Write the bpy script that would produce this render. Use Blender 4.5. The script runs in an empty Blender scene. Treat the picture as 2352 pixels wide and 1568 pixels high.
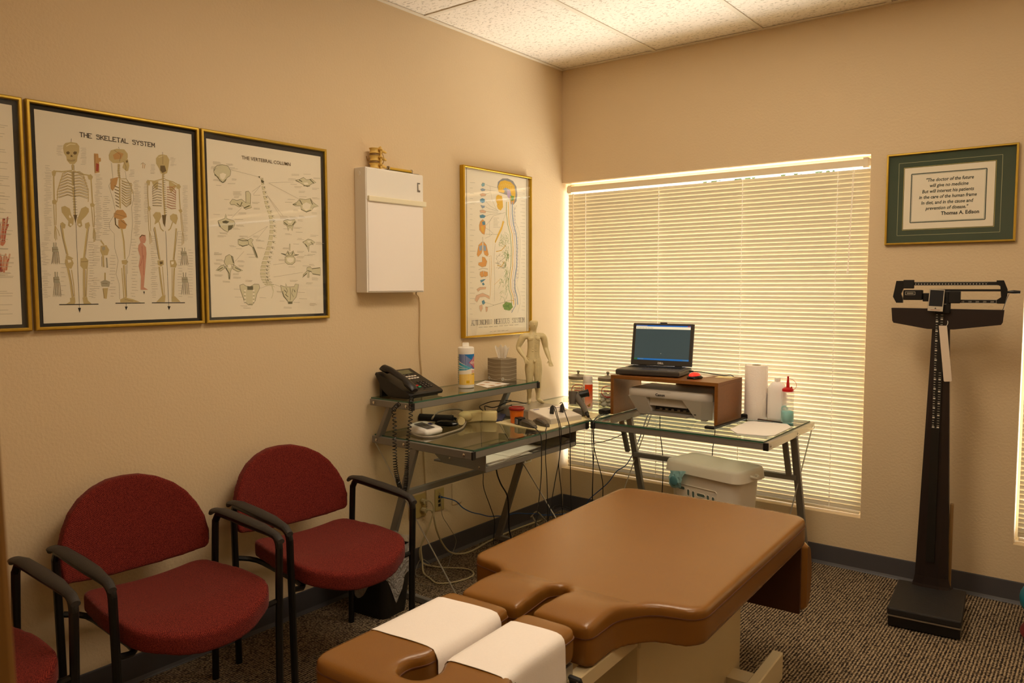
import bpy, bmesh, math, random
from mathutils import Vector, Matrix, Euler
random.seed(4)
PI = math.pi
SC = bpy.context.scene
COL = SC.collection

# ------------------------------------------------------------ camera
cd = bpy.data.cameras.new('camera'); cam = bpy.data.objects.new('camera', cd); COL.objects.link(cam)
cd.sensor_fit = 'HORIZONTAL'; cd.sensor_width = 36.0; cd.lens = 36.0 * 1788.415 / 2352.0
cd.clip_start = 0.02
def cam_matrix(x, y, z, pitch, yaw, roll):
    f = Vector((-math.sin(yaw) * math.cos(pitch), math.cos(yaw) * math.cos(pitch), -math.sin(pitch)))
    r = Vector((math.cos(yaw), math.sin(yaw), 0)); u = r.cross(f)
    r2 = r * math.cos(roll) + u * math.sin(roll); u2 = -r * math.sin(roll) + u * math.cos(roll)
    m = Matrix.Identity(4)
    for i in range(3):
        m[i][0] = r2[i]; m[i][1] = u2[i]; m[i][2] = -f[i]
    m[0][3], m[1][3], m[2][3] = x, y, z
    return m
cam.matrix_world = cam_matrix(2.74793, -4.06129, 1.42536, 0.0716108, 0.6588235, -0.0025770)
cd.dof.use_dof = True; cd.dof.focus_distance = 3.6; cd.dof.aperture_fstop = 10.0
SC.camera = cam

# ------------------------------------------------------------ light, exposure
SC.view_settings.view_transform = 'Standard'
SC.view_settings.look = 'None'
SC.view_settings.gamma = 1.0
SC.view_settings.exposure = 0.0
SC.view_settings.use_curve_mapping = False
SC.cycles.max_bounces = 10
SC.cycles.diffuse_bounces = 6
SC.cycles.glossy_bounces = 4
SC.cycles.transmission_bounces = 8
SC.cycles.transparent_max_bounces = 16
SC.cycles.caustics_reflective = False
SC.cycles.caustics_refractive = False
SC.cycles.sample_clamp_indirect = 6.0
SC.cycles.use_denoising = True
W = bpy.data.worlds.new('world'); SC.world = W; W.use_nodes = True
bg = W.node_tree.nodes['Background']; bg.inputs[0].default_value = (0.80, 0.90, 1.0, 1); bg.inputs[1].default_value = 2.0

def area(name, loc, rot, sx, sy, power, color, spread=180):
    d = bpy.data.lights.new(name, 'AREA'); d.shape = 'RECTANGLE'; d.size = sx; d.size_y = sy
    d.energy = power; d.color = color; d.spread = math.radians(spread)
    o = bpy.data.objects.new(name, d); COL.objects.link(o); o.location = loc; o.rotation_euler = rot
    return o
DAY = (1.0, 0.92, 0.82)
# daylight arriving at the two windows, behind the blinds
area('daylight_window', (0.895, 0.62, 0.90), (math.radians(-122), 0, 0), 1.9, 1.6, 195, DAY, 130)
area('daylight_window_right', (3.30, 0.62, 0.90), (math.radians(-122), 0, 0), 1.75, 1.6, 135, DAY, 130)
WARM = (1.0, 0.80, 0.58)
TROFFER_POWER = {(2, 1): 16, (4, 2): 4}
CAN_POWER = 1.5

# ------------------------------------------------------------ materials
def lin(h):
    if isinstance(h, str):
        v = [int(h[i:i + 2], 16) / 255 for i in (0, 2, 4)]
        return tuple(c / 12.92 if c <= .04045 else ((c + .055) / 1.055) ** 2.4 for c in v) + (1,)
    return tuple(h) + (1,)
def mat(name, color, rough=.5, metal=0.0, bump=0.0, bscale=200.0, vary=0.0, vscale=8.0, spec=0.5, coat=0.0, emit=None, estr=1.0, alpha=1.0, trans=0.0, sub=0.0, ior=1.45, sheen=0.0):
    m = bpy.data.materials.new(name); m.use_nodes = True
    nt = m.node_tree; b = nt.nodes['Principled BSDF']; L = nt.links
    c = lin(color)
    b.inputs['Base Color'].default_value = c; b.inputs['Roughness'].default_value = rough; b.inputs['Metallic'].default_value = metal
    b.inputs['Specular IOR Level'].default_value = spec; b.inputs['Coat Weight'].default_value = coat; b.inputs['IOR'].default_value = ior
    b.inputs['Transmission Weight'].default_value = trans; b.inputs['Alpha'].default_value = alpha
    b.inputs['Sheen Weight'].default_value = sheen
    if emit: b.inputs['Emission Color'].default_value = lin(emit); b.inputs['Emission Strength'].default_value = estr
    tc = nt.nodes.new('ShaderNodeTexCoord')
    if vary > 0:
        n = nt.nodes.new('ShaderNodeTexNoise'); n.inputs['Scale'].default_value = vscale; n.inputs['Detail'].default_value = 4
        L.new(tc.outputs['Object'], n.inputs['Vector'])
        mx = nt.nodes.new('ShaderNodeMix'); mx.data_type = 'RGBA'
        mx.inputs[6].default_value = tuple(x * (1 - vary) for x in c[:3]) + (1,); mx.inputs[7].default_value = tuple(min(1, x * (1 + vary)) for x in c[:3]) + (1,)
        L.new(n.outputs['Fac'], mx.inputs[0]); L.new(mx.outputs[2], b.inputs['Base Color'])
    if bump > 0:
        n2 = nt.nodes.new('ShaderNodeTexNoise'); n2.inputs['Scale'].default_value = bscale; n2.inputs['Detail'].default_value = 3
        L.new(tc.outputs['Object'], n2.inputs['Vector'])
        bp = nt.nodes.new('ShaderNodeBump'); bp.inputs['Strength'].default_value = bump; bp.inputs['Distance'].default_value = .004
        L.new(n2.outputs['Fac'], bp.inputs['Height']); L.new(bp.outputs[0], b.inputs['Normal'])
    return m
def nodes(m): return m.node_tree, m.node_tree.nodes['Principled BSDF']

WALL = mat('painted_orange_peel_wall', 'd8c29e', .62, bump=.35, bscale=95, vary=.02, vscale=1.5, spec=.35)
BASE = mat('grey_vinyl_baseboard', '4c4a4e', .5, vary=.08)
def ceiling_tile_mat():
    m = mat('fissured_ceiling_tile', 'f0e6d6', .9)
    nt, b = nodes(m); L = nt.links
    tc = nt.nodes.new('ShaderNodeTexCoord'); mp = nt.nodes.new('ShaderNodeMapping'); mp.inputs['Scale'].default_value = (1, 1.5, 1)
    L.new(tc.outputs['Object'], mp.inputs[0])
    v = nt.nodes.new('ShaderNodeTexNoise'); v.inputs['Scale'].default_value = 55; v.inputs['Detail'].default_value = 2; v.inputs['Distortion'].default_value = .6
    L.new(mp.outputs[0], v.inputs['Vector'])
    cr = nt.nodes.new('ShaderNodeValToRGB'); cr.color_ramp.elements[0].position = .36; cr.color_ramp.elements[1].position = .43
    cr.color_ramp.elements[0].color = (.60, .53, .42, 1); cr.color_ramp.elements[1].color = lin('f0e6d6')
    L.new(v.outputs['Fac'], cr.inputs[0]); L.new(cr.outputs[0], b.inputs['Base Color'])
    bp = nt.nodes.new('ShaderNodeBump'); bp.inputs['Strength'].default_value = .5; bp.inputs['Distance'].default_value = .003
    L.new(cr.outputs[0], bp.inputs['Height']); L.new(bp.outputs[0], b.inputs['Normal'])
    return m
TILE = ceiling_tile_mat()
GRID = mat('white_ceiling_grid_metal', 'e2d8c4', .5)
def carpet_mat():
    m = mat('ribbed_loop_carpet', '6a5c4c', .95, spec=.1)
    nt, b = nodes(m); L = nt.links
    tc = nt.nodes.new('ShaderNodeTexCoord')
    mp = nt.nodes.new('ShaderNodeMapping'); L.new(tc.outputs['Object'], mp.inputs[0])
    # rows of loops run along y, every second row shifted by noise
    wv = nt.nodes.new('ShaderNodeTexWave'); wv.wave_type = 'BANDS'; wv.bands_direction = 'X'; wv.inputs['Scale'].default_value = 26; wv.inputs['Distortion'].default_value = .8; wv.inputs['Detail'].default_value = 1; wv.inputs['Detail Scale'].default_value = 9
    L.new(mp.outputs[0], wv.inputs['Vector'])
    mp2 = nt.nodes.new('ShaderNodeMapping'); mp2.inputs['Scale'].default_value = (1, .7, 1); L.new(tc.outputs['Object'], mp2.inputs[0])
    vo = nt.nodes.new('ShaderNodeTexVoronoi'); vo.inputs['Scale'].default_value = 150; L.new(mp2.outputs[0], vo.inputs['Vector'])
    ns = nt.nodes.new('ShaderNodeTexNoise'); ns.inputs['Scale'].default_value = 230; ns.inputs['Detail'].default_value = 2; L.new(tc.outputs['Object'], ns.inputs['Vector'])
    a = nt.nodes.new('ShaderNodeMath'); a.operation = 'MULTIPLY_ADD'; a.inputs[1].default_value = -1.1; L.new(vo.outputs['Distance'], a.inputs[0]); wm = nt.nodes.new('ShaderNodeMath'); wm.operation = 'MULTIPLY_ADD'; wm.inputs[1].default_value = .75; wm.inputs[2].default_value = .22; L.new(wv.outputs['Fac'], wm.inputs[0]); L.new(wm.outputs[0], a.inputs[2])
    a2 = nt.nodes.new('ShaderNodeMath'); a2.operation = 'MULTIPLY_ADD'; a2.inputs[1].default_value = .9; L.new(ns.outputs['Fac'], a2.inputs[0]); L.new(a.outputs[0], a2.inputs[2])
    cr = nt.nodes.new('ShaderNodeValToRGB'); e = cr.color_ramp.elements
    e[0].position = .12; e[0].color = lin('2c241f'); e[1].position = 1.0; e[1].color = lin('b09c80')
    k = cr.color_ramp.elements.new(.5); k.color = lin('75644f')
    L.new(a2.outputs[0], cr.inputs[0]); L.new(cr.outputs[0], b.inputs['Base Color'])
    bp = nt.nodes.new('ShaderNodeBump'); bp.inputs['Strength'].default_value = .8; bp.inputs['Distance'].default_value = .004
    L.new(a2.outputs[0], bp.inputs['Height']); L.new(bp.outputs[0], b.inputs['Normal'])
    return m
CARPET = carpet_mat()
def slat_mat():
    m = bpy.data.materials.new('translucent_cream_slat'); m.use_nodes = True; nt = m.node_tree; nt.nodes.clear(); L = nt.links
    o = nt.nodes.new('ShaderNodeOutputMaterial'); d = nt.nodes.new('ShaderNodeBsdfPrincipled'); t = nt.nodes.new('ShaderNodeBsdfTranslucent'); mx = nt.nodes.new('ShaderNodeMixShader')
    d.inputs['Base Color'].default_value = lin('c2b392'); d.inputs['Roughness'].default_value = .45
    t.inputs['Color'].default_value = (.95, .84, .62, 1); mx.inputs[0].default_value = .024
    L.new(d.outputs[0], mx.inputs[1]); L.new(t.outputs[0], mx.inputs[2]); L.new(mx.outputs[0], o.inputs[0])
    return m
SLAT = slat_mat()
HEADRAIL = mat('cream_blind_rail', 'e6d8bc', .5)
CORDW = mat('white_blind_cord', 'fffaf0', .9)
def thin_glass(name, tint, ior=1.5, rough=.02):
    m = bpy.data.materials.new(name); m.use_nodes = True; nt = m.node_tree; nt.nodes.clear(); L = nt.links
    o = nt.nodes.new('ShaderNodeOutputMaterial'); t = nt.nodes.new('ShaderNodeBsdfTransparent'); g = nt.nodes.new('ShaderNodeBsdfGlossy'); mx = nt.nodes.new('ShaderNodeMixShader')
    f = nt.nodes.new('ShaderNodeFresnel'); f.inputs[0].default_value = ior
    t.inputs[0].default_value = lin(tint); g.inputs['Roughness'].default_value = rough; g.inputs['Color'].default_value = (1, 1, 1, 1)
    geo = nt.nodes.new('ShaderNodeNewGeometry'); mth = nt.nodes.new('ShaderNodeMath'); mth.operation = 'MULTIPLY'
    inv = nt.nodes.new('ShaderNodeMath'); inv.operation = 'SUBTRACT'; inv.inputs[0].default_value = 1.0
    L.new(geo.outputs['Backfacing'], inv.inputs[1]); L.new(f.outputs[0], mth.inputs[0]); L.new(inv.outputs[0], mth.inputs[1])
    L.new(mth.outputs[0], mx.inputs[0]); L.new(t.outputs[0], mx.inputs[1]); L.new(g.outputs[0], mx.inputs[2]); L.new(mx.outputs[0], o.inputs[0])
    return m
PANE = thin_glass('clear_pane', 'fbfdfb')
DESKGLASS = thin_glass('green_tinted_desk_glass', 'eef3ee', ior=1.75, rough=.015)
GLASSEDGE = mat('dark_green_glass_edge', '2f5a45', .2, spec=.8)
JARGLASS = thin_glass('clear_jar_glass', 'dfe0d6', rough=.05)
DARKSTEEL = mat('brushed_dark_steel', '8f877a', .38, metal=.7)
GOLD = mat('brushed_gold_metal', 'c6a545', .30, metal=.8, vary=.12, vscale=40)
GOLDF = mat('gold_painted_frame', 'c39a22', .35, metal=.6)
MATBLACK = mat('charcoal_mat_board', '35302c', .8)
MATGREEN = mat('dark_green_mat_board', '3a4a3c', .85, vary=.06, vscale=90)
PAPER = mat('warm_white_poster_paper', 'eee2d0', .7)
WHITEPAPER = mat('white_paper', 'f2eee8', .8, vary=.03, vscale=30)
METALGREY = mat('grey_powder_coated_steel', '7f7b74', .42, metal=.25, vary=.05, vscale=30)
CHROME = mat('chrome_metal', 'd8d4cc', .18, metal=1)
STEELROD = mat('steel_rod', 'a8a49c', .35, metal=.9)
BLACKPL = mat('black_plastic', '161412', .42)
BLACKFR = mat('black_frame_paint', '0d0c0c', .38, vary=.2, vscale=40)
ARMPAD = mat('black_soft_armrest', '2a2523', .6, bump=.2, bscale=300)
def fabric():
    m = mat('maroon_woven_fabric', '7c2b26', .95, spec=.15, sheen=.06)
    nt, b = nodes(m); L = nt.links
    tc = nt.nodes.new('ShaderNodeTexCoord')
    n = nt.nodes.new('ShaderNodeTexNoise'); n.inputs['Scale'].default_value = 330; n.inputs['Detail'].default_value = 2; L.new(tc.outputs['Object'], n.inputs['Vector'])
    w = nt.nodes.new('ShaderNodeTexWave'); w.wave_type = 'BANDS'; w.bands_direction = 'DIAGONAL'; w.inputs['Scale'].default_value = 120; w.inputs['Distortion'].default_value = 1.5; L.new(tc.outputs['Object'], w.inputs['Vector'])
    a = nt.nodes.new('ShaderNodeMath'); a.operation = 'MULTIPLY_ADD'; a.inputs[1].default_value = .22; L.new(w.outputs['Fac'], a.inputs[0]); L.new(n.outputs['Fac'], a.inputs[2])
    cr = nt.nodes.new('ShaderNodeValToRGB'); cr.color_ramp.elements[0].position = .40; cr.color_ramp.elements[0].color = lin('451010'); cr.color_ramp.elements[1].position = .95; cr.color_ramp.elements[1].color = lin('8c3428')
    L.new(a.outputs[0], cr.inputs[0]); L.new(cr.outputs[0], b.inputs['Base Color'])
    bp = nt.nodes.new('ShaderNodeBump'); bp.inputs['Strength'].default_value = .5; bp.inputs['Distance'].default_value = .002
    L.new(a.outputs[0], bp.inputs['Height']); L.new(bp.outputs[0], b.inputs['Normal'])
    return m
FABRIC = fabric()
LEATHER = mat('tan_brown_vinyl', '80541f', .25, bump=.10, bscale=520, vary=.06, vscale=5, spec=.45)
LEATHERD = mat('shaded_dark_brown_vinyl', '40200f', .42, bump=.08, bscale=400, spec=.4)  # dark backing colour, deepened with the shade on that side of the leg rest
PIPING = mat('brown_piping', '5a3214', .5)
CREAM = mat('cream_enamel_metal', 'cdbb94', .5, vary=.04)
CLOTHW = mat('white_face_paper', 'f0e8e2', .9, bump=.12, bscale=500, vary=.03, vscale=200)
WOOD = mat('brown_wood_laminate', '80501f', .38, vary=.18, vscale=6, spec=.5)
nt_, b_ = nodes(WOOD)
for n_ in nt_.nodes:
    if n_.type == 'TEX_NOISE':
        mp_ = nt_.nodes.new('ShaderNodeMapping'); mp_.inputs['Scale'].default_value = (1.5, 9, 14)
        nt_.links.new([q for q in nt_.nodes if q.type == 'TEX_COORD'][0].outputs['Object'], mp_.inputs[0]); nt_.links.new(mp_.outputs[0], n_.inputs['Vector'])
PRINTERW = mat('printer_white_plastic', 'd9d4cc', .4)
PRINTERG = mat('printer_grey_plastic', '8c857a', .5, bump=.1, bscale=600)
LAPTOP = mat('dark_grey_laptop_plastic', '3a3632', .4)
KEYS = mat('laptop_key_plastic', '171615', .5)
RED = mat('red_plastic', 'c2181c', .35)
WHITEPL = mat('white_plastic', 'eae6de', .4)
IVORY = mat('ivory_plastic', 'd8c690', .45)
TEAL = mat('teal_vinyl', '0f6f80', .5)
def vcol_mat(name, rough=.75):
    m = mat(name, 'ffffff', rough); nt, b = nodes(m)
    a = nt.nodes.new('ShaderNodeVertexColor'); a.layer_name = 'Col'; nt.links.new(a.outputs['Color'], b.inputs['Base Color'])
    return m
PRINT = vcol_mat('printed_ink')

# ------------------------------------------------------------ mesh helpers
OFF = {}
def thing(name, label, cat, loc=(0, 0, 0), rotz=0, group=None, world=False):
    o = bpy.data.objects.new(name, None); COL.objects.link(o); o.empty_display_size = .05
    o.location = loc; o.rotation_euler = (0, 0, rotz); o['label'] = label; o['category'] = cat
    if group: o['group'] = group
    OFF[o.name] = Vector(loc) if world else Vector((0, 0, 0))
    return o
def obj(name, bm, m, parent=None, smooth=False, sharp=35):
    if parent is not None and OFF[parent.name].length > 0: bmesh.ops.translate(bm, verts=bm.verts, vec=-OFF[parent.name])
    me = bpy.data.meshes.new(name)
    bmesh.ops.recalc_face_normals(bm, faces=bm.faces)
    bm.to_mesh(me); bm.free()
    for mm in (m if isinstance(m, (list, tuple)) else [m]): me.materials.append(mm)
    if smooth:
        me.polygons.foreach_set('use_smooth', [True] * len(me.polygons))
        me.set_sharp_from_angle(angle=math.radians(sharp))
    o = bpy.data.objects.new(name, me); COL.objects.link(o)
    if parent is not None: o.parent = parent; OFF[o.name] = OFF[parent.name]
    else: OFF[o.name] = Vector((0, 0, 0))
    return o
def tag(o, label=None, cat=None, group=None, kind=None):
    if label: o['label'] = label
    if cat: o['category'] = cat
    if group: o['group'] = group
    if kind: o['kind'] = kind
    return o
def struct(name, bm, m, label, cat='room', parent=None, smooth=False):
    o = obj(name, bm, m, parent, smooth)
    if parent is None: tag(o, label, cat, kind='structure')
    return o
def NB(): return bmesh.new()
def tr(bm, verts, M): bmesh.ops.transform(bm, matrix=M, verts=verts)
def box(bm, c, s, bev=0.0, seg=2, rot=None, mi=0):
    r = bmesh.ops.create_cube(bm, size=1); vs = r['verts']
    M = Matrix.Diagonal((s[0], s[1], s[2], 1)); tr(bm, vs, M)
    fs = set(f for v in vs for f in v.link_faces)
    if bev > 0:
        es = list(set(e for v in vs for e in v.link_edges))
        rr = bmesh.ops.bevel(bm, geom=es, offset=bev, segments=seg, affect='EDGES', profile=.5)
        vs = list(set(v for f in rr['faces'] for v in f.verts) | set(v for v in vs if v.is_valid))
        fs = set(f for v in vs for f in v.link_faces)
    M = Matrix.Translation(c)
    if rot is not None: M = M @ (Euler(rot).to_matrix().to_4x4())
    tr(bm, vs, M)
    for f in fs: f.material_index = mi
    return vs
def box2(bm, a, b, bev=0.0, seg=2, mi=0):
    return box(bm, [(a[i] + b[i]) / 2 for i in range(3)], [abs(b[i] - a[i]) for i in range(3)], bev, seg, mi=mi)
def rings(bm, R, close=True, cap0=True, cap1=True, mi=0):
    vr = [[bm.verts.new(p) for p in r] for r in R]; n = len(R[0]); out = []
    for a, b in zip(vr[:-1], vr[1:]):
        for i in range(n if close else n - 1):
            j = (i + 1) % n
            f = bm.faces.new((a[i], a[j], b[j], b[i])); f.material_index = mi
    if cap0: bm.faces.new(vr[0][::-1]).material_index = mi
    if cap1: bm.faces.new(vr[-1]).material_index = mi
    return vr
def lathe(bm, prof, c=(0, 0, 0), n=20, M=None, mi=0):
    R = []
    for r, z in prof:
        R.append([Vector((r * math.cos(2 * PI * i / n), r * math.sin(2 * PI * i / n), z)) for i in range(n)])
    T = Matrix.Translation(c) @ (M if M is not None else Matrix.Identity(4))
    R = [[T @ p for p in r] for r in R]
    return rings(bm, R, mi=mi)
def smoothpts(P, sub=4):
    P = [Vector(p) for p in P]
    if len(P) < 3 or sub <= 1: return P
    out = []
    for i in range(len(P) - 1):
        p0 = P[max(i - 1, 0)]; p1 = P[i]; p2 = P[i + 1]; p3 = P[min(i + 2, len(P) - 1)]
        for k in range(sub):
            t = k / sub
            out.append(.5 * ((2 * p1) + (-p0 + p2) * t + (2 * p0 - 5 * p1 + 4 * p2 - p3) * t * t + (-p0 + 3 * p1 - 3 * p2 + p3) * t ** 3))
    out.append(P[-1]); return out
def tube(bm, P, r, n=8, sub=1, closed=False, sx=1, sy=1, mi=0, up=None):
    P = smoothpts(P, sub); rr = r if isinstance(r, (list, tuple)) else None
    N = len(P); R = []; T = (P[1] - P[0]).normalized()
    nrm = (Vector(up) if up else T.orthogonal()); nrm = (nrm - nrm.project(T)).normalized()
    for i in range(N):
        if closed: t = (P[(i + 1) % N] - P[i - 1]).normalized()
        else: t = (P[min(i + 1, N - 1)] - P[max(i - 1, 0)])
        t = t.normalized() if t.length > 1e-9 else T
        ax = T.cross(t)
        if ax.length > 1e-6: nrm = Matrix.Rotation(T.angle(t), 3, ax.normalized()) @ nrm
        T = t; b = T.cross(nrm)
        ri = rr[min(len(rr) - 1, int(round(i * (len(rr) - 1) / max(1, N - 1))))] if rr else r
        R.append([P[i] + nrm * (ri * sx * math.cos(2 * PI * k / n)) + b * (ri * sy * math.sin(2 * PI * k / n)) for k in range(n)])
    if closed:
        R.append(R[0]); rings(bm, R, cap0=False, cap1=False, mi=mi); bmesh.ops.remove_doubles(bm, verts=bm.verts, dist=1e-7)
    else: rings(bm, R, mi=mi)
def bar(bm, p, q, w, h, up=(0, 0, 1), bev=0.0, mi=0):
    p = Vector(p); q = Vector(q); d = q - p; L = d.length; x = d.normalized(); u = Vector(up); y = u.cross(x)
    if y.length < 1e-6: y = Vector((1, 0, 0)).cross(x)
    y.normalize(); z = x.cross(y)
    vs = box(bm, (0, 0, 0), (L, w, h), bev, 1, mi=mi)
    M = Matrix(((x[0], y[0], z[0], 0), (x[1], y[1], z[1], 0), (x[2], y[2], z[2], 0), (0, 0, 0, 1)))
    tr(bm, vs, Matrix.Translation((p + q) / 2) @ M)
def prism(bm, pts, fn, mi=0, t0=0.0, t1=1.0):
    rings(bm, [[fn(a, b, t0) for a, b in pts], [fn(a, b, t1) for a, b in pts]], mi=mi)
def rrect(x0, y0, x1, y1, r, n=4):
    out = []
    for cx, cy, a in ((x1 - r, y0 + r, -90), (x1 - r, y1 - r, 0), (x0 + r, y1 - r, 90), (x0 + r, y0 + r, 180)):
        for i in range(n + 1):
            t = math.radians(a + 90 * i / n); out.append((cx + r * math.cos(t), cy + r * math.sin(t)))
    return out
def area2(P): return .5 * sum(P[i - 1][0] * P[i][1] - P[i][0] * P[i - 1][1] for i in range(len(P)))
def fillet(P, rad, n=5):
    out = []; N = len(P)
    for i in range(N):
        p = Vector(P[i][:2]); a = Vector(P[i - 1][:2]); b = Vector(P[(i + 1) % N][:2])
        r = P[i][2] if len(P[i]) > 2 else rad
        u = (a - p); v = (b - p); lu = u.length; lv = v.length; u.normalize(); v.normalize()
        ang = u.angle(v); d = min(r / math.tan(ang / 2), lu * .49, lv * .49) if ang < 3.1 else 0
        if d < 1e-4: out.append((p.x, p.y)); continue
        r2 = d * math.tan(ang / 2); c = p + (u + v).normalized() * (r2 / math.sin(ang / 2))
        s = p + u * d; e = p + v * d; a0 = math.atan2(s.y - c.y, s.x - c.x); a1 = math.atan2(e.y - c.y, e.x - c.x)
        da = (a1 - a0 + PI) % (2 * PI) - PI
        for k in range(n + 1):
            t = a0 + da * k / n; out.append((c.x + r2 * math.cos(t), c.y + r2 * math.sin(t)))
    return out
def inset(P, d):
    N = len(P); s = 1 if area2(P) > 0 else -1; out = []
    for i in range(N):
        a = Vector(P[i - 1]); p = Vector(P[i]); b = Vector(P[(i + 1) % N])
        e1 = (p - a); e2 = (b - p)
        if e1.length < 1e-7: e1 = e2
        if e2.length < 1e-7: e2 = e1
        n1 = Vector((-e1.y, e1.x)).normalized(); n2 = Vector((-e2.y, e2.x)).normalized(); n = (n1 + n2)
        n = n.normalized() if n.length > 1e-6 else n1
        k = 1 / max(.6, n.dot(n1)); out.append((p.x + s * n.x * d * k, p.y + s * n.y * d * k))
    return out
def puff(bm, P, z0, z1, r, crown=0.0, n=5, rb=None, mi=0, f=None):
    """cushion: outline P, bottom z0, top z1, edge radius r"""
    rb = r * .5 if rb is None else rb; R = []
    f = f or (lambda x, y, z: (x, y, z))
    for k in range(3): t = PI / 2 * k / 2; R.append([(x, y, z0 + rb * (1 - math.sin(t))) for x, y in inset(P, rb * (1 - math.cos(t)))])
    R = R[::-1]
    R = []
    for k in range(4):
        t = PI / 2 * k / 3; R.append([(x, y, z0 + rb * (1 - math.sin(t))) for x, y in inset(P, rb * (1 - math.cos(t)))])
    R = [[(x, y, z0) for x, y in inset(P, rb)]] + [[(x, y, z0 + rb * (1 - math.cos(PI / 2 * k / 3))) for x, y in inset(P, rb * (1 - math.sin(PI / 2 * k / 3)))] for k in range(1, 4)]
    for k in range(n + 1):
        t = PI / 2 * k / n; R.append([(x, y, z1 - r + r * math.sin(t)) for x, y in inset(P, r * (1 - math.cos(t)))])
    if crown > 0:
        for q, h in ((r * 2.0, .6), (r * 3.2, .9)): R.append([(x, y, z1 + crown * h) for x, y in inset(P, q)])
    rings(bm, [[f(*p) for p in rr] for rr in R], mi=mi)
def ellip(bm, c, s, n=10, m=7, rot=None, mi=0):
    r = bmesh.ops.create_uvsphere(bm, u_segments=n, v_segments=m, radius=1); M = Matrix.Translation(c)
    if rot is not None: M = M @ Euler(rot).to_matrix().to_4x4()
    tr(bm, r['verts'], M @ Matrix.Diagonal((s[0], s[1], s[2], 1)))
    for v in r['verts']:
        for f in v.link_faces: f.material_index = mi
    return r['verts']

_tc = {}
def text_polys(s, size=1.0, align='CENTER', shear=0.0, bold=0.0, sx=1.0):
    cu = bpy.data.curves.new('t', 'FONT'); cu.body = s; cu.size = size; cu.align_x = align; cu.shear = shear; cu.offset = bold; cu.resolution_u = 2; cu.space_character = 1.0
    o = bpy.data.objects.new('t', cu); COL.objects.link(o)
    dg = bpy.context.evaluated_depsgraph_get(); me = bpy.data.meshes.new_from_object(o.evaluated_get(dg))
    out = [[(me.vertices[i].co.x * sx, me.vertices[i].co.y) for i in p.vertices] for p in me.polygons]
    bpy.data.objects.remove(o); bpy.data.curves.remove(cu); bpy.data.meshes.remove(me)
    return out
class Ink:
    """flat print laid on a surface: polygons in (u, v), one mesh, colours in an attribute"""
    def __init__(s, fn): s.fn = fn; s.P = []; s.k = 0
    def poly(s, pts, col, lay=None):
        s.k += 1; s.P.append(([tuple(p) for p in pts], lin(col), s.k if lay is None else lay))
    def line(s, pts, w, col):
        pts = [Vector(p) for p in pts]; s.k += 1
        q = [p for i, p in enumerate(pts) if i == 0 or (p - pts[i - 1]).length > 1e-6]
        if len(q) < 2: return
        Lf = []; Rt = []
        for i, p in enumerate(q):
            d = (q[min(i + 1, len(q) - 1)] - q[max(i - 1, 0)])
            d = d.normalized() if d.length > 1e-9 else Vector((1, 0))
            nn = Vector((-d.y, d.x)) * w / 2; Lf.append(p + nn); Rt.append(p - nn)
        for i in range(len(q) - 1): s.P.append(([tuple(Lf[i]), tuple(Lf[i + 1]), tuple(Rt[i + 1]), tuple(Rt[i])], lin(col), s.k))
    def rect(s, x0, y0, x1, y1, col): s.poly(((x0, y0), (x1, y0), (x1, y1), (x0, y1)), col)
    def ell(s, cx, cy, rx, ry, col, n=20): s.poly([(cx + rx * math.cos(2 * PI * i / n), cy + ry * math.sin(2 * PI * i / n)) for i in range(n)], col)
    def ring(s, cx, cy, rx, ry, w, col, n=28): s.line([(cx + rx * math.cos(2 * PI * i / n), cy + ry * math.sin(2 * PI * i / n)) for i in range(n + 1)], w, col)
    def text(s, t, cx, cy, size, col, **kw):
        s.k += 1
        for p in text_polys(t, size, **kw): s.P.append(([(cx + a, cy + b) for a, b in p], lin(col), s.k))
    def build(s, name, parent, base=.0003, step=None, label=None):
        step = step or min(2e-6, .0006 / max(1, s.k))
        vs = []; fs = []; cs = []
        off = OFF[parent.name] if parent is not None else Vector((0, 0, 0))
        for pts, c, k in s.P:
            i0 = len(vs)
            for a, b in pts: vs.append(Vector(s.fn(a, b, base + step * k)) - off)
            fs.append(tuple(range(i0, len(vs)))); cs += [c] * len(pts)
        me = bpy.data.meshes.new(name); me.from_pydata(vs, [], fs); me.materials.append(PRINT)
        at = me.color_attributes.new('Col', 'FLOAT_COLOR', 'CORNER')
        at.data.foreach_set('color', [x for c in cs for x in c])
        o = bpy.data.objects.new(name, me); COL.objects.link(o); o.parent = parent; OFF[o.name] = OFF[parent.name]
        if label: o['label'] = label
        return o

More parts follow.
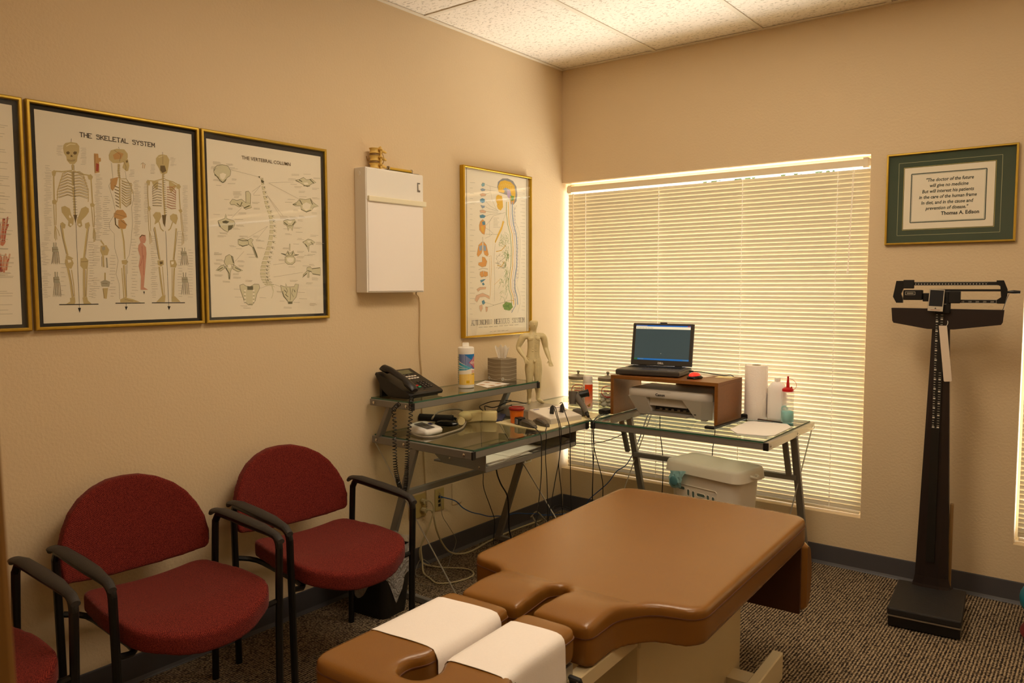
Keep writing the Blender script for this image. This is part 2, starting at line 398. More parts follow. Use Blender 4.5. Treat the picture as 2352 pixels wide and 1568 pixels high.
# printed artwork of the three charts: colour+width:points in millimetres on the sheet
SKELETON_PRINT = '''b0:110,602 116,609 134,615 152,614 159,605 158,587 152,570 150,555 141,544 127,543 118,554 117,566 110,576 108,591;d0:117,580 124,584 129,579 124,573 118,574;d0:138,580 143,586 151,585 149,577 142,575;d0:131,573 135,573 137,567 130,566;d1:120,556 132,555 145,559;d1:121,553 132,552 144,556;l2:118,599 131,608 147,609;b6:136,543 136,523;d1:132,540 133,524;d1:140,541 140,525;b4:78,514 102,515 133,522;b4:138,522 160,514 190,512;b9:135,520 135,473;d1:135,520 135,473;b2.6:134,516 119,520 103,509 100,495;b2.6:139,517 156,522 170,514 168,500;d0.7:134,514 119,517 105,506;d0.7:139,515 156,519 167,511;b2.6:133,507 118,510 100,499 97,485;b2.6:138,507 156,512 172,505 171,491;d0.7:133,505 118,508 102,497;d0.7:139,505 156,509 170,501;b2.6:133,497 118,501 96,489 93,475;b2.6:138,498 156,502 175,496 173,481;d0.7:133,495 118,498 99,487;d0.7:139,495 156,499 172,492;b2.6:132,488 118,491 93,479 90,465;b2.6:137,488 155,493 178,486 176,472;d0.7:132,485 118,489 95,477;d0.7:138,486 155,490 175,482;b2.6:132,478 117,482 90,469 87,455;b2.6:137,479 155,483 180,477 179,462;d0.7:132,476 117,479 92,467;d0.7:138,476 155,480 177,473;b2.6:132,468 117,472 87,460 84,446;b2.6:137,469 155,473 183,467 181,453;d0.7:132,466 117,470 89,457;d0.7:137,466 154,470 180,463;b2.6:131,459 117,463 86,450 83,436;b2.6:136,459 154,464 182,457 181,443;d0.7:131,457 116,460 89,448;d0.7:137,457 154,460 180,454;b2.6:131,449 116,453 86,441 83,427;b2.6:136,450 154,454 182,448 181,433;d0.7:131,447 116,450 88,438;d0.7:137,447 154,451 179,444;b2.6:130,440 116,443 85,431 82,417;b2.6:136,440 153,444 182,438 180,424;d0.7:130,437 116,441 88,429;d0.7:136,437 153,441 179,434;b6.5:134,469 136,421 136,364;d1:129,464 142,465;d1:129,455 143,456;d1:130,446 143,448;d1:130,438 143,439;d1:130,429 143,430;d1:130,420 144,421;d1:131,412 144,413;d1:131,403 144,404;d1:131,394 145,395;d1:131,385 145,386;d1:132,377 145,378;d1:132,368 145,369;b4.2:76,505 75,471 74,420;b4.2:192,510 193,470 194,420;b0:70,511 78,518 84,512 80,498 72,499;b0:181,511 192,517 199,509 194,497 184,499;b0:68,419 77,424 83,416 76,407 68,409;b0:186,418 195,423 202,415 196,408 187,409;b2.6:72,409 72,373 72,340;b2.6:79,412 78,373 76,340;b2.6:190,409 192,372 193,341;b2.6:198,411 198,372 196,341;b2:73,339 71,321 70,296;b2:73,339 73,321 73,291;b2:73,339 76,321 77,294;b2:73,339 82,321 86,306;b2:195,340 200,320 199,297;b2:195,340 197,320 196,292;b2:195,340 195,320 193,291;b2:195,340 192,320 191,302;b0:95,400 106,405 121,397 125,376 132,364 130,346 120,336 113,341 115,356 105,370 96,383;b0:181,402 171,408 157,400 149,378 142,362 142,344 150,337 158,343 156,360 172,377 181,391;w0:118,376 124,371 122,365 117,369;w0:119,349 126,347 124,341 119,342;w0:147,350 153,349 151,343 145,344;d0:131,377 143,377 137,351;b6:94,344 98,296 108,244;l1.5:97,340 101,296 110,249;d1:89,341 95,296 104,248;b6:176,349 167,290 158,234;l1.5:173,344 164,290 156,237;d1:180,344 171,291 163,237;b0:89,346 96,352 106,344 103,331 92,332;b0:167,351 180,357 183,345 174,332 167,337;b0:104,246 126,234 115,229 101,233;b0:100,231 120,233 126,218 118,200 103,202 98,218;w0:107,229 117,229 118,222 109,219;b0:148,235 165,238 173,228 169,201 156,198 146,210;d1:149,223 171,225;b7:107,202 114,156 118,103;d1:111,196 117,148 121,108;b3:118,196 123,147 124,108;b7:158,201 156,156 155,103;b3:168,201 164,147 161,103;d1:163,197 159,107;b0:109,103 125,107 126,90 123,82 96,83 110,92;b0:149,104 164,106 166,94 178,82 152,82;k3.2:75,82 200,81;k1:138,81 138,67;k0:133,70 143,70 138,53;k0.6:135,626 134,615;k0.5:138,521 138,83;b0:254,588 262,605 282,613 308,614 319,601 319,588 311,573 290,565 267,563 255,573;o0:268,590 287,604 305,599 295,580 272,575;b0:306,579 319,583 323,561 319,543 312,540 299,551 304,567;d1:304,572 312,555 309,543;d1:273,607 295,594 290,570;d0:312,577 319,578 317,570 312,570;b7:287,562 285,538 288,511;d1:282,558 292,558;d1:282,552 292,552;d1:282,546 292,546;d1:281,540 291,540;d1:281,534 291,534;d1:281,528 291,529;d1:281,522 291,523;d1:281,516 291,517;o0:256,508 283,517 277,492 263,468 256,476;b5:288,515 286,451 286,410;b2.5:288,511 311,514 324,496 332,465;b2.8:294,507 310,502 328,500 330,493;b2.8:294,499 310,493 328,493 329,486;b2.8:293,490 310,483 327,485 328,478;b2.8:293,482 309,474 327,478 327,471;b2.8:293,474 309,465 327,471 326,463;b2.8:292,466 308,456 326,463 324,456;b2.8:292,457 308,446 326,456 323,448;b2.8:292,449 308,437 326,448 322,441;b2.8:291,441 307,428 326,441 321,433;b2.8:291,433 307,419 325,434 319,426;d0.7:295,504 311,499 327,497;d0.7:294,496 311,490 326,489;d0.7:294,488 310,481 326,482;d0.7:294,480 310,471 326,474;d0.7:293,471 310,462 326,467;d0.7:293,463 309,453 325,459;d0.7:293,455 309,444 325,452;d0.7:292,446 309,435 325,445;d0.7:292,438 308,425 325,437;d0.7:292,430 308,416 324,430;d2:269,486 285,481;b1.2:268,483 285,479;d2:269,475 284,470;b1.2:269,473 284,468;d2:269,464 284,459;b1.2:269,462 284,457;d2:270,454 283,448;b1.2:270,451 283,446;d2:270,443 283,437;b1.2:270,440 283,435;d2:271,432 283,426;b1.2:271,429 282,424;d2:271,421 282,415;b1.2:271,418 282,413;o0:263,390 274,404 295,406 306,393 308,382 287,371 264,377;o0:278,371 296,372 307,356 302,342 286,338 277,350;d4:267,377 268,354 281,341;d1.5:287,369 308,354;d1:267,391 303,383;b6:288,342 294,296 295,236;l1.5:286,337 291,296 293,236;b0:284,231 300,234 307,227 298,216 285,219;b6:291,215 292,157 294,101;b3:283,205 285,157 287,101;d1:298,213 297,105;b0:274,96 290,103 318,96 345,85 274,85;d1:290,96 318,89;k3:257,83 360,82;k0:289,71 299,71 293,57;k0.5:288,620 290,614;g0.7:262,562 265,513 250,484 262,440 270,395 246,357 247,339 262,322 262,272 272,230 263,184 272,152 272,96;g0.7:308,540 311,513 334,474 334,446 326,418 327,362 319,297 311,250 302,236 303,185;k0.4:294,82 294,71;b0:420,598 431,611 445,615 461,614 470,599 466,575 460,550 451,546 436,546 430,564 420,579;d0:435,574 452,576 457,557 442,548 434,558;l1.5:429,602 449,611;d0.8:446,613 445,580;k0.5:445,623 445,615;b6:444,549 443,484 446,398;d1.6:442,545 451,545;d1.6:442,538 451,538;d1.6:443,530 452,530;d1.6:443,522 452,522;d1.6:443,515 452,515;d1.6:443,507 452,507;d1.6:443,500 452,499;d1.6:443,492 452,492;d1.6:443,484 452,484;d1.6:443,477 452,477;d1.6:444,469 453,469;d1.6:444,461 453,461;d1.6:444,454 453,454;d1.6:444,446 453,446;d1.6:444,438 453,438;d1.6:444,431 453,431;d1.6:444,423 453,423;d1.6:444,416 454,415;d1.6:445,408 454,408;d1.6:445,400 454,400;b3.6:385,516 411,516 441,527;b3.6:451,526 481,521 506,510;b0:401,513 426,518 422,487 412,491;b0:466,525 496,508 472,480 466,496;o3:466,496 491,508;d1.6:438,508 420,511 403,495 405,488;b1.2:438,505 420,508 404,492;r1.6:457,500 475,502 491,489 490,481;b1.2:457,497 475,499 491,486;d1.6:438,498 420,501 403,487 405,481;b1.2:438,496 420,498 404,484;r1.6:456,491 475,492 491,481 489,475;b1.2:456,489 475,490 491,478;d1.6:437,488 420,491 402,479 404,474;b1.2:437,486 420,488 403,476;r1.6:456,483 474,482 490,473 489,468;b1.2:456,480 474,480 490,471;d1.6:437,479 419,481 402,471 404,466;b1.2:437,477 419,478 403,468;r1.6:456,474 474,473 490,465 489,461;b1.2:456,472 474,470 490,463;d1.6:437,469 419,471 402,462 404,459;b1.2:437,467 419,468 403,460;r1.6:456,465 474,463 490,458 489,454;b1.2:455,463 474,461 490,455;d1.6:436,460 419,461 402,454 403,452;b1.2:436,457 418,458 402,452;r1.6:455,457 473,453 489,450 488,447;b1.2:455,454 473,451 489,447;d1.6:436,450 418,451 401,446 403,445;b1.2:436,448 418,448 402,444;r1.6:455,448 473,444 489,442 488,441;b1.2:455,446 473,441 489,440;d1.6:436,441 418,441 401,438 403,438;b1.2:436,438 418,438 402,436;r1.6:455,439 473,434 489,434 488,434;b1.2:454,437 473,432 489,432;d1.6:435,431 417,431 401,430 403,431;b1.2:435,429 417,428 402,428;r1.6:454,431 472,424 489,427 488,427;b1.2:454,428 472,422 489,424;b0:381,511 388,519 396,512 393,499 384,500;b0:493,509 504,516 511,506 504,496 494,499;b3.8:386,502 385,460 387,423;b3.8:504,500 504,461 506,422;b0:381,422 392,426 395,416 387,408;b0:498,421 510,425 514,417 506,408;b2.4:384,411 385,337;b2:391,412 391,338;b2.4:506,410 510,344;b2:510,411 515,344;b1.6:387,338 385,314 387,291;b1.6:512,344 509,320 507,291;b1.6:387,338 389,314 391,295;b1.6:512,344 513,320 511,295;b1.6:387,338 393,314 395,299;b1.6:512,344 517,320 515,299;b0:401,395 412,407 429,407 433,393 423,373 406,362 410,379;b0:465,397 477,406 492,403 495,390 487,367 475,376 466,385;b4:423,373 429,349 439,340;b4:475,376 465,351 457,344;d0:435,398 451,399 445,355 438,369;b5.5:406,353 413,301 421,236;b5.5:488,353 482,304 473,238;d1:402,348 409,301 417,239;d1:493,343 486,304 476,238;b0:412,234 435,236 436,220 424,212 413,219;b0:459,235 479,238 486,221 480,209 461,211;d0:420,230 432,231 431,222 421,220;w0:463,231 474,232 473,223 465,220;b6:418,212 423,157 429,104;b2.5:430,213 433,157 435,104;b6:475,208 471,157 468,103;b2.5:467,208 465,157 463,103;b0:424,106 438,109 435,84 402,84;b0:461,103 474,105 495,83 461,84;k3:386,82 512,80;k0:444,69 456,68 449,54;k0.4:447,341 449,68;o0:205,587 219,588 220,574 227,575 227,563 221,561 221,526 205,521;d1:209,583 206,525;r0:211,556 220,553 217,528 209,529;d1:364,570 372,577 381,571;o2:372,575 370,557;o2:379,571 376,557;p0:348,312 358,324 372,323 373,306 369,295 361,293 372,280 373,257 368,214 364,181 359,138 374,129 347,129 350,176 343,213 350,246 343,270 345,286 353,296;d3:351,314 359,322 369,320;r1:358,284 358,242 349,213;r1:362,251 360,181;k0:356,123 362,123 359,112;b5:216,297 226,282;b0:215,279 234,282 243,266 237,248 219,246 213,261;g0:218,274 229,277 230,267 220,263;b6:222,246 222,207;g5:233,239 234,205;d1:217,243 216,209;b5:226,188 225,161;g0:210,157 225,164 242,157 238,140 213,141;d1:215,152 233,151;b0:216,135 234,136 228,99 219,100;d1:217,134 220,101;g1.6:65,258 58,214;d0.7:66,254 60,217;g1.6:68,258 64,214;d0.7:69,254 65,217;g1.6:72,258 69,214;d0.7:73,254 71,217;g1.6:76,258 75,214;d0.7:76,254 77,218;g1.6:79,258 81,214;d0.7:80,255 82,218;g0:62,269 78,271 80,253 62,253;g4:67,284 67,269;g3:74,284 73,269;d0.8:63,261 80,262;d0.8:62,269 62,254;g1.6:65,159 58,108;d0.7:65,155 59,113;g1.6:68,159 63,108;d0.7:69,155 65,113;g1.6:72,159 69,108;d0.7:73,155 71,112;g1.6:76,159 75,108;d0.7:76,155 76,112;g1.6:79,159 81,108;d0.7:80,155 82,112;g0:62,172 78,174 80,153 62,153;g4:67,189 67,172;g3:74,189 73,172;d0.8:63,164 80,164;d0.8:62,172 62,155;g1.6:507,259 499,218;d0.7:508,256 501,221;g1.6:511,259 506,218;d0.7:512,256 508,221;g1.6:516,259 514,218;d0.7:517,256 515,221;g1.6:521,260 521,218;d0.7:522,256 523,222;g1.6:525,260 528,218;d0.7:526,256 530,222;g0:503,269 524,271 526,255 503,254;g4:508,283 509,270;g3:518,284 517,270;d0.8:504,262 526,263;d0.8:503,269 503,256;g1.6:507,161 499,109;d0.7:508,157 501,114;g1.6:512,161 507,109;d0.7:513,157 508,113;g1.6:517,161 514,109;d0.7:518,157 516,113;g1.6:522,161 521,109;d0.7:522,157 523,113;g1.6:526,161 529,109;d0.7:527,157 530,113;g0:504,174 525,176 527,155 504,155;g4:509,192 510,174;g3:519,192 518,174;d0.8:504,166 526,166;d0.8:504,174 504,157;t1.1:51,529 65,530;t1.1:51,523 61,524;t1.1:52,519 65,520;t1.1:53,513 69,515;t1.1:49,507 67,508;t1.1:50,503 70,504;t1.1:51,497 69,498;t1.1:51,492 68,494;t1.1:45,486 66,488;t1.1:50,481 69,483;t1.1:51,476 65,477;t1.1:47,470 68,471;t1.1:45,464 55,465;t1.1:51,461 66,462;t1.1:46,454 62,455;t1.1:46,449 63,450;t1.1:50,444 67,445;t1.1:49,438 67,439;t1.1:44,433 65,434;t1.1:49,428 66,429;t1.1:44,422 64,424;t1.1:44,417 54,418;t1.1:49,412 59,412;t1.1:44,406 55,407;t1.1:47,402 65,403;t1.1:46,397 55,397;t1.1:43,391 65,392;t1.1:44,385 65,386;t1.1:41,381 58,381;t1.1:42,376 56,376;t1.1:41,369 50,370;t1.1:42,364 64,365;t1.1:42,359 58,359;t1.1:44,354 61,355;t1.1:44,349 63,349;t1.1:42,343 61,344;t1.1:41,338 63,339;t1.1:42,333 51,333;t1.1:42,328 51,328;t1.1:43,322 52,322;t1.1:41,317 60,317;t1.1:43,312 61,312;t1.1:38,307 56,307;t1.1:39,300 54,300;t1.1:39,295 53,296;t1.1:39,291 57,291;t1.1:90,597 107,599;t1.1:91,594 106,596;t1.1:88,589 106,591;t1.1:88,585 103,586;t1.1:87,579 101,581;t1.1:91,576 106,578;t1.1:87,571 101,572;t1.1:91,567 105,569;t1.1:162,599 180,601;t1.1:166,595 181,596;t1.1:163,590 180,591;t1.1:166,584 180,586;t1.1:163,580 180,582;t1.1:163,575 178,577;t1.1:163,570 180,572;t1.1:160,566 180,568;t1.1:166,560 179,562;t1.1:165,555 178,557;t1.1:165,551 179,552;t1.1:161,546 176,547;t1.1:204,516 223,518;t1.1:209,512 220,513;t1.1:208,506 229,508;t1.1:210,502 229,504;t1.1:208,499 221,500;t1.1:208,494 226,495;t1.1:210,489 229,491;t1.1:204,485 227,486;t1.1:208,480 223,481;t1.1:206,476 228,478;t1.1:208,472 228,473;t1.1:208,466 218,467;t1.1:208,462 218,463;t1.1:203,458 221,459;t1.1:205,453 226,455;t1.1:201,449 213,450;t1.1:201,445 226,446;t1.1:201,439 218,440;t1.1:203,435 218,436;t1.1:204,431 220,431;t1.1:202,427 214,427;t1.1:205,422 221,423;t1.1:201,418 216,419;t1.1:205,413 221,414;t1.1:204,408 220,409;t1.1:203,404 224,405;t1.1:204,400 221,401;t1.1:203,395 223,396;t1.1:202,391 218,392;t1.1:205,386 221,386;t1.1:204,381 218,381;t1.1:199,377 221,378;t1.1:205,372 224,373;t1.1:203,368 222,369;t1.1:202,364 212,364;t1.1:203,360 214,360;t1.1:198,355 221,356;t1.1:197,350 220,351;t1.1:203,346 223,347;t1.1:204,341 223,341;t1.1:196,336 218,337;t1.1:202,332 213,332;t1.1:203,327 214,327;t1.1:200,323 222,324;t1.1:197,319 210,319;t1.1:201,314 217,314;t1.1:198,310 213,310;t1.1:196,305 213,306;t1.1:198,300 219,300;t1.1:200,297 221,297;t1.1:231,446 248,447;t1.1:234,440 246,440;t1.1:232,434 253,435;t1.1:230,426 251,427;t1.1:228,420 241,420;t1.1:228,412 241,413;t1.1:233,406 247,406;t1.1:228,399 252,400;t1.1:227,392 240,393;t1.1:228,386 244,387;t1.1:227,379 242,380;t1.1:225,371 251,373;t1.1:228,365 246,366;t1.1:230,358 249,359;t1.1:229,352 250,353;t1.1:229,345 250,346;t1.1:224,338 238,338;t1.1:228,331 249,332;t1.1:224,324 237,324;t1.1:223,318 244,319;t1.1:341,511 356,512;t1.1:336,507 354,508;t1.1:334,503 346,504;t1.1:336,499 352,500;t1.1:339,496 350,496;t1.1:337,492 356,494;t1.1:338,489 361,491;t1.1:337,484 350,485;t1.1:338,481 351,482;t1.1:340,476 352,477;t1.1:336,472 359,473;t1.1:335,468 357,469;t1.1:339,465 354,466;t1.1:340,461 360,462;t1.1:333,457 352,458;t1.1:338,453 360,455;t1.1:333,449 354,450;t1.1:333,445 359,446;t1.1:332,441 359,442;t1.1:334,438 357,439;t1.1:336,433 357,435;t1.1:333,429 347,430;t1.1:337,427 359,428;t1.1:337,422 353,423;t1.1:334,418 359,420;t1.1:335,415 349,415;t1.1:333,409 349,410;t1.1:335,406 358,408;t1.1:337,403 349,403;t1.1:330,398 343,399;t1.1:336,394 349,394;t1.1:333,391 356,392;t1.1:336,386 356,387;t1.1:332,383 346,384;t1.1:334,379 348,379;t1.1:335,375 346,376;t1.1:336,370 357,371;t1.1:333,367 354,368;t1.1:337,363 357,364;t1.1:335,360 354,360;t1.1:334,355 345,355;t1.1:333,351 352,351;t1.1:332,347 345,348;t1.1:328,343 347,344;t1.1:331,339 351,340;t1.1:335,335 348,335;t1.1:332,331 344,331;t1.1:329,328 341,328;t1.1:335,324 351,324;t1.1:333,319 345,319;t1.1:325,546 340,548;t1.1:325,542 340,543;t1.1:326,537 340,538;t1.1:325,533 339,534;t1.1:321,529 332,530;t1.1:321,524 339,526;t1.1:401,574 415,575;t1.1:400,569 415,571;t1.1:400,564 414,566;t1.1:401,560 415,561;t1.1:400,556 415,557;t1.1:397,551 412,552;t1.1:398,545 414,547;t1.1:398,542 412,543;t1.1:474,607 486,608;t1.1:474,604 494,606;t1.1:473,599 492,601;t1.1:478,595 490,596;t1.1:475,591 487,592;t1.1:474,585 487,586;t1.1:473,582 496,584;t1.1:473,578 485,579;t1.1:518,510 537,512;t1.1:522,506 537,507;t1.1:518,501 537,502;t1.1:518,495 531,496;t1.1:522,490 537,491;t1.1:516,486 529,487;t1.1:516,480 528,481;t1.1:521,475 536,476;t1.1:518,469 536,470;t1.1:521,464 533,465;t1.1:518,460 536,461;t1.1:516,455 535,456;t1.1:517,450 535,451;t1.1:520,444 535,445;t1.1:518,439 535,439;t1.1:519,434 535,435;t1.1:515,429 534,430;t1.1:515,423 530,424;t1.1:517,418 534,419;t1.1:516,413 530,414;t1.1:513,407 533,408;t1.1:517,402 530,403;t1.1:518,398 533,399;t1.1:518,392 533,393;t1.1:517,387 533,387;t1.1:512,382 531,383;t1.1:512,376 533,377;t1.1:512,373 533,373;t1.1:512,367 526,368;t1.1:515,361 527,362;t1.1:517,357 532,358;t1.1:513,351 532,352;t1.1:516,346 532,347;t1.1:512,342 525,342;t1.1:511,335 523,335;t1.1:511,330 531,330;t1.1:513,326 529,327;t1.1:514,320 531,320;t1.1:515,315 531,315;t1.1:512,310 526,310;t1.1:375,505 388,506;t1.1:374,501 388,502;t1.1:372,494 388,496;t1.1:371,489 388,491;t1.1:373,484 388,485;t1.1:372,478 387,479;t1.1:372,472 387,473;t1.1:371,469 385,469;t1.1:374,462 387,463;t1.1:373,456 387,457;t1.1:372,452 386,452;t1.1:374,446 386,446;t1.1:371,440 386,441;t1.1:370,435 386,435;t1.1:369,430 386,431;t1.1:371,425 385,426;t1.1:372,420 385,421;t1.1:370,414 385,414;t1.1:369,408 382,408;t1.1:370,403 382,404;t1.1:371,398 384,399;t1.1:372,391 384,392;t1.1:368,387 384,387;t1.1:370,381 384,382;t1.1:371,376 384,376;t1.1:371,370 383,371;t1.1:31,281 51,281;t1.1:29,276 46,276;t1.1:29,270 39,270;t1.1:35,265 50,266;t1.1:34,259 57,259;t1.1:29,255 38,255;t1.1:30,249 39,249;t1.1:28,244 41,244;t1.1:34,239 48,239;t1.1:27,234 42,234;t1.1:32,228 54,228;t1.1:28,223 39,222;t1.1:33,218 49,218;t1.1:30,212 43,212;t1.1:25,191 43,191;t1.1:33,184 49,184;t1.1:33,179 54,179;t1.1:28,173 44,173;t1.1:25,168 44,168;t1.1:29,161 43,161;t1.1:28,157 48,157;t1.1:33,151 44,151;t1.1:28,146 43,145;t1.1:31,139 53,139;t1.1:23,134 39,133;t1.1:27,128 40,128;t1.1:31,122 41,122;t1.1:25,117 41,116;t1.1:31,111 49,110;t1.1:30,106 42,106;t1.1:192,278 207,278;t1.1:193,271 213,272;t1.1:188,264 202,264;t1.1:186,257 211,257;t1.1:186,250 199,250;t1.1:188,243 210,243;t1.1:189,234 211,234;t1.1:186,228 210,229;t1.1:185,221 202,221;t1.1:187,214 198,213;t1.1:188,170 200,170;t1.1:181,162 206,162;t1.1:185,155 197,155;t1.1:186,149 198,149;t1.1:186,142 208,141;t1.1:187,135 205,134;t1.1:179,127 195,126;t1.1:180,119 192,118;t1.1:179,113 194,112;t1.1:178,104 191,104;t1.1:248,247 264,247;t1.1:243,238 263,238;t1.1:245,227 260,226;t1.1:242,217 263,217;t1.1:243,204 261,204;t1.1:242,194 261,194;t1.1:240,183 260,183;t1.1:244,172 257,171;t1.1:244,161 256,161;t1.1:239,151 250,151;t1.1:240,139 260,139;t1.1:237,130 259,130;t1.1:243,118 259,117;t1.1:241,108 252,107;t1.1:320,306 333,306;t1.1:319,295 338,296;t1.1:319,285 335,286;t1.1:324,275 344,275;t1.1:322,264 337,264;t1.1:317,253 329,253;t1.1:321,243 337,243;t1.1:316,232 342,233;t1.1:318,222 337,222;t1.1:322,211 341,211;t1.1:318,201 330,201;t1.1:320,191 341,191;t1.1:319,181 336,181;t1.1:315,169 329,168;t1.1:319,159 336,159;t1.1:317,148 333,147;t1.1:315,138 332,138;t1.1:316,128 338,127;t1.1:311,117 325,116;t1.1:314,107 327,106;t1.1:391,320 407,320;t1.1:393,312 416,313;t1.1:394,304 415,304;t1.1:395,296 414,296;t1.1:389,289 415,289;t1.1:391,282 414,282;t1.1:389,275 414,275;t1.1:388,266 399,266;t1.1:387,259 412,260;t1.1:389,252 406,252;t1.1:390,244 412,244;t1.1:389,237 402,236;t1.1:391,229 403,228;t1.1:391,222 412,222;t1.1:385,215 404,215;t1.1:392,207 412,207;t1.1:388,200 409,200;t1.1:386,191 403,191;t1.1:389,185 400,185;t1.1:388,176 409,176;t1.1:385,170 404,170;t1.1:387,161 403,161;t1.1:388,154 408,153;t1.1:385,148 410,147;t1.1:387,140 408,140;t1.1:388,132 409,132;t1.1:388,124 402,123;t1.1:385,118 401,117;t1.1:388,110 403,110;t1.1:388,102 401,101;t1.1:492,342 508,343;t1.1:490,333 510,334;t1.1:494,323 510,323;t1.1:491,313 510,313;t1.1:490,302 506,302;t1.1:490,291 504,291;t1.1:490,281 508,282;t1.1:492,271 507,271;t1.1:491,260 505,260;t1.1:489,249 507,249;t1.1:490,239 507,239;t1.1:491,230 507,230;t1.1:489,218 505,218;t1.1:489,207 505,207;t1.1:491,197 505,197;t1.1:487,186 502,186;t1.1:486,176 505,176;t1.1:484,166 504,166;t1.1:486,155 504,155;t1.1:486,145 504,144;t1.1:488,135 503,134;t1.1:487,125 503,125;t1.1:487,114 503,114;t1.1:488,104 502,103;t1.1:531,276 543,276;t1.1:533,266 550,266;t1.1:532,256 549,256;t1.1:532,245 549,245;t1.1:531,236 549,236;t1.1:529,225 548,225;t1.1:530,216 548,216;t1.1:527,206 548,205;t1.1:530,195 544,195;t1.1:529,185 547,185;t1.1:529,174 547,173;t1.1:527,165 545,165;t1.1:526,153 546,153;t1.1:527,144 544,143;t1.1:525,133 545,132;t1.1:525,123 541,123;t1.1:529,112 545,111;t1.1:524,102 544,101;t1.1:174,290 191,290;t1.1:174,281 194,281;t1.1:176,274 190,274;t1.1:174,264 193,265;t1.1:175,255 193,255;t1.1:176,247 190,247;t1.1:174,238 190,238;t1.1:171,230 191,230;t1.1:175,221 192,221;t1.1:175,211 191,211;t1.1:170,203 188,203;t1.1:175,194 188,194;t1.1:175,186 190,186;t1.1:173,177 185,177;t1.1:172,168 189,168;t1.1:168,160 188,160;t1.1:168,150 178,150;t1.1:172,143 188,142;t1.1:173,133 188,133;t1.1:171,125 180,124;t1.1:170,116 182,115;t1.1:169,108 183,107;t1.1:82,216 102,216;t1.1:86,203 102,203;t1.1:83,188 95,187;t1.1:85,173 99,173;t1.1:82,159 92,159;t1.1:82,144 99,144;t1.1:80,129 89,128;t1.1:80,115 92,114'''
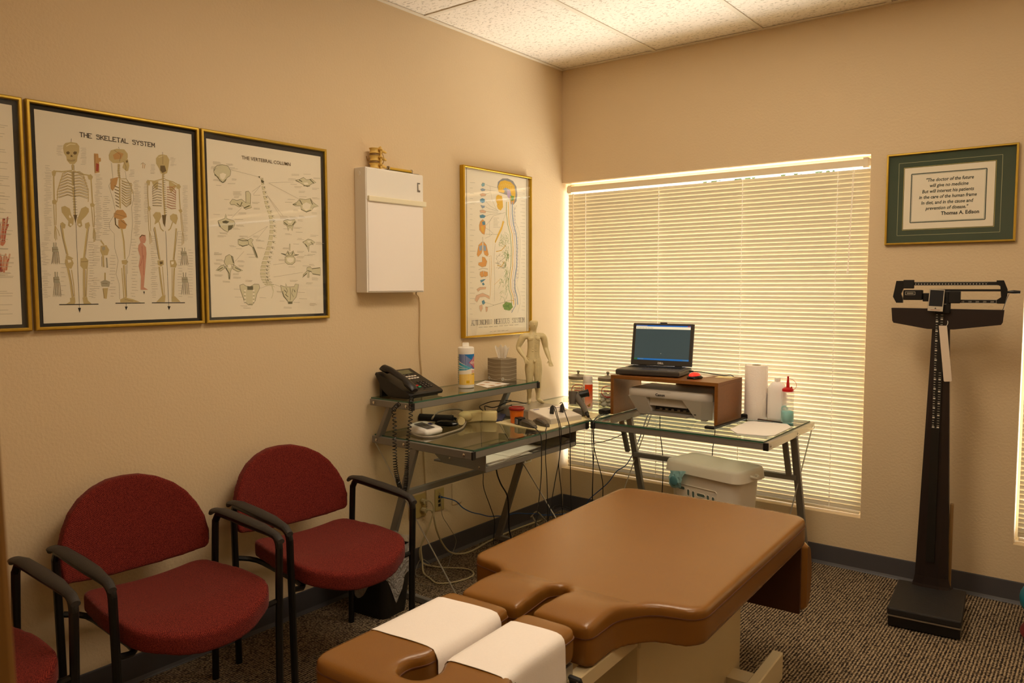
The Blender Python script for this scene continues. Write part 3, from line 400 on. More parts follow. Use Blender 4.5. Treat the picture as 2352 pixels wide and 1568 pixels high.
SPINE_PRINT = '''e0:258,574 267,574 269,562 261,563;y0.9:258,574 267,574;y0.7:258,574 261,563;m3:267,573 270,568;h2.2:268,573 273,567;m1.2:267,575 272,574;e0:261,558 270,557 273,546 263,546;y0.9:261,558 270,557;y0.7:261,558 263,546;m3:271,556 273,552;h2.2:272,556 277,550;m1.2:270,559 276,558;e0:263,541 273,540 277,527 266,527;y0.9:263,541 273,540;y0.7:263,541 266,527;m3:274,540 277,535;h2.2:276,540 281,533;m1.2:273,542 280,541;e0:266,522 277,522 280,508 270,508;y0.9:266,522 277,522;y0.7:266,522 270,508;m3:278,521 281,516;h2.2:280,521 286,514;m1.2:277,523 285,522;e0:269,503 281,503 285,489 273,489;y0.9:269,503 281,503;y0.7:269,503 273,489;m3:282,502 285,497;h2.2:284,502 290,495;m1.2:281,504 289,503;e0:273,484 286,484 290,470 277,470;y0.9:273,484 286,484;y0.7:273,484 277,470;m3:286,483 290,478;h2.2:288,483 295,476;m1.2:286,486 294,484;e0:277,465 291,465 298,451 285,452;y0.9:277,465 291,465;y0.7:277,465 285,452;m3:292,464 296,459;h2.2:294,464 301,457;m1.2:291,467 300,465;e0:285,446 300,446 307,432 292,433;y0.9:285,446 300,446;y0.7:285,446 292,433;m3:301,445 305,441;h2.2:303,445 311,438;m1.2:300,448 309,447;e0:292,427 307,427 311,413 296,413;y0.9:292,427 307,427;y0.7:292,427 296,413;m3:308,426 313,422;h2.2:311,426 319,419;m1.2:307,429 318,428;e0:295,408 311,408 314,394 298,394;y0.9:295,408 311,408;y0.7:295,408 298,394;m3:313,407 317,402;h2.2:315,407 324,400;m1.2:311,410 323,408;e0:297,389 314,388 314,374 297,375;y0.9:297,389 314,388;y0.7:297,389 297,375;m3:316,387 321,383;h2.2:318,388 328,380;m1.2:314,390 326,389;e0:296,369 314,369 312,353 295,354;y0.9:296,369 314,369;y0.7:296,369 295,354;m3:315,368 321,363;h2.2:318,368 328,360;m1.2:314,371 326,369;e0:293,348 312,347 307,328 289,329;y0.9:293,348 312,347;y0.7:293,348 289,329;m3:313,346 319,342;h2.2:316,346 326,339;m1.2:312,349 325,348;e0:287,323 307,322 302,305 282,306;y0.9:287,323 307,322;y0.7:287,323 282,306;m3:308,322 314,317;h2.2:311,322 322,314;m1.2:307,324 320,323;e0:281,301 301,300 295,285 275,286;y0.9:281,301 301,300;y0.7:281,301 275,286;m3:302,299 308,294;h2.2:305,299 317,291;m1.2:301,302 315,300;e0:273,281 294,280 288,266 267,266;y0.9:273,281 294,280;y0.7:273,281 267,266;m3:296,279 302,275;h2.2:299,279 311,271;m1.2:294,282 308,280;e0:266,261 287,260 280,246 259,247;y0.9:266,261 287,260;y0.7:266,261 259,247;m3:289,259 295,255;h2.2:292,259 304,251;m1.2:287,262 302,261;e0:257,241 279,240 275,228 253,229;y0.9:257,241 279,240;y0.7:257,241 253,229;m3:281,240 288,235;h2.2:285,240 297,231;m1.2:279,242 295,241;e0:252,225 274,224 272,214 249,215;y0.9:252,225 274,224;y0.7:252,225 249,215;m3:276,223 283,218;h2.2:280,223 293,214;m1.2:274,225 290,224;e0:248,210 271,209 271,199 247,200;y0.9:248,210 271,209;y0.7:248,210 247,200;m3:273,208 280,203;h2.2:277,208 290,199;m1.2:271,211 288,209;e0:246,195 271,194 272,184 247,185;y0.9:246,195 271,194;y0.7:246,195 247,185;m3:273,193 280,189;h2.2:276,193 291,184;m1.2:271,196 288,194;e0:247,181 272,180 275,172 250,173;y0.9:247,181 272,180;y0.7:247,181 250,173;m3:274,179 282,174;h2.2:278,179 292,170;m1.2:272,181 290,180;e0:250,169 276,167 281,161 255,162;y0.9:250,169 276,167;y0.7:250,169 255,162;m3:278,166 286,162;h2.2:282,166 297,157;m1.2:276,169 294,167;e0:255,158 282,156 289,151 262,153;y0.9:255,158 282,156;y0.7:255,158 262,153;m3:284,155 292,151;h2.2:288,155 304,146;m1.2:282,158 301,156;e0:263,149 290,147 299,142 272,144;y0.9:263,149 290,147;y0.7:263,149 272,144;m3:293,146 301,141;h2.2:297,146 312,137;m1.2:291,149 310,147;h5:277,161 299,142 305,121;h3:305,121 302,104 295,91;m1:269,171 277,149 282,153;m0:246,579 257,581 254,572;m0:261,569 275,563 269,554 260,559;h0:54,589 67,601 89,607 114,604 125,586 121,568 108,559 100,544 90,538 77,543 71,558 57,562 53,576;m1.6:54,589 67,601 89,607 114,604 125,586 121,568 108,559 100,544 90,538 77,543 71,558 57,562 53,576 54,589;w0:78,570 91,576 105,572 98,556 89,549 79,556;m3:57,567 75,549 90,539 103,552;m2:54,580 60,590;h0:117,464 129,479 148,476 169,482 185,472 206,471 213,453 186,444 173,457 157,451 137,459 122,457;m1.6:117,464 129,479 148,476 169,482 185,472 206,471 213,453 186,444 173,457 157,451 137,459 122,457 117,464;h0:188,513 201,517 211,506 209,469 188,470;m1.6:188,513 201,517 211,506 209,469 188,470 188,513;m4:148,464 163,454 171,471;m4:178,448 205,460;h3:148,471 163,468;h0:64,391 93,402 98,420 103,402 133,395 138,386 131,372 112,362 105,350 89,357 69,371;m1.6:64,391 93,402 98,420 103,402 133,395 138,386 131,372 112,362 105,350 89,357 69,371 64,391;m0:82,390 97,395 113,391 102,383 85,384;m0:107,376 130,379 122,363 106,355;m3:65,386 74,369;h0:149,324 169,329 195,323 194,305 168,297 149,305;m1.6:149,324 169,329 195,323 194,305 168,297 149,305 149,324;h0:193,324 206,331 217,326 210,315 231,271 236,254 228,256 211,298 195,307;m1.6:193,324 206,331 217,326 210,315 231,271 236,254 228,256 211,298 195,307 193,324;m5:216,298 233,257;m3:153,323 169,320 193,322;m3:153,303 169,299 191,304;h0:85,235 93,256 108,264 125,255 129,227 110,220 92,221;m1.6:85,235 93,256 108,264 125,255 129,227 110,220 92,221 85,235;h0:84,224 69,219 49,201 69,199 87,210;m1.6:84,224 69,219 49,201 69,199 87,210 84,224;h0:126,225 140,216 166,202 145,197 120,209;m1.6:126,225 140,216 166,202 145,197 120,209 126,225;h0:87,217 121,218 111,195 108,167 104,167 101,195;m1.6:87,217 121,218 111,195 108,167 104,167 101,195 87,217;w0:100,222 109,226 117,221 112,211 103,211;m4:118,259 126,231;m3:56,202 79,213;m3:132,214 158,203;m3:92,213 106,190 106,170;h0:151,145 167,149 179,141 198,139 217,149 238,148 242,135 226,107 220,84 204,65 188,66 170,80 160,108 153,126;m1.6:151,145 167,149 179,141 198,139 217,149 238,148 242,135 226,107 220,84 204,65 188,66 170,80 160,108 153,126 151,145;w0:169,126 178,127 178,120 169,119;w0:209,126 217,127 216,119 208,118;m1.5:168,119 174,116;m1.5:209,118 216,116;w0:169,112 177,113 177,106 169,105;w0:208,112 217,113 216,105 208,104;m1.5:168,105 174,102;m1.5:209,104 215,102;w0:169,98 177,99 177,92 168,91;w0:208,98 216,99 215,91 208,90;m1.5:167,91 174,88;m1.5:209,90 215,88;w0:168,84 177,85 176,78 168,77;w0:207,84 216,85 215,77 207,76;m1.5:167,77 173,74;m1.5:208,76 215,74;m0:184,140 211,141 210,126 184,126;m2:188,69 204,69;h0:426,583 447,588 468,599 485,590 510,597 534,584 509,575 488,561 467,568 449,575;m1.6:426,583 447,588 468,599 485,590 510,597 534,584 509,575 488,561 467,568 449,575 426,583;w0:467,577 488,580 494,572 473,569;m4:446,586 461,580;m4:501,594 522,580;m3:467,564 500,566;m3:429,581 446,577;h0:410,481 432,492 447,508 477,506 502,514 517,497 544,484 519,478 507,464 479,454 455,462 450,478 423,476;m1.6:410,481 432,492 447,508 477,506 502,514 517,497 544,484 519,478 507,464 479,454 455,462 450,478 423,476 410,481;w0:460,485 480,496 504,488 498,470 476,462 461,470;m4:446,503 459,484;m4:502,510 513,489;m3:452,464 479,456 503,465;m3:412,480 430,484;h0:363,410 383,418 395,414 418,419 426,409 412,396 405,371 394,388 385,370 379,392 364,398;m1.6:363,410 383,418 395,414 418,419 426,409 412,396 405,371 394,388 385,370 379,392 364,398 363,410;w0:383,411 406,414 400,403 387,403;m4:366,404 383,394;m4:421,411 406,394;m2:383,389 394,393 406,391;h0:457,327 473,334 485,341 503,338 523,328 503,319 490,314 487,286 481,303 469,318;m1.6:457,327 473,334 485,341 503,338 523,328 503,319 490,314 487,286 481,303 469,318 457,327;w0:482,333 500,334 494,326 483,326;m3:469,320 481,308;m2.5:500,329 512,317;h3.5:393,317 392,286;m1:390,317 388,288;h0:347,276 371,273 380,288 392,278 409,289 414,274 436,273 411,267 392,264 372,267;m1.6:347,276 371,273 380,288 392,278 409,289 414,274 436,273 411,267 392,264 372,267 347,276;h0:366,261 379,266 405,267 417,257 416,242 401,231 378,232 365,241;m1.6:366,261 379,266 405,267 417,257 416,242 401,231 378,232 365,241 366,261;w0:375,257 391,260 410,257 406,243 391,238 377,244;m3.5:380,283 387,271;m3.5:407,284 400,271;m2:348,275 371,270;m2:414,271 435,273;h0:476,219 494,224 503,214 547,220 546,187 506,192 497,204 486,199 486,177 478,177 478,197 453,177 456,189 475,204;m1.6:476,219 494,224 503,214 547,220 546,187 506,192 497,204 486,199 486,177 478,177 478,197 453,177 456,189 475,204 476,219;m3:503,215 545,220;m3:506,193 544,188;m4:457,182 474,194;m3:478,207 500,202;h0:341,144 364,137 367,152 373,137 408,138 414,149 431,148 425,120 418,95 400,78 397,67 377,67 374,79 354,98 344,125;m1.6:341,144 364,137 367,152 373,137 408,138 414,149 431,148 425,120 418,95 400,78 397,67 377,67 374,79 354,98 344,125 341,144;m2:387,135 389,105 386,81;m3:358,125 369,115;m3:407,125 413,115;m3:363,106 377,96;m0:376,76 398,76 395,67 378,67;m3:349,120 357,98 374,79;m2:367,135 375,120 366,106;m2:402,130 395,110 404,95;t0.8:124,592 246,578;t0.8:294,558 417,575;t0.8:297,557 441,507;t0.8:258,545 217,516;t0.8:258,545 222,505;t0.8:287,508 349,426;t0.8:287,508 363,428;t0.8:171,452 123,406;t0.8:286,384 188,330;t0.8:286,384 233,327;t0.8:173,278 133,238;t0.8:307,228 367,236;t0.8:308,178 454,199;t0.8:243,132 282,144;t0.8:313,147 339,139;t1.3:50,613 80,615;t1.3:50,609 84,612;t1.3:50,605 83,608;t1.3:105,612 133,614;t1.3:107,608 136,611;t1.3:43,594 61,596;t1.3:41,590 64,592;t1.3:41,586 69,589;t1.3:119,599 143,601;t1.3:120,595 156,598;t1.3:128,557 149,558;t1.3:128,553 148,554;t1.3:50,547 70,548;t1.3:48,543 83,545;t1.3:60,526 83,527;t1.3:110,537 143,540;t1.3:132,508 169,511;t1.3:133,504 164,506;t1.3:132,500 169,502;t1.3:133,496 169,498;t1.3:93,475 115,476;t1.3:137,490 159,492;t1.3:136,486 157,487;t1.3:223,503 255,505;t1.3:216,474 250,476;t1.3:217,470 243,471;t1.3:223,452 251,453;t1.3:222,448 251,449;t1.3:109,443 128,444;t1.3:109,439 127,440;t1.3:154,428 188,430;t1.3:152,424 187,426;t1.3:45,415 73,416;t1.3:106,416 127,417;t1.3:136,402 174,404;t1.3:141,380 174,381;t1.3:143,376 178,377;t1.3:125,368 151,368;t1.3:126,364 159,364;t1.3:69,347 102,347;t1.3:71,343 103,343;t1.3:61,335 97,335;t1.3:61,331 86,331;t1.3:156,338 192,339;t1.3:155,334 192,335;t1.3:216,341 242,342;t1.3:216,337 239,337;t1.3:228,326 252,326;t1.3:230,322 268,323;t1.3:110,299 131,299;t1.3:112,295 139,295;t1.3:233,297 258,297;t1.3:234,293 269,293;t1.3:139,288 165,288;t1.3:186,267 224,268;t1.3:194,256 224,256;t1.3:44,270 63,270;t1.3:43,266 77,266;t1.3:43,262 75,262;t1.3:51,243 78,243;t1.3:51,239 85,239;t1.3:41,230 68,229;t1.3:43,226 74,225;t1.3:144,241 170,241;t1.3:142,237 175,237;t1.3:147,223 171,222;t1.3:147,219 169,218;t1.3:42,185 78,184;t1.3:44,181 72,180;t1.3:123,190 148,190;t1.3:121,186 147,186;t1.3:123,177 157,176;t1.3:122,173 155,172;t1.3:77,161 107,160;t1.3:77,157 108,156;t1.3:176,164 209,163;t1.3:176,160 205,159;t1.3:124,130 155,129;t1.3:127,99 164,97;t1.3:239,95 270,93;t1.3:151,64 182,62;t1.3:164,55 197,53;t1.3:408,606 446,609;t1.3:408,601 446,605;t1.3:469,613 506,616;t1.3:391,585 428,588;t1.3:389,580 428,583;t1.3:519,603 556,606;t1.3:520,599 562,602;t1.3:401,564 433,566;t1.3:420,556 460,559;t1.3:422,552 453,554;t1.3:511,558 549,561;t1.3:512,553 537,555;t1.3:442,539 475,541;t1.3:442,534 472,536;t1.3:385,500 422,502;t1.3:444,516 481,519;t1.3:511,518 539,520;t1.3:512,514 550,516;t1.3:372,487 408,489;t1.3:413,459 435,460;t1.3:412,455 439,456;t1.3:506,454 534,455;t1.3:507,449 535,450;t1.3:440,437 464,437;t1.3:441,432 471,433;t1.3:348,428 381,429;t1.3:347,424 387,425;t1.3:346,419 377,420;t1.3:393,429 424,430;t1.3:393,424 433,426;t1.3:434,419 458,420;t1.3:435,415 459,415;t1.3:361,378 389,379;t1.3:414,386 455,388;t1.3:414,382 444,383;t1.3:423,367 457,368;t1.3:369,358 393,358;t1.3:369,354 402,355;t1.3:498,358 540,359;t1.3:497,353 527,354;t1.3:431,341 452,341;t1.3:428,336 464,337;t1.3:527,330 553,330;t1.3:527,326 569,326;t1.3:526,321 559,321;t1.3:497,289 527,289;t1.3:499,285 529,285;t1.3:481,276 521,276;t1.3:479,272 507,271;t1.3:463,271 494,271;t1.3:408,317 437,317;t1.3:358,299 387,299;t1.3:355,295 387,295;t1.3:427,287 463,287;t1.3:428,282 456,282;t1.3:426,265 464,265;t1.3:423,260 458,260;t1.3:334,250 374,250;t1.3:335,246 360,246;t1.3:418,250 444,249;t1.3:420,245 446,245;t1.3:383,221 414,221;t1.3:454,226 489,226;t1.3:488,234 512,234;t1.3:488,230 516,229;t1.3:501,177 531,176;t1.3:500,172 535,172;t1.3:501,168 531,167;t1.3:471,155 505,154;t1.3:468,151 498,150;t1.3:387,165 427,164;t1.3:388,161 420,160;t1.3:321,120 359,119;t1.3:322,116 355,115;t1.3:427,115 462,113;t1.3:432,88 473,86;t1.3:404,73 435,72;t1.3:334,79 358,78;t1.3:354,54 393,52;t1.3:353,50 393,48;t1.3:487,67 518,65;t1.3:485,62 525,60;t1.3:487,58 511,56'''
NERVE_PRINT = '''k3:41,902 574,897;k3:41,902 39,-3;k3:571,897 571,1;G0:300,825 307,852 347,875 394,880 443,871 475,842 483,797 475,760 448,738 423,739 410,784 315,795;Y0:307,829 328,857 368,867 421,863 456,844 466,808 464,775 442,750 421,758 410,790 378,823 357,795 310,799;B0:349,814 373,827 415,820 429,785 410,784 378,807;v0:389,821 421,809 410,764 389,782;n0:421,788 453,787 448,757 426,752;O0:421,755 459,765 448,742 426,740;w1.4:321,835 336,838 326,815;w1.4:337,840 353,837 344,817;w1.4:354,846 370,837 363,818;w1.4:371,852 387,837 382,820;w1.4:388,849 404,841 402,822;w1.4:405,847 421,844 421,824;w1.4:422,845 438,848 440,826;Y0:292,773 307,782 341,778 348,752 351,717 330,696 306,704 296,719 300,729 286,750;r1.5:300,728 313,727;Y0:348,642 361,636 340,590 308,549 280,512 277,522 305,568 335,609;g1.3:280,509 266,418 276,322 272,192;g0.9:377,690 335,680 263,662 232,628 230,552;g1:377,686 356,649 367,630;B9:436,753 435,687 446,628 470,577 480,490 475,390 456,309 458,256 479,215 485,168;Y5:399,750 399,685 409,626 433,575 443,489 437,389 418,309 420,256 442,216 447,169;n4:382,749 382,683 392,625 415,574 426,489 420,389 401,309 403,256 425,216 430,169;v3:416,751 416,686 426,627 450,576 461,490 455,390 436,309 438,256 460,215 465,168;g1:485,617 507,565 509,458 490,323 473,283 506,222 508,174 484,121;g1.4:475,736 453,708 463,643 491,604;B5:462,202 462,162 426,125;G1.2:455,735 447,655 491,564 496,457 473,350 462,269 484,188 428,122;G1.4:446,721 468,717;v2.4:451,713 464,712;G1.4:446,700 468,697;v2.4:451,693 464,691;G1.4:446,680 468,676;v2.4:450,672 464,671;G1.4:446,660 468,656;v2.4:450,652 464,650;G1.4:446,639 468,635;v2.4:450,631 463,630;G1.4:446,619 468,614;v2.4:450,611 463,609;G1.4:446,598 468,594;v2.4:450,590 463,588;G1.4:446,577 468,573;v2.4:450,570 463,568;G1.4:470,558 492,554;v2.4:474,550 487,548;G1.4:470,537 492,533;v2.4:474,530 487,527;G1.4:470,517 492,512;v2.4:474,509 487,507;G1.4:469,496 492,492;v2.4:474,488 487,486;G1.4:469,475 491,471;v2.4:474,468 487,465;G1.4:469,455 491,450;v2.4:474,447 487,444;G1.4:469,434 491,429;v2.4:474,426 487,424;G1.4:469,413 491,408;v2.4:474,405 487,403;G1.4:469,392 491,388;v2.4:473,385 487,382;G1.4:469,372 491,367;v2.4:473,364 487,361;G1.4:469,351 491,346;v2.4:473,343 487,340;G1.4:469,330 491,325;v2.4:473,322 487,320;G1.4:445,309 467,304;v2.4:449,301 462,299;G1.4:445,289 466,283;v2.4:449,281 462,278;G1.4:444,268 466,262;v2.4:449,260 462,257;G1.4:444,247 466,242;v2.4:449,239 462,236;G1.4:444,226 466,221;v2.4:449,218 462,215;G1.4:444,206 466,200;v2.4:449,197 462,195;n0.9:348,564 361,560 360,544;n0.9:328,517 309,506 320,502;n0.9:355,476 340,469 371,445;n0.9:366,533 397,530 392,515;n0.9:335,568 330,551 332,543;n0.9:371,536 379,532 363,519;n0.9:374,529 369,516 383,510;n0.9:382,494 374,481 394,464;n0.9:378,547 409,544 385,520;n0.9:335,519 316,504 356,496;n0.9:389,545 404,532 403,523;n0.9:386,461 389,447 377,434;n0.9:371,455 394,447 377,429;n0.9:325,522 313,517 317,494;n0.9:333,551 333,533 326,529;n0.9:364,469 386,452 365,448;n0.9:350,468 379,463 347,451;n0.9:341,520 351,513 330,498;n0.9:351,510 380,496 362,485;n0.9:374,578 401,563 401,550;n0.9:353,532 337,517 345,517;n0.9:339,562 336,558 329,546;n0.9:331,535 312,517 347,520;n0.9:342,538 341,533 368,507;n0.9:358,521 342,515 362,503;n0.9:385,564 365,545 397,549;n0.9:364,581 371,562 390,555;n0.9:343,536 331,519 355,508;n0.9:348,554 370,536 374,527;n0.9:384,488 375,476 389,475;n0.9:326,546 319,531 356,526;n0.9:393,456 423,448 391,438;n0.9:338,556 350,539 363,535;n0.9:372,480 355,465 400,452;n0.9:379,523 367,506 383,494;n0.9:396,534 396,515 416,518;n0.9:333,563 360,548 329,534;n0.9:396,500 394,487 391,486;n0.9:396,501 402,482 403,471;n0.9:385,558 377,549 385,533;N1.6:377,409 368,378;n1.6:377,383 379,352;n1.6:392,364 392,342;N1.6:360,335 358,321;n1.6:394,480 386,459;n1.6:375,280 371,258;N1.6:385,327 375,304;n1.6:373,412 380,390;n1.6:385,325 395,305;N1.6:375,311 375,285;n1.6:378,355 378,324;n1.6:386,287 398,271;N1.6:391,326 400,313;n1.6:380,447 369,431;n1.6:389,460 396,430;N1.6:389,438 393,425;n1.6:387,236 379,204;n1.6:378,370 390,341;N1.6:379,436 380,418;n1.6:375,426 381,416;n1.6:374,327 361,309;N1.6:375,308 364,275;n1.6:388,262 378,246;n1.6:393,470 387,457;N1.6:392,364 400,348;n1.6:396,440 398,413;n1.6:368,455 372,436;N1.6:398,461 401,433;n1.6:395,458 384,428;n1.6:372,355 373,324;N1.6:367,406 368,391;n1.6:371,450 359,435;n1.6:373,394 379,378;N1.6:366,342 362,332;n1.6:364,411 370,388;n1.6:380,428 391,416;N1.6:369,254 369,224;n1.6:378,372 383,339;n1.6:390,386 395,361;N1.6:373,368 361,355;n1.6:391,461 385,447;n1.6:394,457 404,432;N1.6:371,402 366,382;n1.6:380,437 374,405;n1.6:371,211 364,179;N1.6:374,395 362,376;n1.6:377,349 369,327;n1.6:376,479 365,459;N1.6:367,468 362,453;n1.6:376,318 383,293;n1.6:386,282 383,265;N1.6:357,208 363,183;n1.6:395,469 405,445;n1.6:384,277 374,255;N1.6:388,341 396,312;n1.6:389,319 393,293;n1.6:365,416 355,398;N1.6:394,452 395,427;n1.6:381,307 381,297;n1.6:381,259 381,237;g0.7:292,400 302,405 279,404;g0.7:303,395 312,386 304,397;g0.7:340,415 351,413 347,423;g0.7:307,440 317,444 311,449;g0.7:308,447 315,444 316,451;g0.7:323,412 323,419 338,418;g0.7:360,376 345,377 373,368;g0.7:308,417 299,409 299,415;g0.7:328,441 345,449 341,442;g0.7:342,383 334,376 343,392;g0.7:325,452 325,456 315,455;g0.7:353,428 337,423 366,436;g0.7:342,380 358,384 340,382;g0.7:333,374 329,376 326,383;g0.7:352,445 346,437 345,449;g0.7:302,412 299,404 316,407;g0.7:358,404 375,403 368,412;g0.7:322,395 332,393 316,403;g0.7:296,379 297,382 291,375;g0.7:307,376 314,379 310,378;g0.7:300,439 291,431 301,444;g0.7:365,382 365,389 356,390;g0.7:294,425 287,429 298,418;g0.7:319,394 317,393 316,397;g0.7:309,447 326,454 310,445;g0.7:303,385 297,389 302,385;g0.7:353,378 368,387 338,374;g0.7:323,382 328,392 321,374;g0.7:354,388 372,393 342,394;g0.7:340,412 357,408 347,407;g0.7:330,417 315,411 322,409;g0.7:310,402 299,406 317,398;g0.7:292,443 295,441 290,448;g0.7:288,405 282,405 305,402;g0.7:324,383 316,388 341,380;g0.7:289,427 290,424 287,432;g0.7:359,401 351,409 355,402;g0.7:302,399 314,394 304,404;g0.7:311,376 323,381 303,371;g0.7:362,430 363,436 354,432;n1:352,252 314,235;n1:353,300 314,292;n1:332,316 354,286;n1:354,245 355,230;n1:352,303 346,295;n1:331,252 326,237;n1:317,304 321,288;n1:321,222 357,209;n1:347,285 350,267;n1:335,317 326,286;n1:331,302 354,294;n1:347,279 347,271;n1:320,318 355,305;n1:350,243 324,230;n1:339,221 320,196;n1:327,289 307,263;n0:343,168 375,187 423,179 440,155 407,136 359,143;N1:391,163 428,152;N1:391,163 431,184;N1:391,163 360,162;N1:391,163 432,135;N1:391,163 375,173;N1:391,163 379,160;N1:391,163 429,176;N1:391,163 416,146;N1:391,163 418,145;N1:391,163 397,169;N1:391,163 369,168;N1:391,163 415,182;N1:391,163 357,147;N1:391,163 362,184;N1:391,163 341,158;N1:391,163 369,135;N1:391,163 424,133;N1:391,163 363,182;N1:391,163 347,161;N1:391,163 407,162;N1:391,163 360,165;N1:391,163 398,150;N1:391,163 411,141;N1:391,163 403,180;Y4:287,467 334,475 376,506;Y4:297,393 333,384 360,414;k1.2:259,169 332,181 407,193 445,194;Y3:418,196 451,189 440,179;Y2:221,437 243,444 246,386 240,283 229,205;Y1.4:231,430 230,283;Y1.4:270,283 323,315;u0:162,821 174,834 192,832 189,818 170,813;g0.8:162,821 174,834 192,832 189,818 170,813 162,821;B0:154,797 172,804 196,800 190,792 166,788;g0.8:154,797 172,804 196,800 190,792 166,788 154,797;p0:149,770 174,778 205,775 195,765 160,760;g0.8:149,770 174,778 205,775 195,765 160,760 149,770;U0:150,742 170,751 191,747 191,732 171,725 152,730;B0:155,712 183,710 191,713 188,702 169,697;g0.8:155,712 183,710 191,713 188,702 169,697 155,712;p0:148,683 173,689 203,683 195,673 153,672;g0.8:148,683 173,689 203,683 195,673 153,672 148,683;U0:147,657 173,664 198,658 186,646 153,643;O0:151,623 172,637 194,626 197,594 187,556 167,561 144,579 143,604;g0.8:151,623 172,637 194,626 197,594 187,556 167,561 144,579 143,604 151,623;U0:166,624 190,629 194,610 172,606;Y0:157,599 177,600 182,568 164,574;O0:167,517 137,497 122,446 131,433 161,454 169,473;g0.8:167,517 137,497 122,446 131,433 161,454 169,473 167,517;O0:179,518 203,500 221,449 211,438 186,448 177,473;g0.8:179,518 203,500 221,449 211,438 186,448 177,473 179,518;B0:140,491 167,498 163,470 144,467;B0:179,499 199,494 201,469 181,468;g2:172,543 171,511;O0:166,435 189,432 208,411 198,385 165,379 133,390 136,403 166,407;g0.8:166,435 189,432 208,411 198,385 165,379 133,390 136,403 166,407 166,435;D1.6:136,365 170,373 215,369;O0:148,352 175,359 178,327 158,324 146,337;g0.8:148,352 175,359 178,327 158,324 146,337 148,352;O0:180,358 212,353 214,334 192,326 178,331;g0.8:180,358 212,353 214,334 192,326 178,331 180,358;U0:148,308 175,313 196,315 175,302 155,295;U0:162,289 176,296 187,285 173,279;p0:118,258 145,270 199,271 194,260 150,257 130,246;g0.8:118,258 145,270 199,271 194,260 150,257 130,246 118,258;p0:102,201 115,226 169,238 225,222 227,205 189,219 144,216 120,189;g0.8:102,201 115,226 169,238 225,222 227,205 189,219 144,216 120,189 102,201;U0:161,194 179,201 191,184 175,174 165,180;g0.8:161,194 179,201 191,184 175,174 165,180 161,194;p0:141,169 164,175 168,155 153,135 143,153;g0.8:141,169 164,175 168,155 153,135 143,153 141,169;p0:193,164 214,161 208,138 196,134;g0.8:193,164 214,161 208,138 196,134 193,164;g0.8:196,828 234,822 305,819;g0.8:196,799 233,798 307,799;g0.8:195,774 233,785 233,792;g0.8:195,740 233,716 306,694;g0.8:195,708 233,698 309,691;g0.8:195,683 233,682 304,684;g0.8:194,654 233,667 335,683;g0.8:194,601 232,632 263,662;g0.8:194,594 232,581 262,566;g0.8:194,560 232,560 303,563;g0.8:193,537 232,549 252,561;g0.8:191,187 229,179 265,171;g0.8:190,158 229,163 265,169;g0.7:234,822 253,751 294,696;t1.1:68,824 110,827;t1.1:68,796 90,797;t1.1:68,769 99,771;t1.1:67,741 92,742;t1.1:67,713 105,715;t1.1:67,686 85,686;t1.1:66,658 87,658;t1.1:66,630 86,630;t1.1:66,603 83,602;t1.1:66,575 109,576;t1.1:65,547 98,547;t1.1:65,519 88,519;t1.1:65,491 91,491;t1.1:64,463 112,464;t1.1:64,435 94,435;t1.1:64,407 84,407;t1.1:64,379 105,379;t1.1:63,351 99,351;t1.1:63,323 111,322;t1.1:63,295 78,294;t1.1:62,267 91,266;t1.1:62,239 104,238;t1.1:62,211 104,209;t1.1:62,183 107,181;t1.1:61,155 74,153;t1.1:61,127 83,125;t1.1:535,828 556,828;t1.1:533,807 556,807;t1.1:507,784 556,786;t1.1:520,765 556,766;t1.1:508,743 556,745;t1.1:527,724 556,724;t1.1:510,702 556,703;t1.1:524,682 556,682;t1.1:530,662 556,661;t1.1:513,640 556,640;t1.1:507,619 556,620;t1.1:535,600 556,599;t1.1:519,578 556,578;t1.1:518,557 556,557;t1.1:531,537 556,536;t1.1:526,516 556,515;t1.1:534,495 556,494;t1.1:532,474 555,473;t1.1:530,453 555,452;t1.1:518,432 555,431;t1.1:516,411 555,410;t1.1:531,390 555,389;t1.1:538,369 555,368;t1.1:527,348 555,346;t1.1:515,327 555,325;t1.1:532,306 555,304;t1.1:527,285 555,283;t1.1:531,264 555,262;t1.1:511,243 555,241;t1.1:519,222 555,220;t1.1:536,201 555,199;t1.1:534,180 555,177;t1.1:524,159 555,156;t1.1:519,138 555,135;t0.8:265,650 315,653;t0.8:265,643 298,645;t0.8:265,635 301,638;t0.8:265,628 317,632;t0.8:265,621 308,624;t0.8:265,614 304,617;t0.8:265,607 305,610;t0.8:264,600 325,604;t2:133,52 166,52;t2:176,52 210,52;t2:221,52 254,52;t2:266,52 300,52;t2:312,52 346,52;t2:358,52 393,52;t2:405,52 441,52;t2:453,52 490,53;t1.6:228,23 252,24;t1.6:262,23 287,24;t1.6:298,24 323,24;t1.6:333,24 359,25;t1.6:370,24 395,25'''
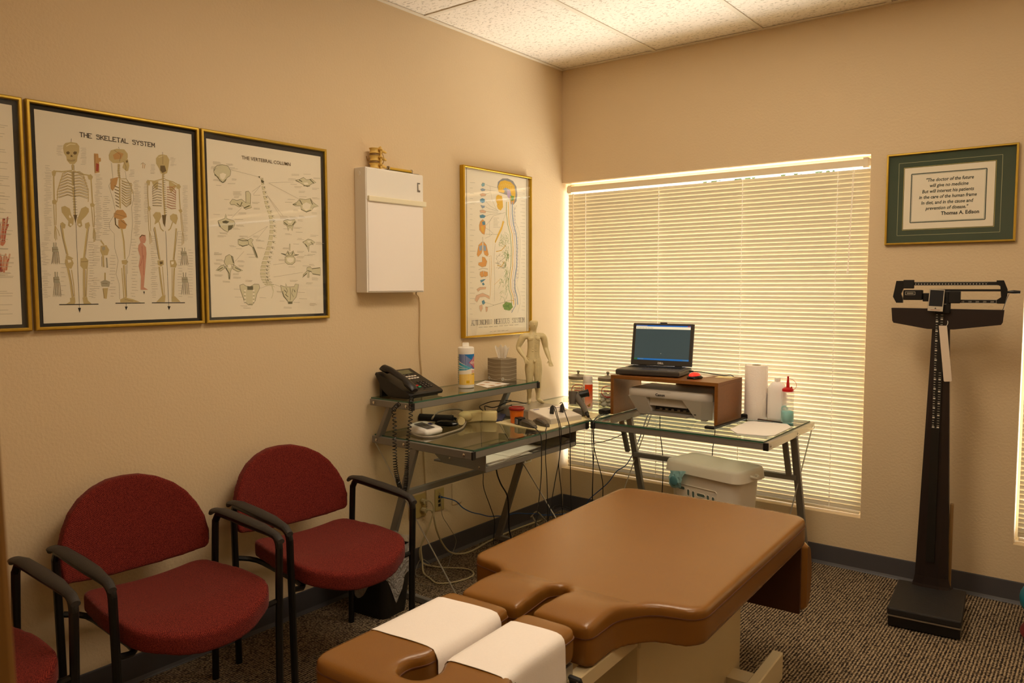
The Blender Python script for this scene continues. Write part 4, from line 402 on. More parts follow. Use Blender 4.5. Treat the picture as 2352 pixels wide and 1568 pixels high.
# ------------------------------------------------------------ room shell
HC = 2.74
bm = NB(); box2(bm, (-.1, -5.3, -.1), (4.7, .14, 0)); struct('floor', bm, CARPET, 'brown ribbed loop carpet covering the whole floor', 'floor')
bm = NB(); box2(bm, (-.12, -5.3, 0), (0, .14, 2.9)); struct('wall_left', bm, WALL, 'beige textured wall behind the posters and chairs', 'wall')
WX0, WX1, WZ0, WZ1, WD = 0.0, 1.790, .267, 2.058, .14
VX0, VX1 = 2.432, 4.20
bm = NB()
box2(bm, (0, 0, 0), (4.7, WD, WZ0)); box2(bm, (0, 0, WZ1), (4.7, WD, 2.9)); box2(bm, (WX1, 0, WZ0), (VX0, WD, WZ1)); box2(bm, (VX1, 0, WZ0), (4.7, WD, WZ1))
struct('wall_back', bm, WALL, 'beige textured wall around the two windows', 'wall')
bm = NB(); box2(bm, (4.6, -5.3, 0), (4.7, 0, 2.9)); struct('wall_right', bm, WALL, 'beige wall on the right, outside the view', 'wall')
bm = NB(); box2(bm, (-.1, -5.3, 0), (4.7, -5.2, 2.9)); struct('wall_hall', bm, WALL, 'beige hall wall behind the viewer', 'wall')
bm = NB(); box2(bm, (0, -4.03, 0), (2.24, -3.93, 2.9)); box2(bm, (3.3, -4.03, 0), (4.6, -3.93, 2.9)); box2(bm, (2.24, -4.03, 2.1), (3.3, -3.93, 2.9))
struct('wall_front', bm, WALL, 'beige wall with the doorway the picture is taken from', 'wall')
JAMB = mat('mustard_brown_door_jamb', '7a5216', .6, vary=.08)
bm = NB(); box(bm, (0, 0, 0), (.05, .13, 2.1), .004, 2); o = struct('trim_1', bm, JAMB, 'mustard brown door jamb at the left edge of the picture', 'door jamb')
o.location = (2.247, -3.965, 1.05); o.rotation_euler = (0, -math.radians(2.6), 0); o.location.x += .0135
# baseboards with their toe
def base_run(name, a, b, nrm, label):
    bm = NB(); a = Vector(a); b = Vector(b); n = Vector(nrm)
    prof = [(0, .101), (.0035, .100), (.0045, .096), (.0045, .016), (.010, .006), (.014, .001), (0, .001)]
    rings(bm, [[a + n * (u + .0006) + Vector((0, 0, w)) for u, w in prof], [b + n * (u + .0006) + Vector((0, 0, w)) for u, w in prof]])
    return struct(name, bm, BASE, label, 'baseboard')
base_run('baseboard_left', (0, -3.93, 0), (0, 0, 0), (1, 0, 0), 'dark grey vinyl baseboard along the poster wall')
base_run('baseboard_back', (.015, 0, 0), (4.6, 0, 0), (0, -1, 0), 'dark grey vinyl baseboard under the windows')
# ceiling: tiles resting in a metal grid
bm = NB(); box2(bm, (-.1, -5.3, 2.80), (4.7, .14, 2.9)); CEIL = struct('ceiling', bm, GRID, 'suspended ceiling of white fissured tiles in a metal grid', 'ceiling')
xs = [0.0, .635] + [.635 + .61 * k for k in range(1, 7)] + [4.6]; ys = [0.0] + [-1.22 * k for k in range(1, 5)] + [-5.2]
xs = [x for x in xs if x <= 4.6]
LIGHTS = {(2, 1), (4, 2)}
for i in range(len(xs) - 1):
    for j in range(len(ys) - 1):
        if (i, j) in LIGHTS: continue
        bm = NB(); g = .007
        box2(bm, (xs[i] + g, ys[j + 1] + g, HC + .004), (xs[i + 1] - g, ys[j] - g, HC + .018), .002, 1)
        obj('ceiling_tile', bm, TILE, CEIL)
for x in xs[1:-1]:
    bm = NB(); box2(bm, (x - .012, -5.2, HC - .001), (x + .012, 0, HC + .003)); box2(bm, (x - .002, -5.2, HC + .003), (x + .002, 0, HC + .035)); obj('grid_bar', bm, GRID, CEIL)
for y in ys[1:-1]:
    for i in range(len(xs) - 1):
        bm = NB(); box2(bm, (xs[i] + .012, y - .012, HC - .001), (xs[i + 1] - .012, y + .012, HC + .003)); obj('grid_bar', bm, GRID, CEIL)
for a, b in (((0, -5.2), (.022, 0)), ((.022, -.022), (4.6, 0)), ((4.578, -5.2), (4.6, -.022))):
    bm = NB(); box2(bm, (a[0], a[1], HC - .003), (b[0], b[1], HC + .002)); obj('wall_angle', bm, GRID, CEIL)
LENS = mat('lit_troffer_lens', 'ffffff', .5, emit=(1.0, .84, .62), estr=6.0)
for (i, j) in sorted(LIGHTS):
    t = thing('ceiling_light', 'recessed fluorescent ceiling light outside the view, %s' % ('nearer the poster wall' if i == 2 else 'on the right side of the room'), 'ceiling light', (xs[i] + .305, ys[j] - .61, HC), world=True)
    bm = NB(); x0, x1, y0, y1 = xs[i] + .014, xs[i + 1] - .014, ys[j + 1] + .014, ys[j] - .014
    box2(bm, (x0, y0, HC + .004), (x1, y0 + .03, HC + .05)); box2(bm, (x0, y1 - .03, HC + .004), (x1, y1, HC + .05)); box2(bm, (x0, y0 + .03, HC + .004), (x0 + .03, y1 - .03, HC + .05)); box2(bm, (x1 - .03, y0 + .03, HC + .004), (x1, y1 - .03, HC + .05))
    obj('light_frame', bm, GRID, t)
    bm = NB(); box2(bm, (x0 + .03, y0 + .03, HC + .012), (x1 - .03, y1 - .03, HC + .016)); obj('diffuser', bm, LENS, t)
    area('troffer_lamp', ((x0 + x1) / 2, (y0 + y1) / 2, HC - .01), (0, 0, 0), .5, 1.1, TROFFER_POWER[(i, j)], WARM)
area('hall_lamp', (3.2, -4.6, HC - .02), (0, 0, 0), .6, .6, CAN_POWER, WARM)

# ------------------------------------------------------------ windows and blinds
ALU = mat('white_window_frame', 'e4dccb', .5)
def window(n, x0, x1, lab):
    r = NB()
    for a, b in (((x0, .105, WZ0), (x1, .135, WZ0 + .03)), ((x0, .105, WZ1 - .03), (x1, .135, WZ1)), ((x0, .105, WZ0 + .03), (x0 + .025, .135, WZ1 - .03)), ((x1 - .025, .105, WZ0 + .03), (x1, .135, WZ1 - .03))): box2(r, a, b)
    w = struct('window_%d' % n, r, ALU, lab, 'window')
    bm = NB(); v = [bm.verts.new(p) for p in ((x0 + .025, .12, WZ0 + .03), (x1 - .025, .12, WZ0 + .03), (x1 - .025, .12, WZ1 - .03), (x0 + .025, .12, WZ1 - .03))]; bm.faces.new(v)
    obj('pane', bm, PANE, w)
window(1, WX0, WX1, 'wide window by the room corner behind closed blinds'); window(2, VX0, VX1, 'second window at the right edge of the picture')
PITCH = .0215
def blind(x0, x1, label, cords, detail=True):
    yb = .048
    t = thing('window_blind', label, 'blind', ((x0 + x1) / 2, yb, WZ0), world=True, group='cream mini blinds')
    bm = NB(); box2(bm, (x0 - .003, yb - .022, 2.000), (x1 + .003, yb + .018, 2.036), .002, 1); obj('headrail', bm, HEADRAIL, t)
    bm = NB(); box2(bm, (x0 + .004, yb - .012, WZ0 + .009), (x1 - .004, yb + .012, WZ0 + .022), .003, 2); obj('bottom_rail', bm, HEADRAIL, t)
    for bx in (x0 + .006, x1 - .03): bm = NB(); box2(bm, (bx, yb - .026, 1.994), (bx + .024, yb + .02, 2.042), .001, 1); obj('mounting_bracket', bm, HEADRAIL, t)
    me = bpy.data.meshes.new('slat'); V = []; F = []; n = 4; ang = math.radians(73)
    c, s = math.cos(ang), math.sin(ang)
    for xx in (x0, x1):
        for k in range(n + 1):
            u = (k / n - .5) * .0252; h = .0016 * (1 - (2 * k / n - 1) ** 2)
            V.append((xx, -u * c - h * s, u * s - h * c))
    for k in range(n): F.append((k, k + 1, n + 2 + k, n + 1 + k))
    me.from_pydata(V, [], F); me.materials.append(SLAT); me.polygons.foreach_set('use_smooth', [True] * n)
    z = WZ0 + .034; k = 0
    while z < 1.985:
        o = bpy.data.objects.new('slat', me); COL.objects.link(o); o.parent = t
        o.location = (-t.location.x, random.uniform(-.0006, .0006), z - t.location.z); o.rotation_euler = (random.uniform(-.012, .012), random.uniform(-.0006, .0006), 0)
        z += PITCH; k += 1
    for cx in cords:
        bm = NB()
        for dy in (-.0150, .0135): tube(bm, [(cx, yb + dy, 1.998), (cx, yb + dy, WZ0 + .02)], .0009, 4)
        zz = WZ0 + .03
        while zz < 1.97: tube(bm, [(cx - .0015, yb - .0150, zz), (cx + .0015, yb - .0165, zz + .012)], .0021, 5); zz += PITCH  # white dashes on the cord imitate daylight coming through the slat holes
        obj('ladder_cord_light_dashes', bm, CORDW, t)
    return t
t = blind(.020, 1.779, 'closed cream mini blind over the wide window behind the desk', (.152, .647, 1.143, 1.631))
bm = NB(); tube(bm, [(.075, .012, 1.99), (.075, .010, 1.96), (.076, .016, 1.23)], .004, 6); obj('tilt_wand', bm, mat('clear_wand_plastic', 'efe2c2', .2), t)
bm = NB(); tube(bm, [(1.705, .02, 1.998), (1.700, .016, 1.75), (1.692, .018, 1.50)], .0012, 5); tube(bm, [(1.712, .02, 1.998), (1.703, .017, 1.75), (1.696, .018, 1.50)], .0012, 5); lathe(bm, [(.002, .02), (.006, .0), (.004, -.012)], (1.694, .017, 1.49), 8); obj('pull_cord', bm, CORDW, t)
blind(VX0 + .012, VX1 - .01, 'closed cream mini blind of the window at the right edge', (2.60, 3.3, 4.0))
# outside: a clipped hedge and the paving beyond the windows
HEDGE = mat('green_hedge_leaves', '5c7a35', .7)
bm = NB(); R = random.Random(9)
for i in range(1500):
    p = Vector((R.uniform(-.5, 5), 3.4 + R.uniform(-.25, .25), R.uniform(1.6, 3.2))); s_ = R.uniform(.04, .09); e = Euler((R.uniform(0, 6), R.uniform(0, 6), R.uniform(0, 6))).to_matrix()
    bm.faces.new([bm.verts.new(p + e @ Vector(q) * s_) for q in ((-1, 0, 0), (0, -.5, 0), (1, 0, 0), (0, .5, .1))])
tag(obj('hedge', bm, HEDGE), 'green foliage outside, glimpsed over the blind', 'foliage', kind='stuff')
bm = NB(); box2(bm, (-3, .3, -.2), (8, 9, -.12)); struct('ground_outside', bm, mat('pale_paving', 'b8b0a2', .9, vary=.1), 'pale paving outside the windows', 'paving')

# ------------------------------------------------------------ framed charts on the left wall
def frame_rect(bm, fn, a0, b0, a1, b1, w, t0, t1, bev=.002):
    """picture frame from four mitred bars; fn(u, v, depth)"""
    O = [(a0, b0), (a1, b0), (a1, b1), (a0, b1)]; I = [(a0 + w, b0 + w), (a1 - w, b0 + w), (a1 - w, b1 - w), (a0 + w, b1 - w)]
    for k in range(4):
        o0, o1, i1, i0 = O[k], O[(k + 1) % 4], I[(k + 1) % 4], I[k]
        lo = [fn(*o0, t0), fn(*o1, t0), fn(*i1, t0), fn(*i0, t0)]
        def mixp(p, q, f): return (p[0] + (q[0] - p[0]) * f, p[1] + (q[1] - p[1]) * f)
        mid = [fn(*o0, t1 - bev), fn(*o1, t1 - bev), fn(*i1, t1 - bev), fn(*i0, t1 - bev)]
        hi = [fn(*mixp(o0, i0, .25), t1), fn(*mixp(o1, i1, .25), t1), fn(*mixp(o1, i1, .75), t1), fn(*mixp(o0, i0, .75), t1)]
        rings(bm, [lo, mid, hi])
def picture(name, label, fn, u0, v0, u1, v1, fw, depth, fmat, backmat, loc, cat='poster', group=None):
    t = thing(name, label, cat, loc, world=True, group=group)
    bm = NB(); frame_rect(bm, fn, u0, v0, u1, v1, fw, .002, depth); obj('frame', bm, fmat, t)
    bm = NB(); rings(bm, [[fn(u0 + fw * .5, v0 + fw * .5, .003), fn(u1 - fw * .5, v0 + fw * .5, .003), fn(u1 - fw * .5, v1 - fw * .5, .003), fn(u0 + fw * .5, v1 - fw * .5, .003)], [fn(u0 + fw * .5, v0 + fw * .5, depth * .4), fn(u1 - fw * .5, v0 + fw * .5, depth * .4), fn(u1 - fw * .5, v1 - fw * .5, depth * .4), fn(u0 + fw * .5, v1 - fw * .5, depth * .4)]]); obj('mat_board', bm, backmat, t)
    bm = NB(); d = depth * .8; bm.faces.new([bm.verts.new(fn(a, b, d)) for a, b in ((u0 + fw * .7, v0 + fw * .7), (u1 - fw * .7, v0 + fw * .7), (u1 - fw * .7, v1 - fw * .7), (u0 + fw * .7, v1 - fw * .7))])
    obj('glazing', bm, PANE, t)
    return t
PALS = {'b': 'c8b280', 'l': 'eadfb8', 'd': '76613f', 'w': 'efe4d2', 'o': 'c89a62', 'k': '2a2522', 'g': 'b0a792', 'r': 'a8483a', 'p': 'd29a82', 't': 'bfb3a4'}
PALV = {'h': 'd4cbac', 'e': 'd9cead', 'm': '625c42', 'y': '8f875f', 'w': 'efe4d2', 't': 'b9ad9b'}
PALN = {'k': '3a2f33', 'G': '8f8c8c', 'Y': 'e2b23c', 'B': '8fa0b8', 'v': 'b8a2c6', 'n': '6f9440', 'N': '3f7a2c', 'O': 'dc9a4c', 'g': '8f8a74', 'w': 'f0dca0', 'u': '7fa6b4', 'U': '4f88a6', 'p': 'dcb094', 'r': 'b04a30', 'D': '7a6a58', 't': '9c9286'}
def draw(ink, data, pal, u0, v0):
    for it in data.split(';'):
        h, pts = it.split(':'); c = pal[h[0]]; w = float(h[1:]) * .001; P = [(u0 + int(a) * .001, v0 + int(b) * .001) for a, b in (q.split(',') for q in pts.split())]
        if w == 0: 
            if len(P) > 2: ink.poly(P, c)
        else: ink.line(P, max(w, .0011), c)
# slab capitals for the printed titles: strokes in a unit box
GL = {'A': ['00 51', '51 a0', '2.4 8.4'], 'C': ['a8 81 51 21 02 08 2a 5a 8a a8'], 'E': ['00 0a', '00 a0', '05 75', '0a aa'], 'H': ['00 0a', 'a0 aa', '05 a5'], 'I': ['50 5a'], 'K': ['00 0a', '04 aa', '46 a0'], 'L': ['00 0a', '00 a0'], 'M': ['00 0a', '0a 53', '53 aa', 'aa a0'], 'N': ['00 0a', '0a a0', 'a0 aa'], 'O': ['20 02 08 2a 8a a8 a2 80 20'], 'R': ['00 0a', '0a 8a a8 a6 85 05', '55 a0'], 'S': ['02 20 80 a2 a4 86 26 08 09 2a 8a a8'], 'T': ['50 5a', '0a aa'], 'U': ['0a 02 20 80 a2 aa'], 'V': ['0a 50', '50 aa'], 'Y': ['0a 55', '55 aa', '55 50']}
def hx(c): return 10 if c == 'a' else int(c)
def slab(ink, s, u0, v0, u1, h, stroke, col, thin=None, serif=True, gap=.35):
    n = sum(1.0 if c != ' ' else .9 for c in s) ; cw = (u1 - u0) / (n + gap * (len(s) - 1)) ; x = u0
    for c in s:
        if c == ' ': x += cw * (.9 + gap); continue
        for st in GL[c]:
            pts = []
            for q in st.replace('.', '').split():
                if len(q) == 2: pts.append((x + hx(q[0]) / 10 * cw, v0 + hx(q[1]) / 10 * h))
            if c == 'A' and st == '2.4 8.4': pts = [(x + .25 * cw, v0 + .38 * h), (x + .75 * cw, v0 + .38 * h)]
            if c == 'A' and st in ('00 51', '51 a0'): pts = [(x, v0), (x + .5 * cw, v0 + h)] if st == '00 51' else [(x + .5 * cw, v0 + h), (x + cw, v0)]
            vert = abs(pts[0][0] - pts[-1][0]) < 1e-6 and len(pts) == 2
            ink.line(pts, stroke if (vert or thin is None) else thin, col)
            if serif:
                for p in (pts[0], pts[-1]):
                    if p[1] < v0 + .02 * h or p[1] > v0 + .98 * h: ink.line([(p[0] - cw * .22, p[1]), (p[0] + cw * .22, p[1])], stroke * .55, col)
        x += cw * (1 + gap)
fnL = lambda u, v, d: (d, u, v)
PX = 'three framed anatomy charts hung in a row'
t = picture('framed_poster', 'framed skeletal system chart with three full skeletons, black mat and gold frame', fnL, -3.025, 1.285, -2.440, 2.015, .011, .022, GOLD, MATBLACK, (0, -2.73, 1.285), group=PX)
bm = NB(); box2(bm, (.009, -2.999, 1.307), (.0105, -2.466, 1.988)); SH = obj('chart_sheet', bm, PAPER, t)
ink = Ink(lambda u, v, d: (.0105 + d, u, v)); draw(ink, SKELETON_PRINT, PALS, -3.025, 1.285)
slab(ink, 'THE SKELETAL SYSTEM', -2.863, 1.9215, -2.609, .0140, .0022, '3a3026')
ink.build('printed_chart', SH)
t = picture('framed_poster', 'framed vertebral column chart with one long spine drawing, black mat and gold frame', fnL, -2.432, 1.285, -1.845, 2.015, .011, .022, GOLD, MATBLACK, (0, -2.14, 1.285), group=PX)
bm = NB(); box2(bm, (.009, -2.407, 1.307), (.0105, -1.872, 1.982)); SH = obj('chart_sheet', bm, PAPER, t)
ink = Ink(lambda u, v, d: (.0105 + d, u, v)); draw(ink, SPINE_PRINT, PALV, -2.432, 1.285)
ink.text('THE VERTEBRAL COLUMN', -2.1425, 1.9235, .0195, '57452b', bold=.0002, sx=1.0)
ink.build('printed_chart', SH)
t = picture('framed_poster', 'framed chart cut off by the left edge of the picture, red muscle drawings, gold frame', fnL, -3.625, 1.285, -3.036, 2.015, .011, .022, GOLD, MATBLACK, (0, -3.33, 1.285), group=PX)
bm = NB(); box2(bm, (.009, -3.599, 1.307), (.0105, -3.062, 1.988)); SH = obj('chart_sheet', bm, PAPER, t)
ink = Ink(lambda u, v, d: (.0105 + d, u, v)); R = random.Random(2)
for cx, cz, n, h in ((-3.115, 1.60, 26, .09), (-3.11, 1.50, 22, .06), (-3.30, 1.62, 60, .26), (-3.11, 1.56, 8, .02)):
    for i in range(n):
        a = R.uniform(-.03, .03) * (1 if n < 40 else 2.2); ink.line([(cx + a, cz + h / 2 * R.uniform(.4, 1)), (cx + a * .7, cz), (cx + a * .5, cz - h / 2 * R.uniform(.4, 1))], R.uniform(.002, .005), R.choice(('b4523e', 'c97a5c', '94382a', 'd8a88a')))
for i in range(60): y = R.uniform(1.33, 1.95); ink.line([(-3.125, y), (-3.125 + R.uniform(.02, .05), y)], .0013, 'b9ad9b')
ink.build('printed_chart', SH)
t = picture('framed_poster', 'tall narrow framed nervous system chart in a gold frame between light box and window', fnL, -.959, 1.147, -.357, 2.056, .010, .032, GOLDF, PAPER, (0, -.66, 1.147))
ink = Ink(lambda u, v, d: (.0130 + d, u, v)); draw(ink, NERVE_PRINT, PALN, -.959, 1.147)
slab(ink, 'AUTONOMIC NERVOUS SYSTEM', -.886, 1.213, -.414, .0255, .0036, '30282a', thin=.0014, gap=.42)
ink.build('printed_chart', t)
# quotation on the window wall
fnB = lambda u, v, d: (u, -d, v)
t = picture('framed_quotation', 'framed quotation on green mat with gold frame above the scale', fnB, 1.865, 1.613, 2.392, 2.037, .009, .020, GOLD, MATGREEN, (2.13, 0, 1.613), cat='framed picture')
bm = NB(); box2(bm, (1.942, -.0095, 1.684), (2.306, -.0082, 1.967)); SH = obj('quotation_sheet', bm, PAPER, t)
ink = Ink(lambda u, v, d: (u, -.0095 - d, v))
def rectline(ink, x0, y0, x1, y1, w, c): ink.line([(x0, y0), (x1, y0)], w, c); ink.line([(x0, y1), (x1, y1)], w, c); ink.line([(x0, y0), (x0, y1)], w, c); ink.line([(x1, y0), (x1, y1)], w, c)
rectline(ink, 1.972, 1.714, 2.274, 1.938, .0042, '3a4a44'); rectline(ink, 1.9765, 1.7185, 2.2695, 1.9335, .0012, '6c7c70')
for k, (s, cx, sz) in enumerate((('"The doctor of the future', 2.128, .0215), ('will give no medicine', 2.126, .0215), ('But will interest his patients', 2.122, .0215), ('in the care of the human frame', 2.122, .0215), ('In diet, and in the cause and', 2.120, .0215), ('prevention of disease."', 2.120, .0215))):
    ink.text(s, cx, 1.8985 - k * .0258, sz, '2e3c34', bold=.0005, shear=.18, sx=.86)
ink.text('Thomas A. Edison', 2.175, 1.7435, .0225, '2a2c2a', bold=.0007, sx=.92)
ink.build('lettering', SH)
ink = Ink(lambda u, v, d: (u, -.0080 - d, v)); rectline(ink, 1.917, 1.656, 2.332, 1.9925, .0014, 'b8b48c'); rectline(ink, 1.939, 1.681, 2.309, 1.970, .0016, 'c8b46c'); ink.build('mat_line', t)

# ------------------------------------------------------------ x-ray light box with the things on top
t = thing('light_box', 'white wall-mounted x-ray light box between the posters', 'light box', (0, -1.493, 1.395), world=True)
LBX = .075
bm = NB(); box2(bm, (.001, -1.676, 1.395), (LBX, -1.310, 1.958), .003, 2); obj('housing', bm, WHITEPL, t)
bm = NB(); box2(bm, (LBX - .001, -1.668, 1.401), (LBX + .004, -1.318, 1.812), .001, 1); obj('viewing_panel', bm, mat('milky_acrylic_panel', 'f3ece6', .16, spec=.6), t)
bm = NB(); box2(bm, (LBX - .001, -1.672, 1.815), (LBX + .003, -1.312, 1.952), .001, 1); obj('upper_panel', bm, WHITEPL, t)
bm = NB(); box2(bm, (LBX, -1.668, 1.806), (LBX + .014, -1.300, 1.830), .003, 2); obj('film_clip_rail', bm, mat('cream_rail', 'e8e0c4', .4), t)
bm = NB(); box2(bm, (LBX + .002, -1.352, 1.874), (LBX + .0045, -1.334, 1.918)); sw = obj('switch_plate', bm, METALGREY, t)
bm = NB(); box2(bm, (LBX + .004, -1.349, 1.881), (LBX + .011, -1.337, 1.911), .002, 1); obj('rocker', bm, WHITEPL, sw)
bm = NB(); lathe(bm, [(.012, 0), (.012, .0015), (.009, .002)], (.03, -1.676, 1.93), 16, Euler((PI / 2, 0, 0)).to_matrix().to_4x4()); obj('knockout', bm, WHITEPL, t)
# vertebra model
BONE = mat('yellowed_bone_plastic', 'dcb862', .45, bump=.1, bscale=120)
DISC = mat('brown_rubber_disc', '8a6a3a', .5)
t = thing('vertebra_model', 'yellowish three-vertebra spine model on top of the light box', 'spine model', (.042, -1.59, 1.958))
for k in range(3):
    z = .014 + k * .034; bm = NB(); s_ = .92 + .0 * k
    lathe(bm, [(.020, -.012), (.0245, -.011), (.0205, -.004), (.0200, .003), (.0235, .010), (.0245, .012), (.018, .013)], (0, 0, z), 18)
    ellip(bm, (-.004, .040, z + .002), (.006, .020, .007), rot=(-.35, 0, 0))            # spinous process
    for sx in (-1, 1):
        ellip(bm, (sx * .026, .022, z + .004), (.017, .005, .0055), rot=(0, sx * .25, sx * .35)); ellip(bm, (sx * .012, .026, z + .010), (.006, .006, .012)); ellip(bm, (sx * .013, .026, z - .008), (.005, .006, .010))
    bmesh.ops.rotate(bm, verts=bm.verts, matrix=Matrix.Rotation(-.5, 3, 'Z')); obj('vertebra', bm, BONE, t, smooth=True)
    if k < 2: bm = NB(); lathe(bm, [(.019, 0), (.0225, .002), (.0225, .008), (.019, .0095)], (0, 0, z + .012), 18); obj('disc', bm, DISC, t, smooth=True)
bm = NB(); tube(bm, [(.010, .018, .095), (.024, .024, .075), (.034, .026, .050), (.036, .020, .028), (.026, .016, .018), (.020, .022, .030)], .0018, 6, sub=4); tube(bm, [(-.02, -.014, .05), (-.034, -.010, .040), (-.040, -.012, .062)], .0018, 6, sub=4); obj('nerve_cord', bm, mat('brown_nerve_rubber', '9a7836', .5), t, smooth=True)
# reflex pinwheel style tool lying on the box
t = thing('dowel_tool', 'yellow wooden dowel tool with two ring clips lying on the light box', 'tool', (.055, -1.43, 1.958))
bm = NB(); tube(bm, [(0, -.085, .011), (0, .058, .011)], .0075, 12); obj('dowel', bm, mat('yellow_varnished_wood', 'c9a22e', .35), t, smooth=True)
bm = NB(); box2(bm, (-.006, -.115, 0), (.010, .105, .0035), .001, 1); tube(bm, [(0, .10, .003), (0, .122, .002)], .0018, 6); obj('dark_strip', bm, BLACKPL, t)
for y in (-.088, .061):
    bm = NB(); tube(bm, [(.0095 * math.cos(a), y, .011 + .0095 * math.sin(a)) for a in [2 * PI * k / 14 for k in range(14)]], .0025, 6, closed=True); obj('ring_clip', bm, CHROME, t, smooth=True)
bm = NB(); tube(bm, [(.030, -1.312, 1.40), (.012, -1.30, 1.385), (.008, -1.272, 1.34), (.008, -1.275, 1.113), (.008, -1.262, .96), (.008, -1.264, .83), (.008, -1.258, .67), (.008, -1.250, .49), (.008, -1.236, .32), (.012, -1.240, .306)], .0035, 6, sub=4)
tag(obj('hanging_cable', bm, mat('beige_cord', 'c9b088', .6), smooth=True), 'beige cord hanging down the wall from the light box', 'cord')
def soft(P, z0, z1, voxel, it, f=None, crown=0.0, fac=.5):
    """cushion solid: outline prism, remeshed and relaxed so that every edge rounds, then mapped by f"""
    bm = NB(); rings(bm, [[(x, y, z) for x, y in P] for z in (z0, z1)]); bmesh.ops.triangulate(bm, faces=bm.faces[:])
    me = bpy.data.meshes.new('tmp'); bm.to_mesh(me); bm.free(); o = bpy.data.objects.new('tmp', me); COL.objects.link(o)
    m = o.modifiers.new('r', 'REMESH'); m.mode = 'VOXEL'; m.voxel_size = voxel
    m = o.modifiers.new('s', 'SMOOTH'); m.factor = fac; m.iterations = it
    dg = bpy.context.evaluated_depsgraph_get(); me2 = bpy.data.meshes.new_from_object(o.evaluated_get(dg))
    bpy.data.objects.remove(o); bpy.data.meshes.remove(me)
    bm = NB(); bm.from_mesh(me2); bpy.data.meshes.remove(me2)
    zc = max(v.co.z for v in bm.verts)
    for v in bm.verts:
        if f: v.co = Vector(f(*v.co))
    return bm
# ------------------------------------------------------------ glass desks
def glass_slab(name, parent, x0, y0, x1, y1, z0, z1):
    bm = NB(); box2(bm, (x0, y0, z0), (x1, y1, z1))
    bmesh.ops.recalc_face_normals(bm, faces=bm.faces)
    for f in bm.faces: f.material_index = 0 if abs(f.normal.z) > .5 else 1
    return obj(name, bm, [DESKGLASS, GLASSEDGE], parent)
def bolt(bm, p, n, r=.007):
    M = Vector((0, 0, 1)).rotation_difference(Vector(n)).to_matrix().to_4x4(); lathe(bm, [(r, 0), (r, .001), (r * .6, .003), (.0005, .0034)], p, 10, M)
t = thing('computer_desk', 'grey steel and glass desk with raised shelf against the poster wall', 'desk', (.33, -1.15, 0), world=True)
Y0, Y1 = -1.61, -.72
for y in (Y0, Y1):
    bm = NB(); bar(bm, (.03, y, .713), (.642, y, .713), .022, .034, bev=.002); obj('side_beam', bm, METALGREY, t)
    bm = NB(); box2(bm, (.641, y - .012, .695), (.649, y + .012, .731), .002, 1); obj('end_cap', bm, BLACKPL, t)
    bm = NB(); bar(bm, (.30, y, .70), (.062, y, .022), .022, .036, bev=.002); obj('leg', bm, METALGREY, t)
    bm = NB(); bar(bm, (.03, y, .016), (.61, y, .016), .024, .028, bev=.003); obj('base_bar', bm, METALGREY, t)
    bm = NB(); bar(bm, (.068, y + .004, .728), (.150, y + .004, .888), .022, .034, up=(0, 1, 0), bev=.002); obj('shelf_post', bm, METALGREY, t)
    bm = NB(); tube(bm, [(.036, y - .002, .705), (.592, y - .002, .03)], .0032, 6); obj('brace_rod', bm, STEELROD, t)
    yy = Y0 - .012 if y == Y0 else Y1 + .05
    bm = NB(); bar(bm, (.03, yy, .889), (.30, yy, .889), .018, .030, bev=.002); obj('shelf_side_beam', bm, METALGREY, t)
    bm = NB(); box2(bm, (.299, yy - .010, .872), (.306, yy + .010, .906), .002, 1); obj('end_cap', bm, BLACKPL, t)
    s_ = -1 if y == Y0 else 1; bm = NB()
    for x, z in ((.06, .713), (.24, .713), (.60, .713), (.06, .889), (.27, .889), (.25, .50)): bolt(bm, (x, (y if z < .8 else yy) + s_ * .0115, z), (0, s_, 0))
    obj('bolt_set', bm, CHROME, t, smooth=True)
bm = NB(); bar(bm, (.632, Y0 + .011, .712), (.632, -.695, .712), .018, .030, bev=.002); obj('front_beam', bm, METALGREY, t)
bm = NB(); bar(bm, (.04, Y0 + .011, .712), (.04, Y1 - .011, .712), .018, .030, bev=.002); obj('rear_beam', bm, METALGREY, t)
bm = NB(); bar(bm, (.228, Y0 + .011, .485), (.228, Y1 - .011, .485), .024, .026, bev=.002); obj('cross_bar', bm, METALGREY, t)
bm = NB(); bar(bm, (.291, Y0, .889), (.291, Y1 + .04, .889), .016, .028, bev=.002); obj('shelf_front_beam', bm, METALGREY, t)
glass_slab('glass_top', t, .032, Y0 + .004, .642, -.695, .7275, .7355)
glass_slab('glass_shelf', t, .032, Y0 - .014, .299, Y1 + .055, .904, .911)
# sliding tray under the desk top
bm = NB()
for y in (-1.492, -.775):
    bm = NB(); rings(bm, [[(.25, y, .698), (.612, y, .698), (.612, y, .617), (.36, y, .622)], [(.25, y + .003, .698), (.612, y + .003, .698), (.612, y + .003, .617), (.36, y + .003, .622)]])
    tq = obj('tray_bracket', bm, METALGREY, t); tp = tq if y < -1 else tp
bm = NB(); bolt(bm, (.40, -1.492, .650), (0, -1, 0), .006); bolt(bm, (.44, -1.492, .685), (0, -1, 0), .006); bolt(bm, (.575, -1.492, .632), (0, -1, 0), .006); obj('tray_bolt', bm, CHROME, tp)
bm = NB(); box2(bm, (.30, -1.488, .622), (.606, -.779, .630)); box2(bm, (.600, -1.488, .612), (.612, -.779, .636), .002, 1); obj('tray_shelf', bm, METALGREY, t)

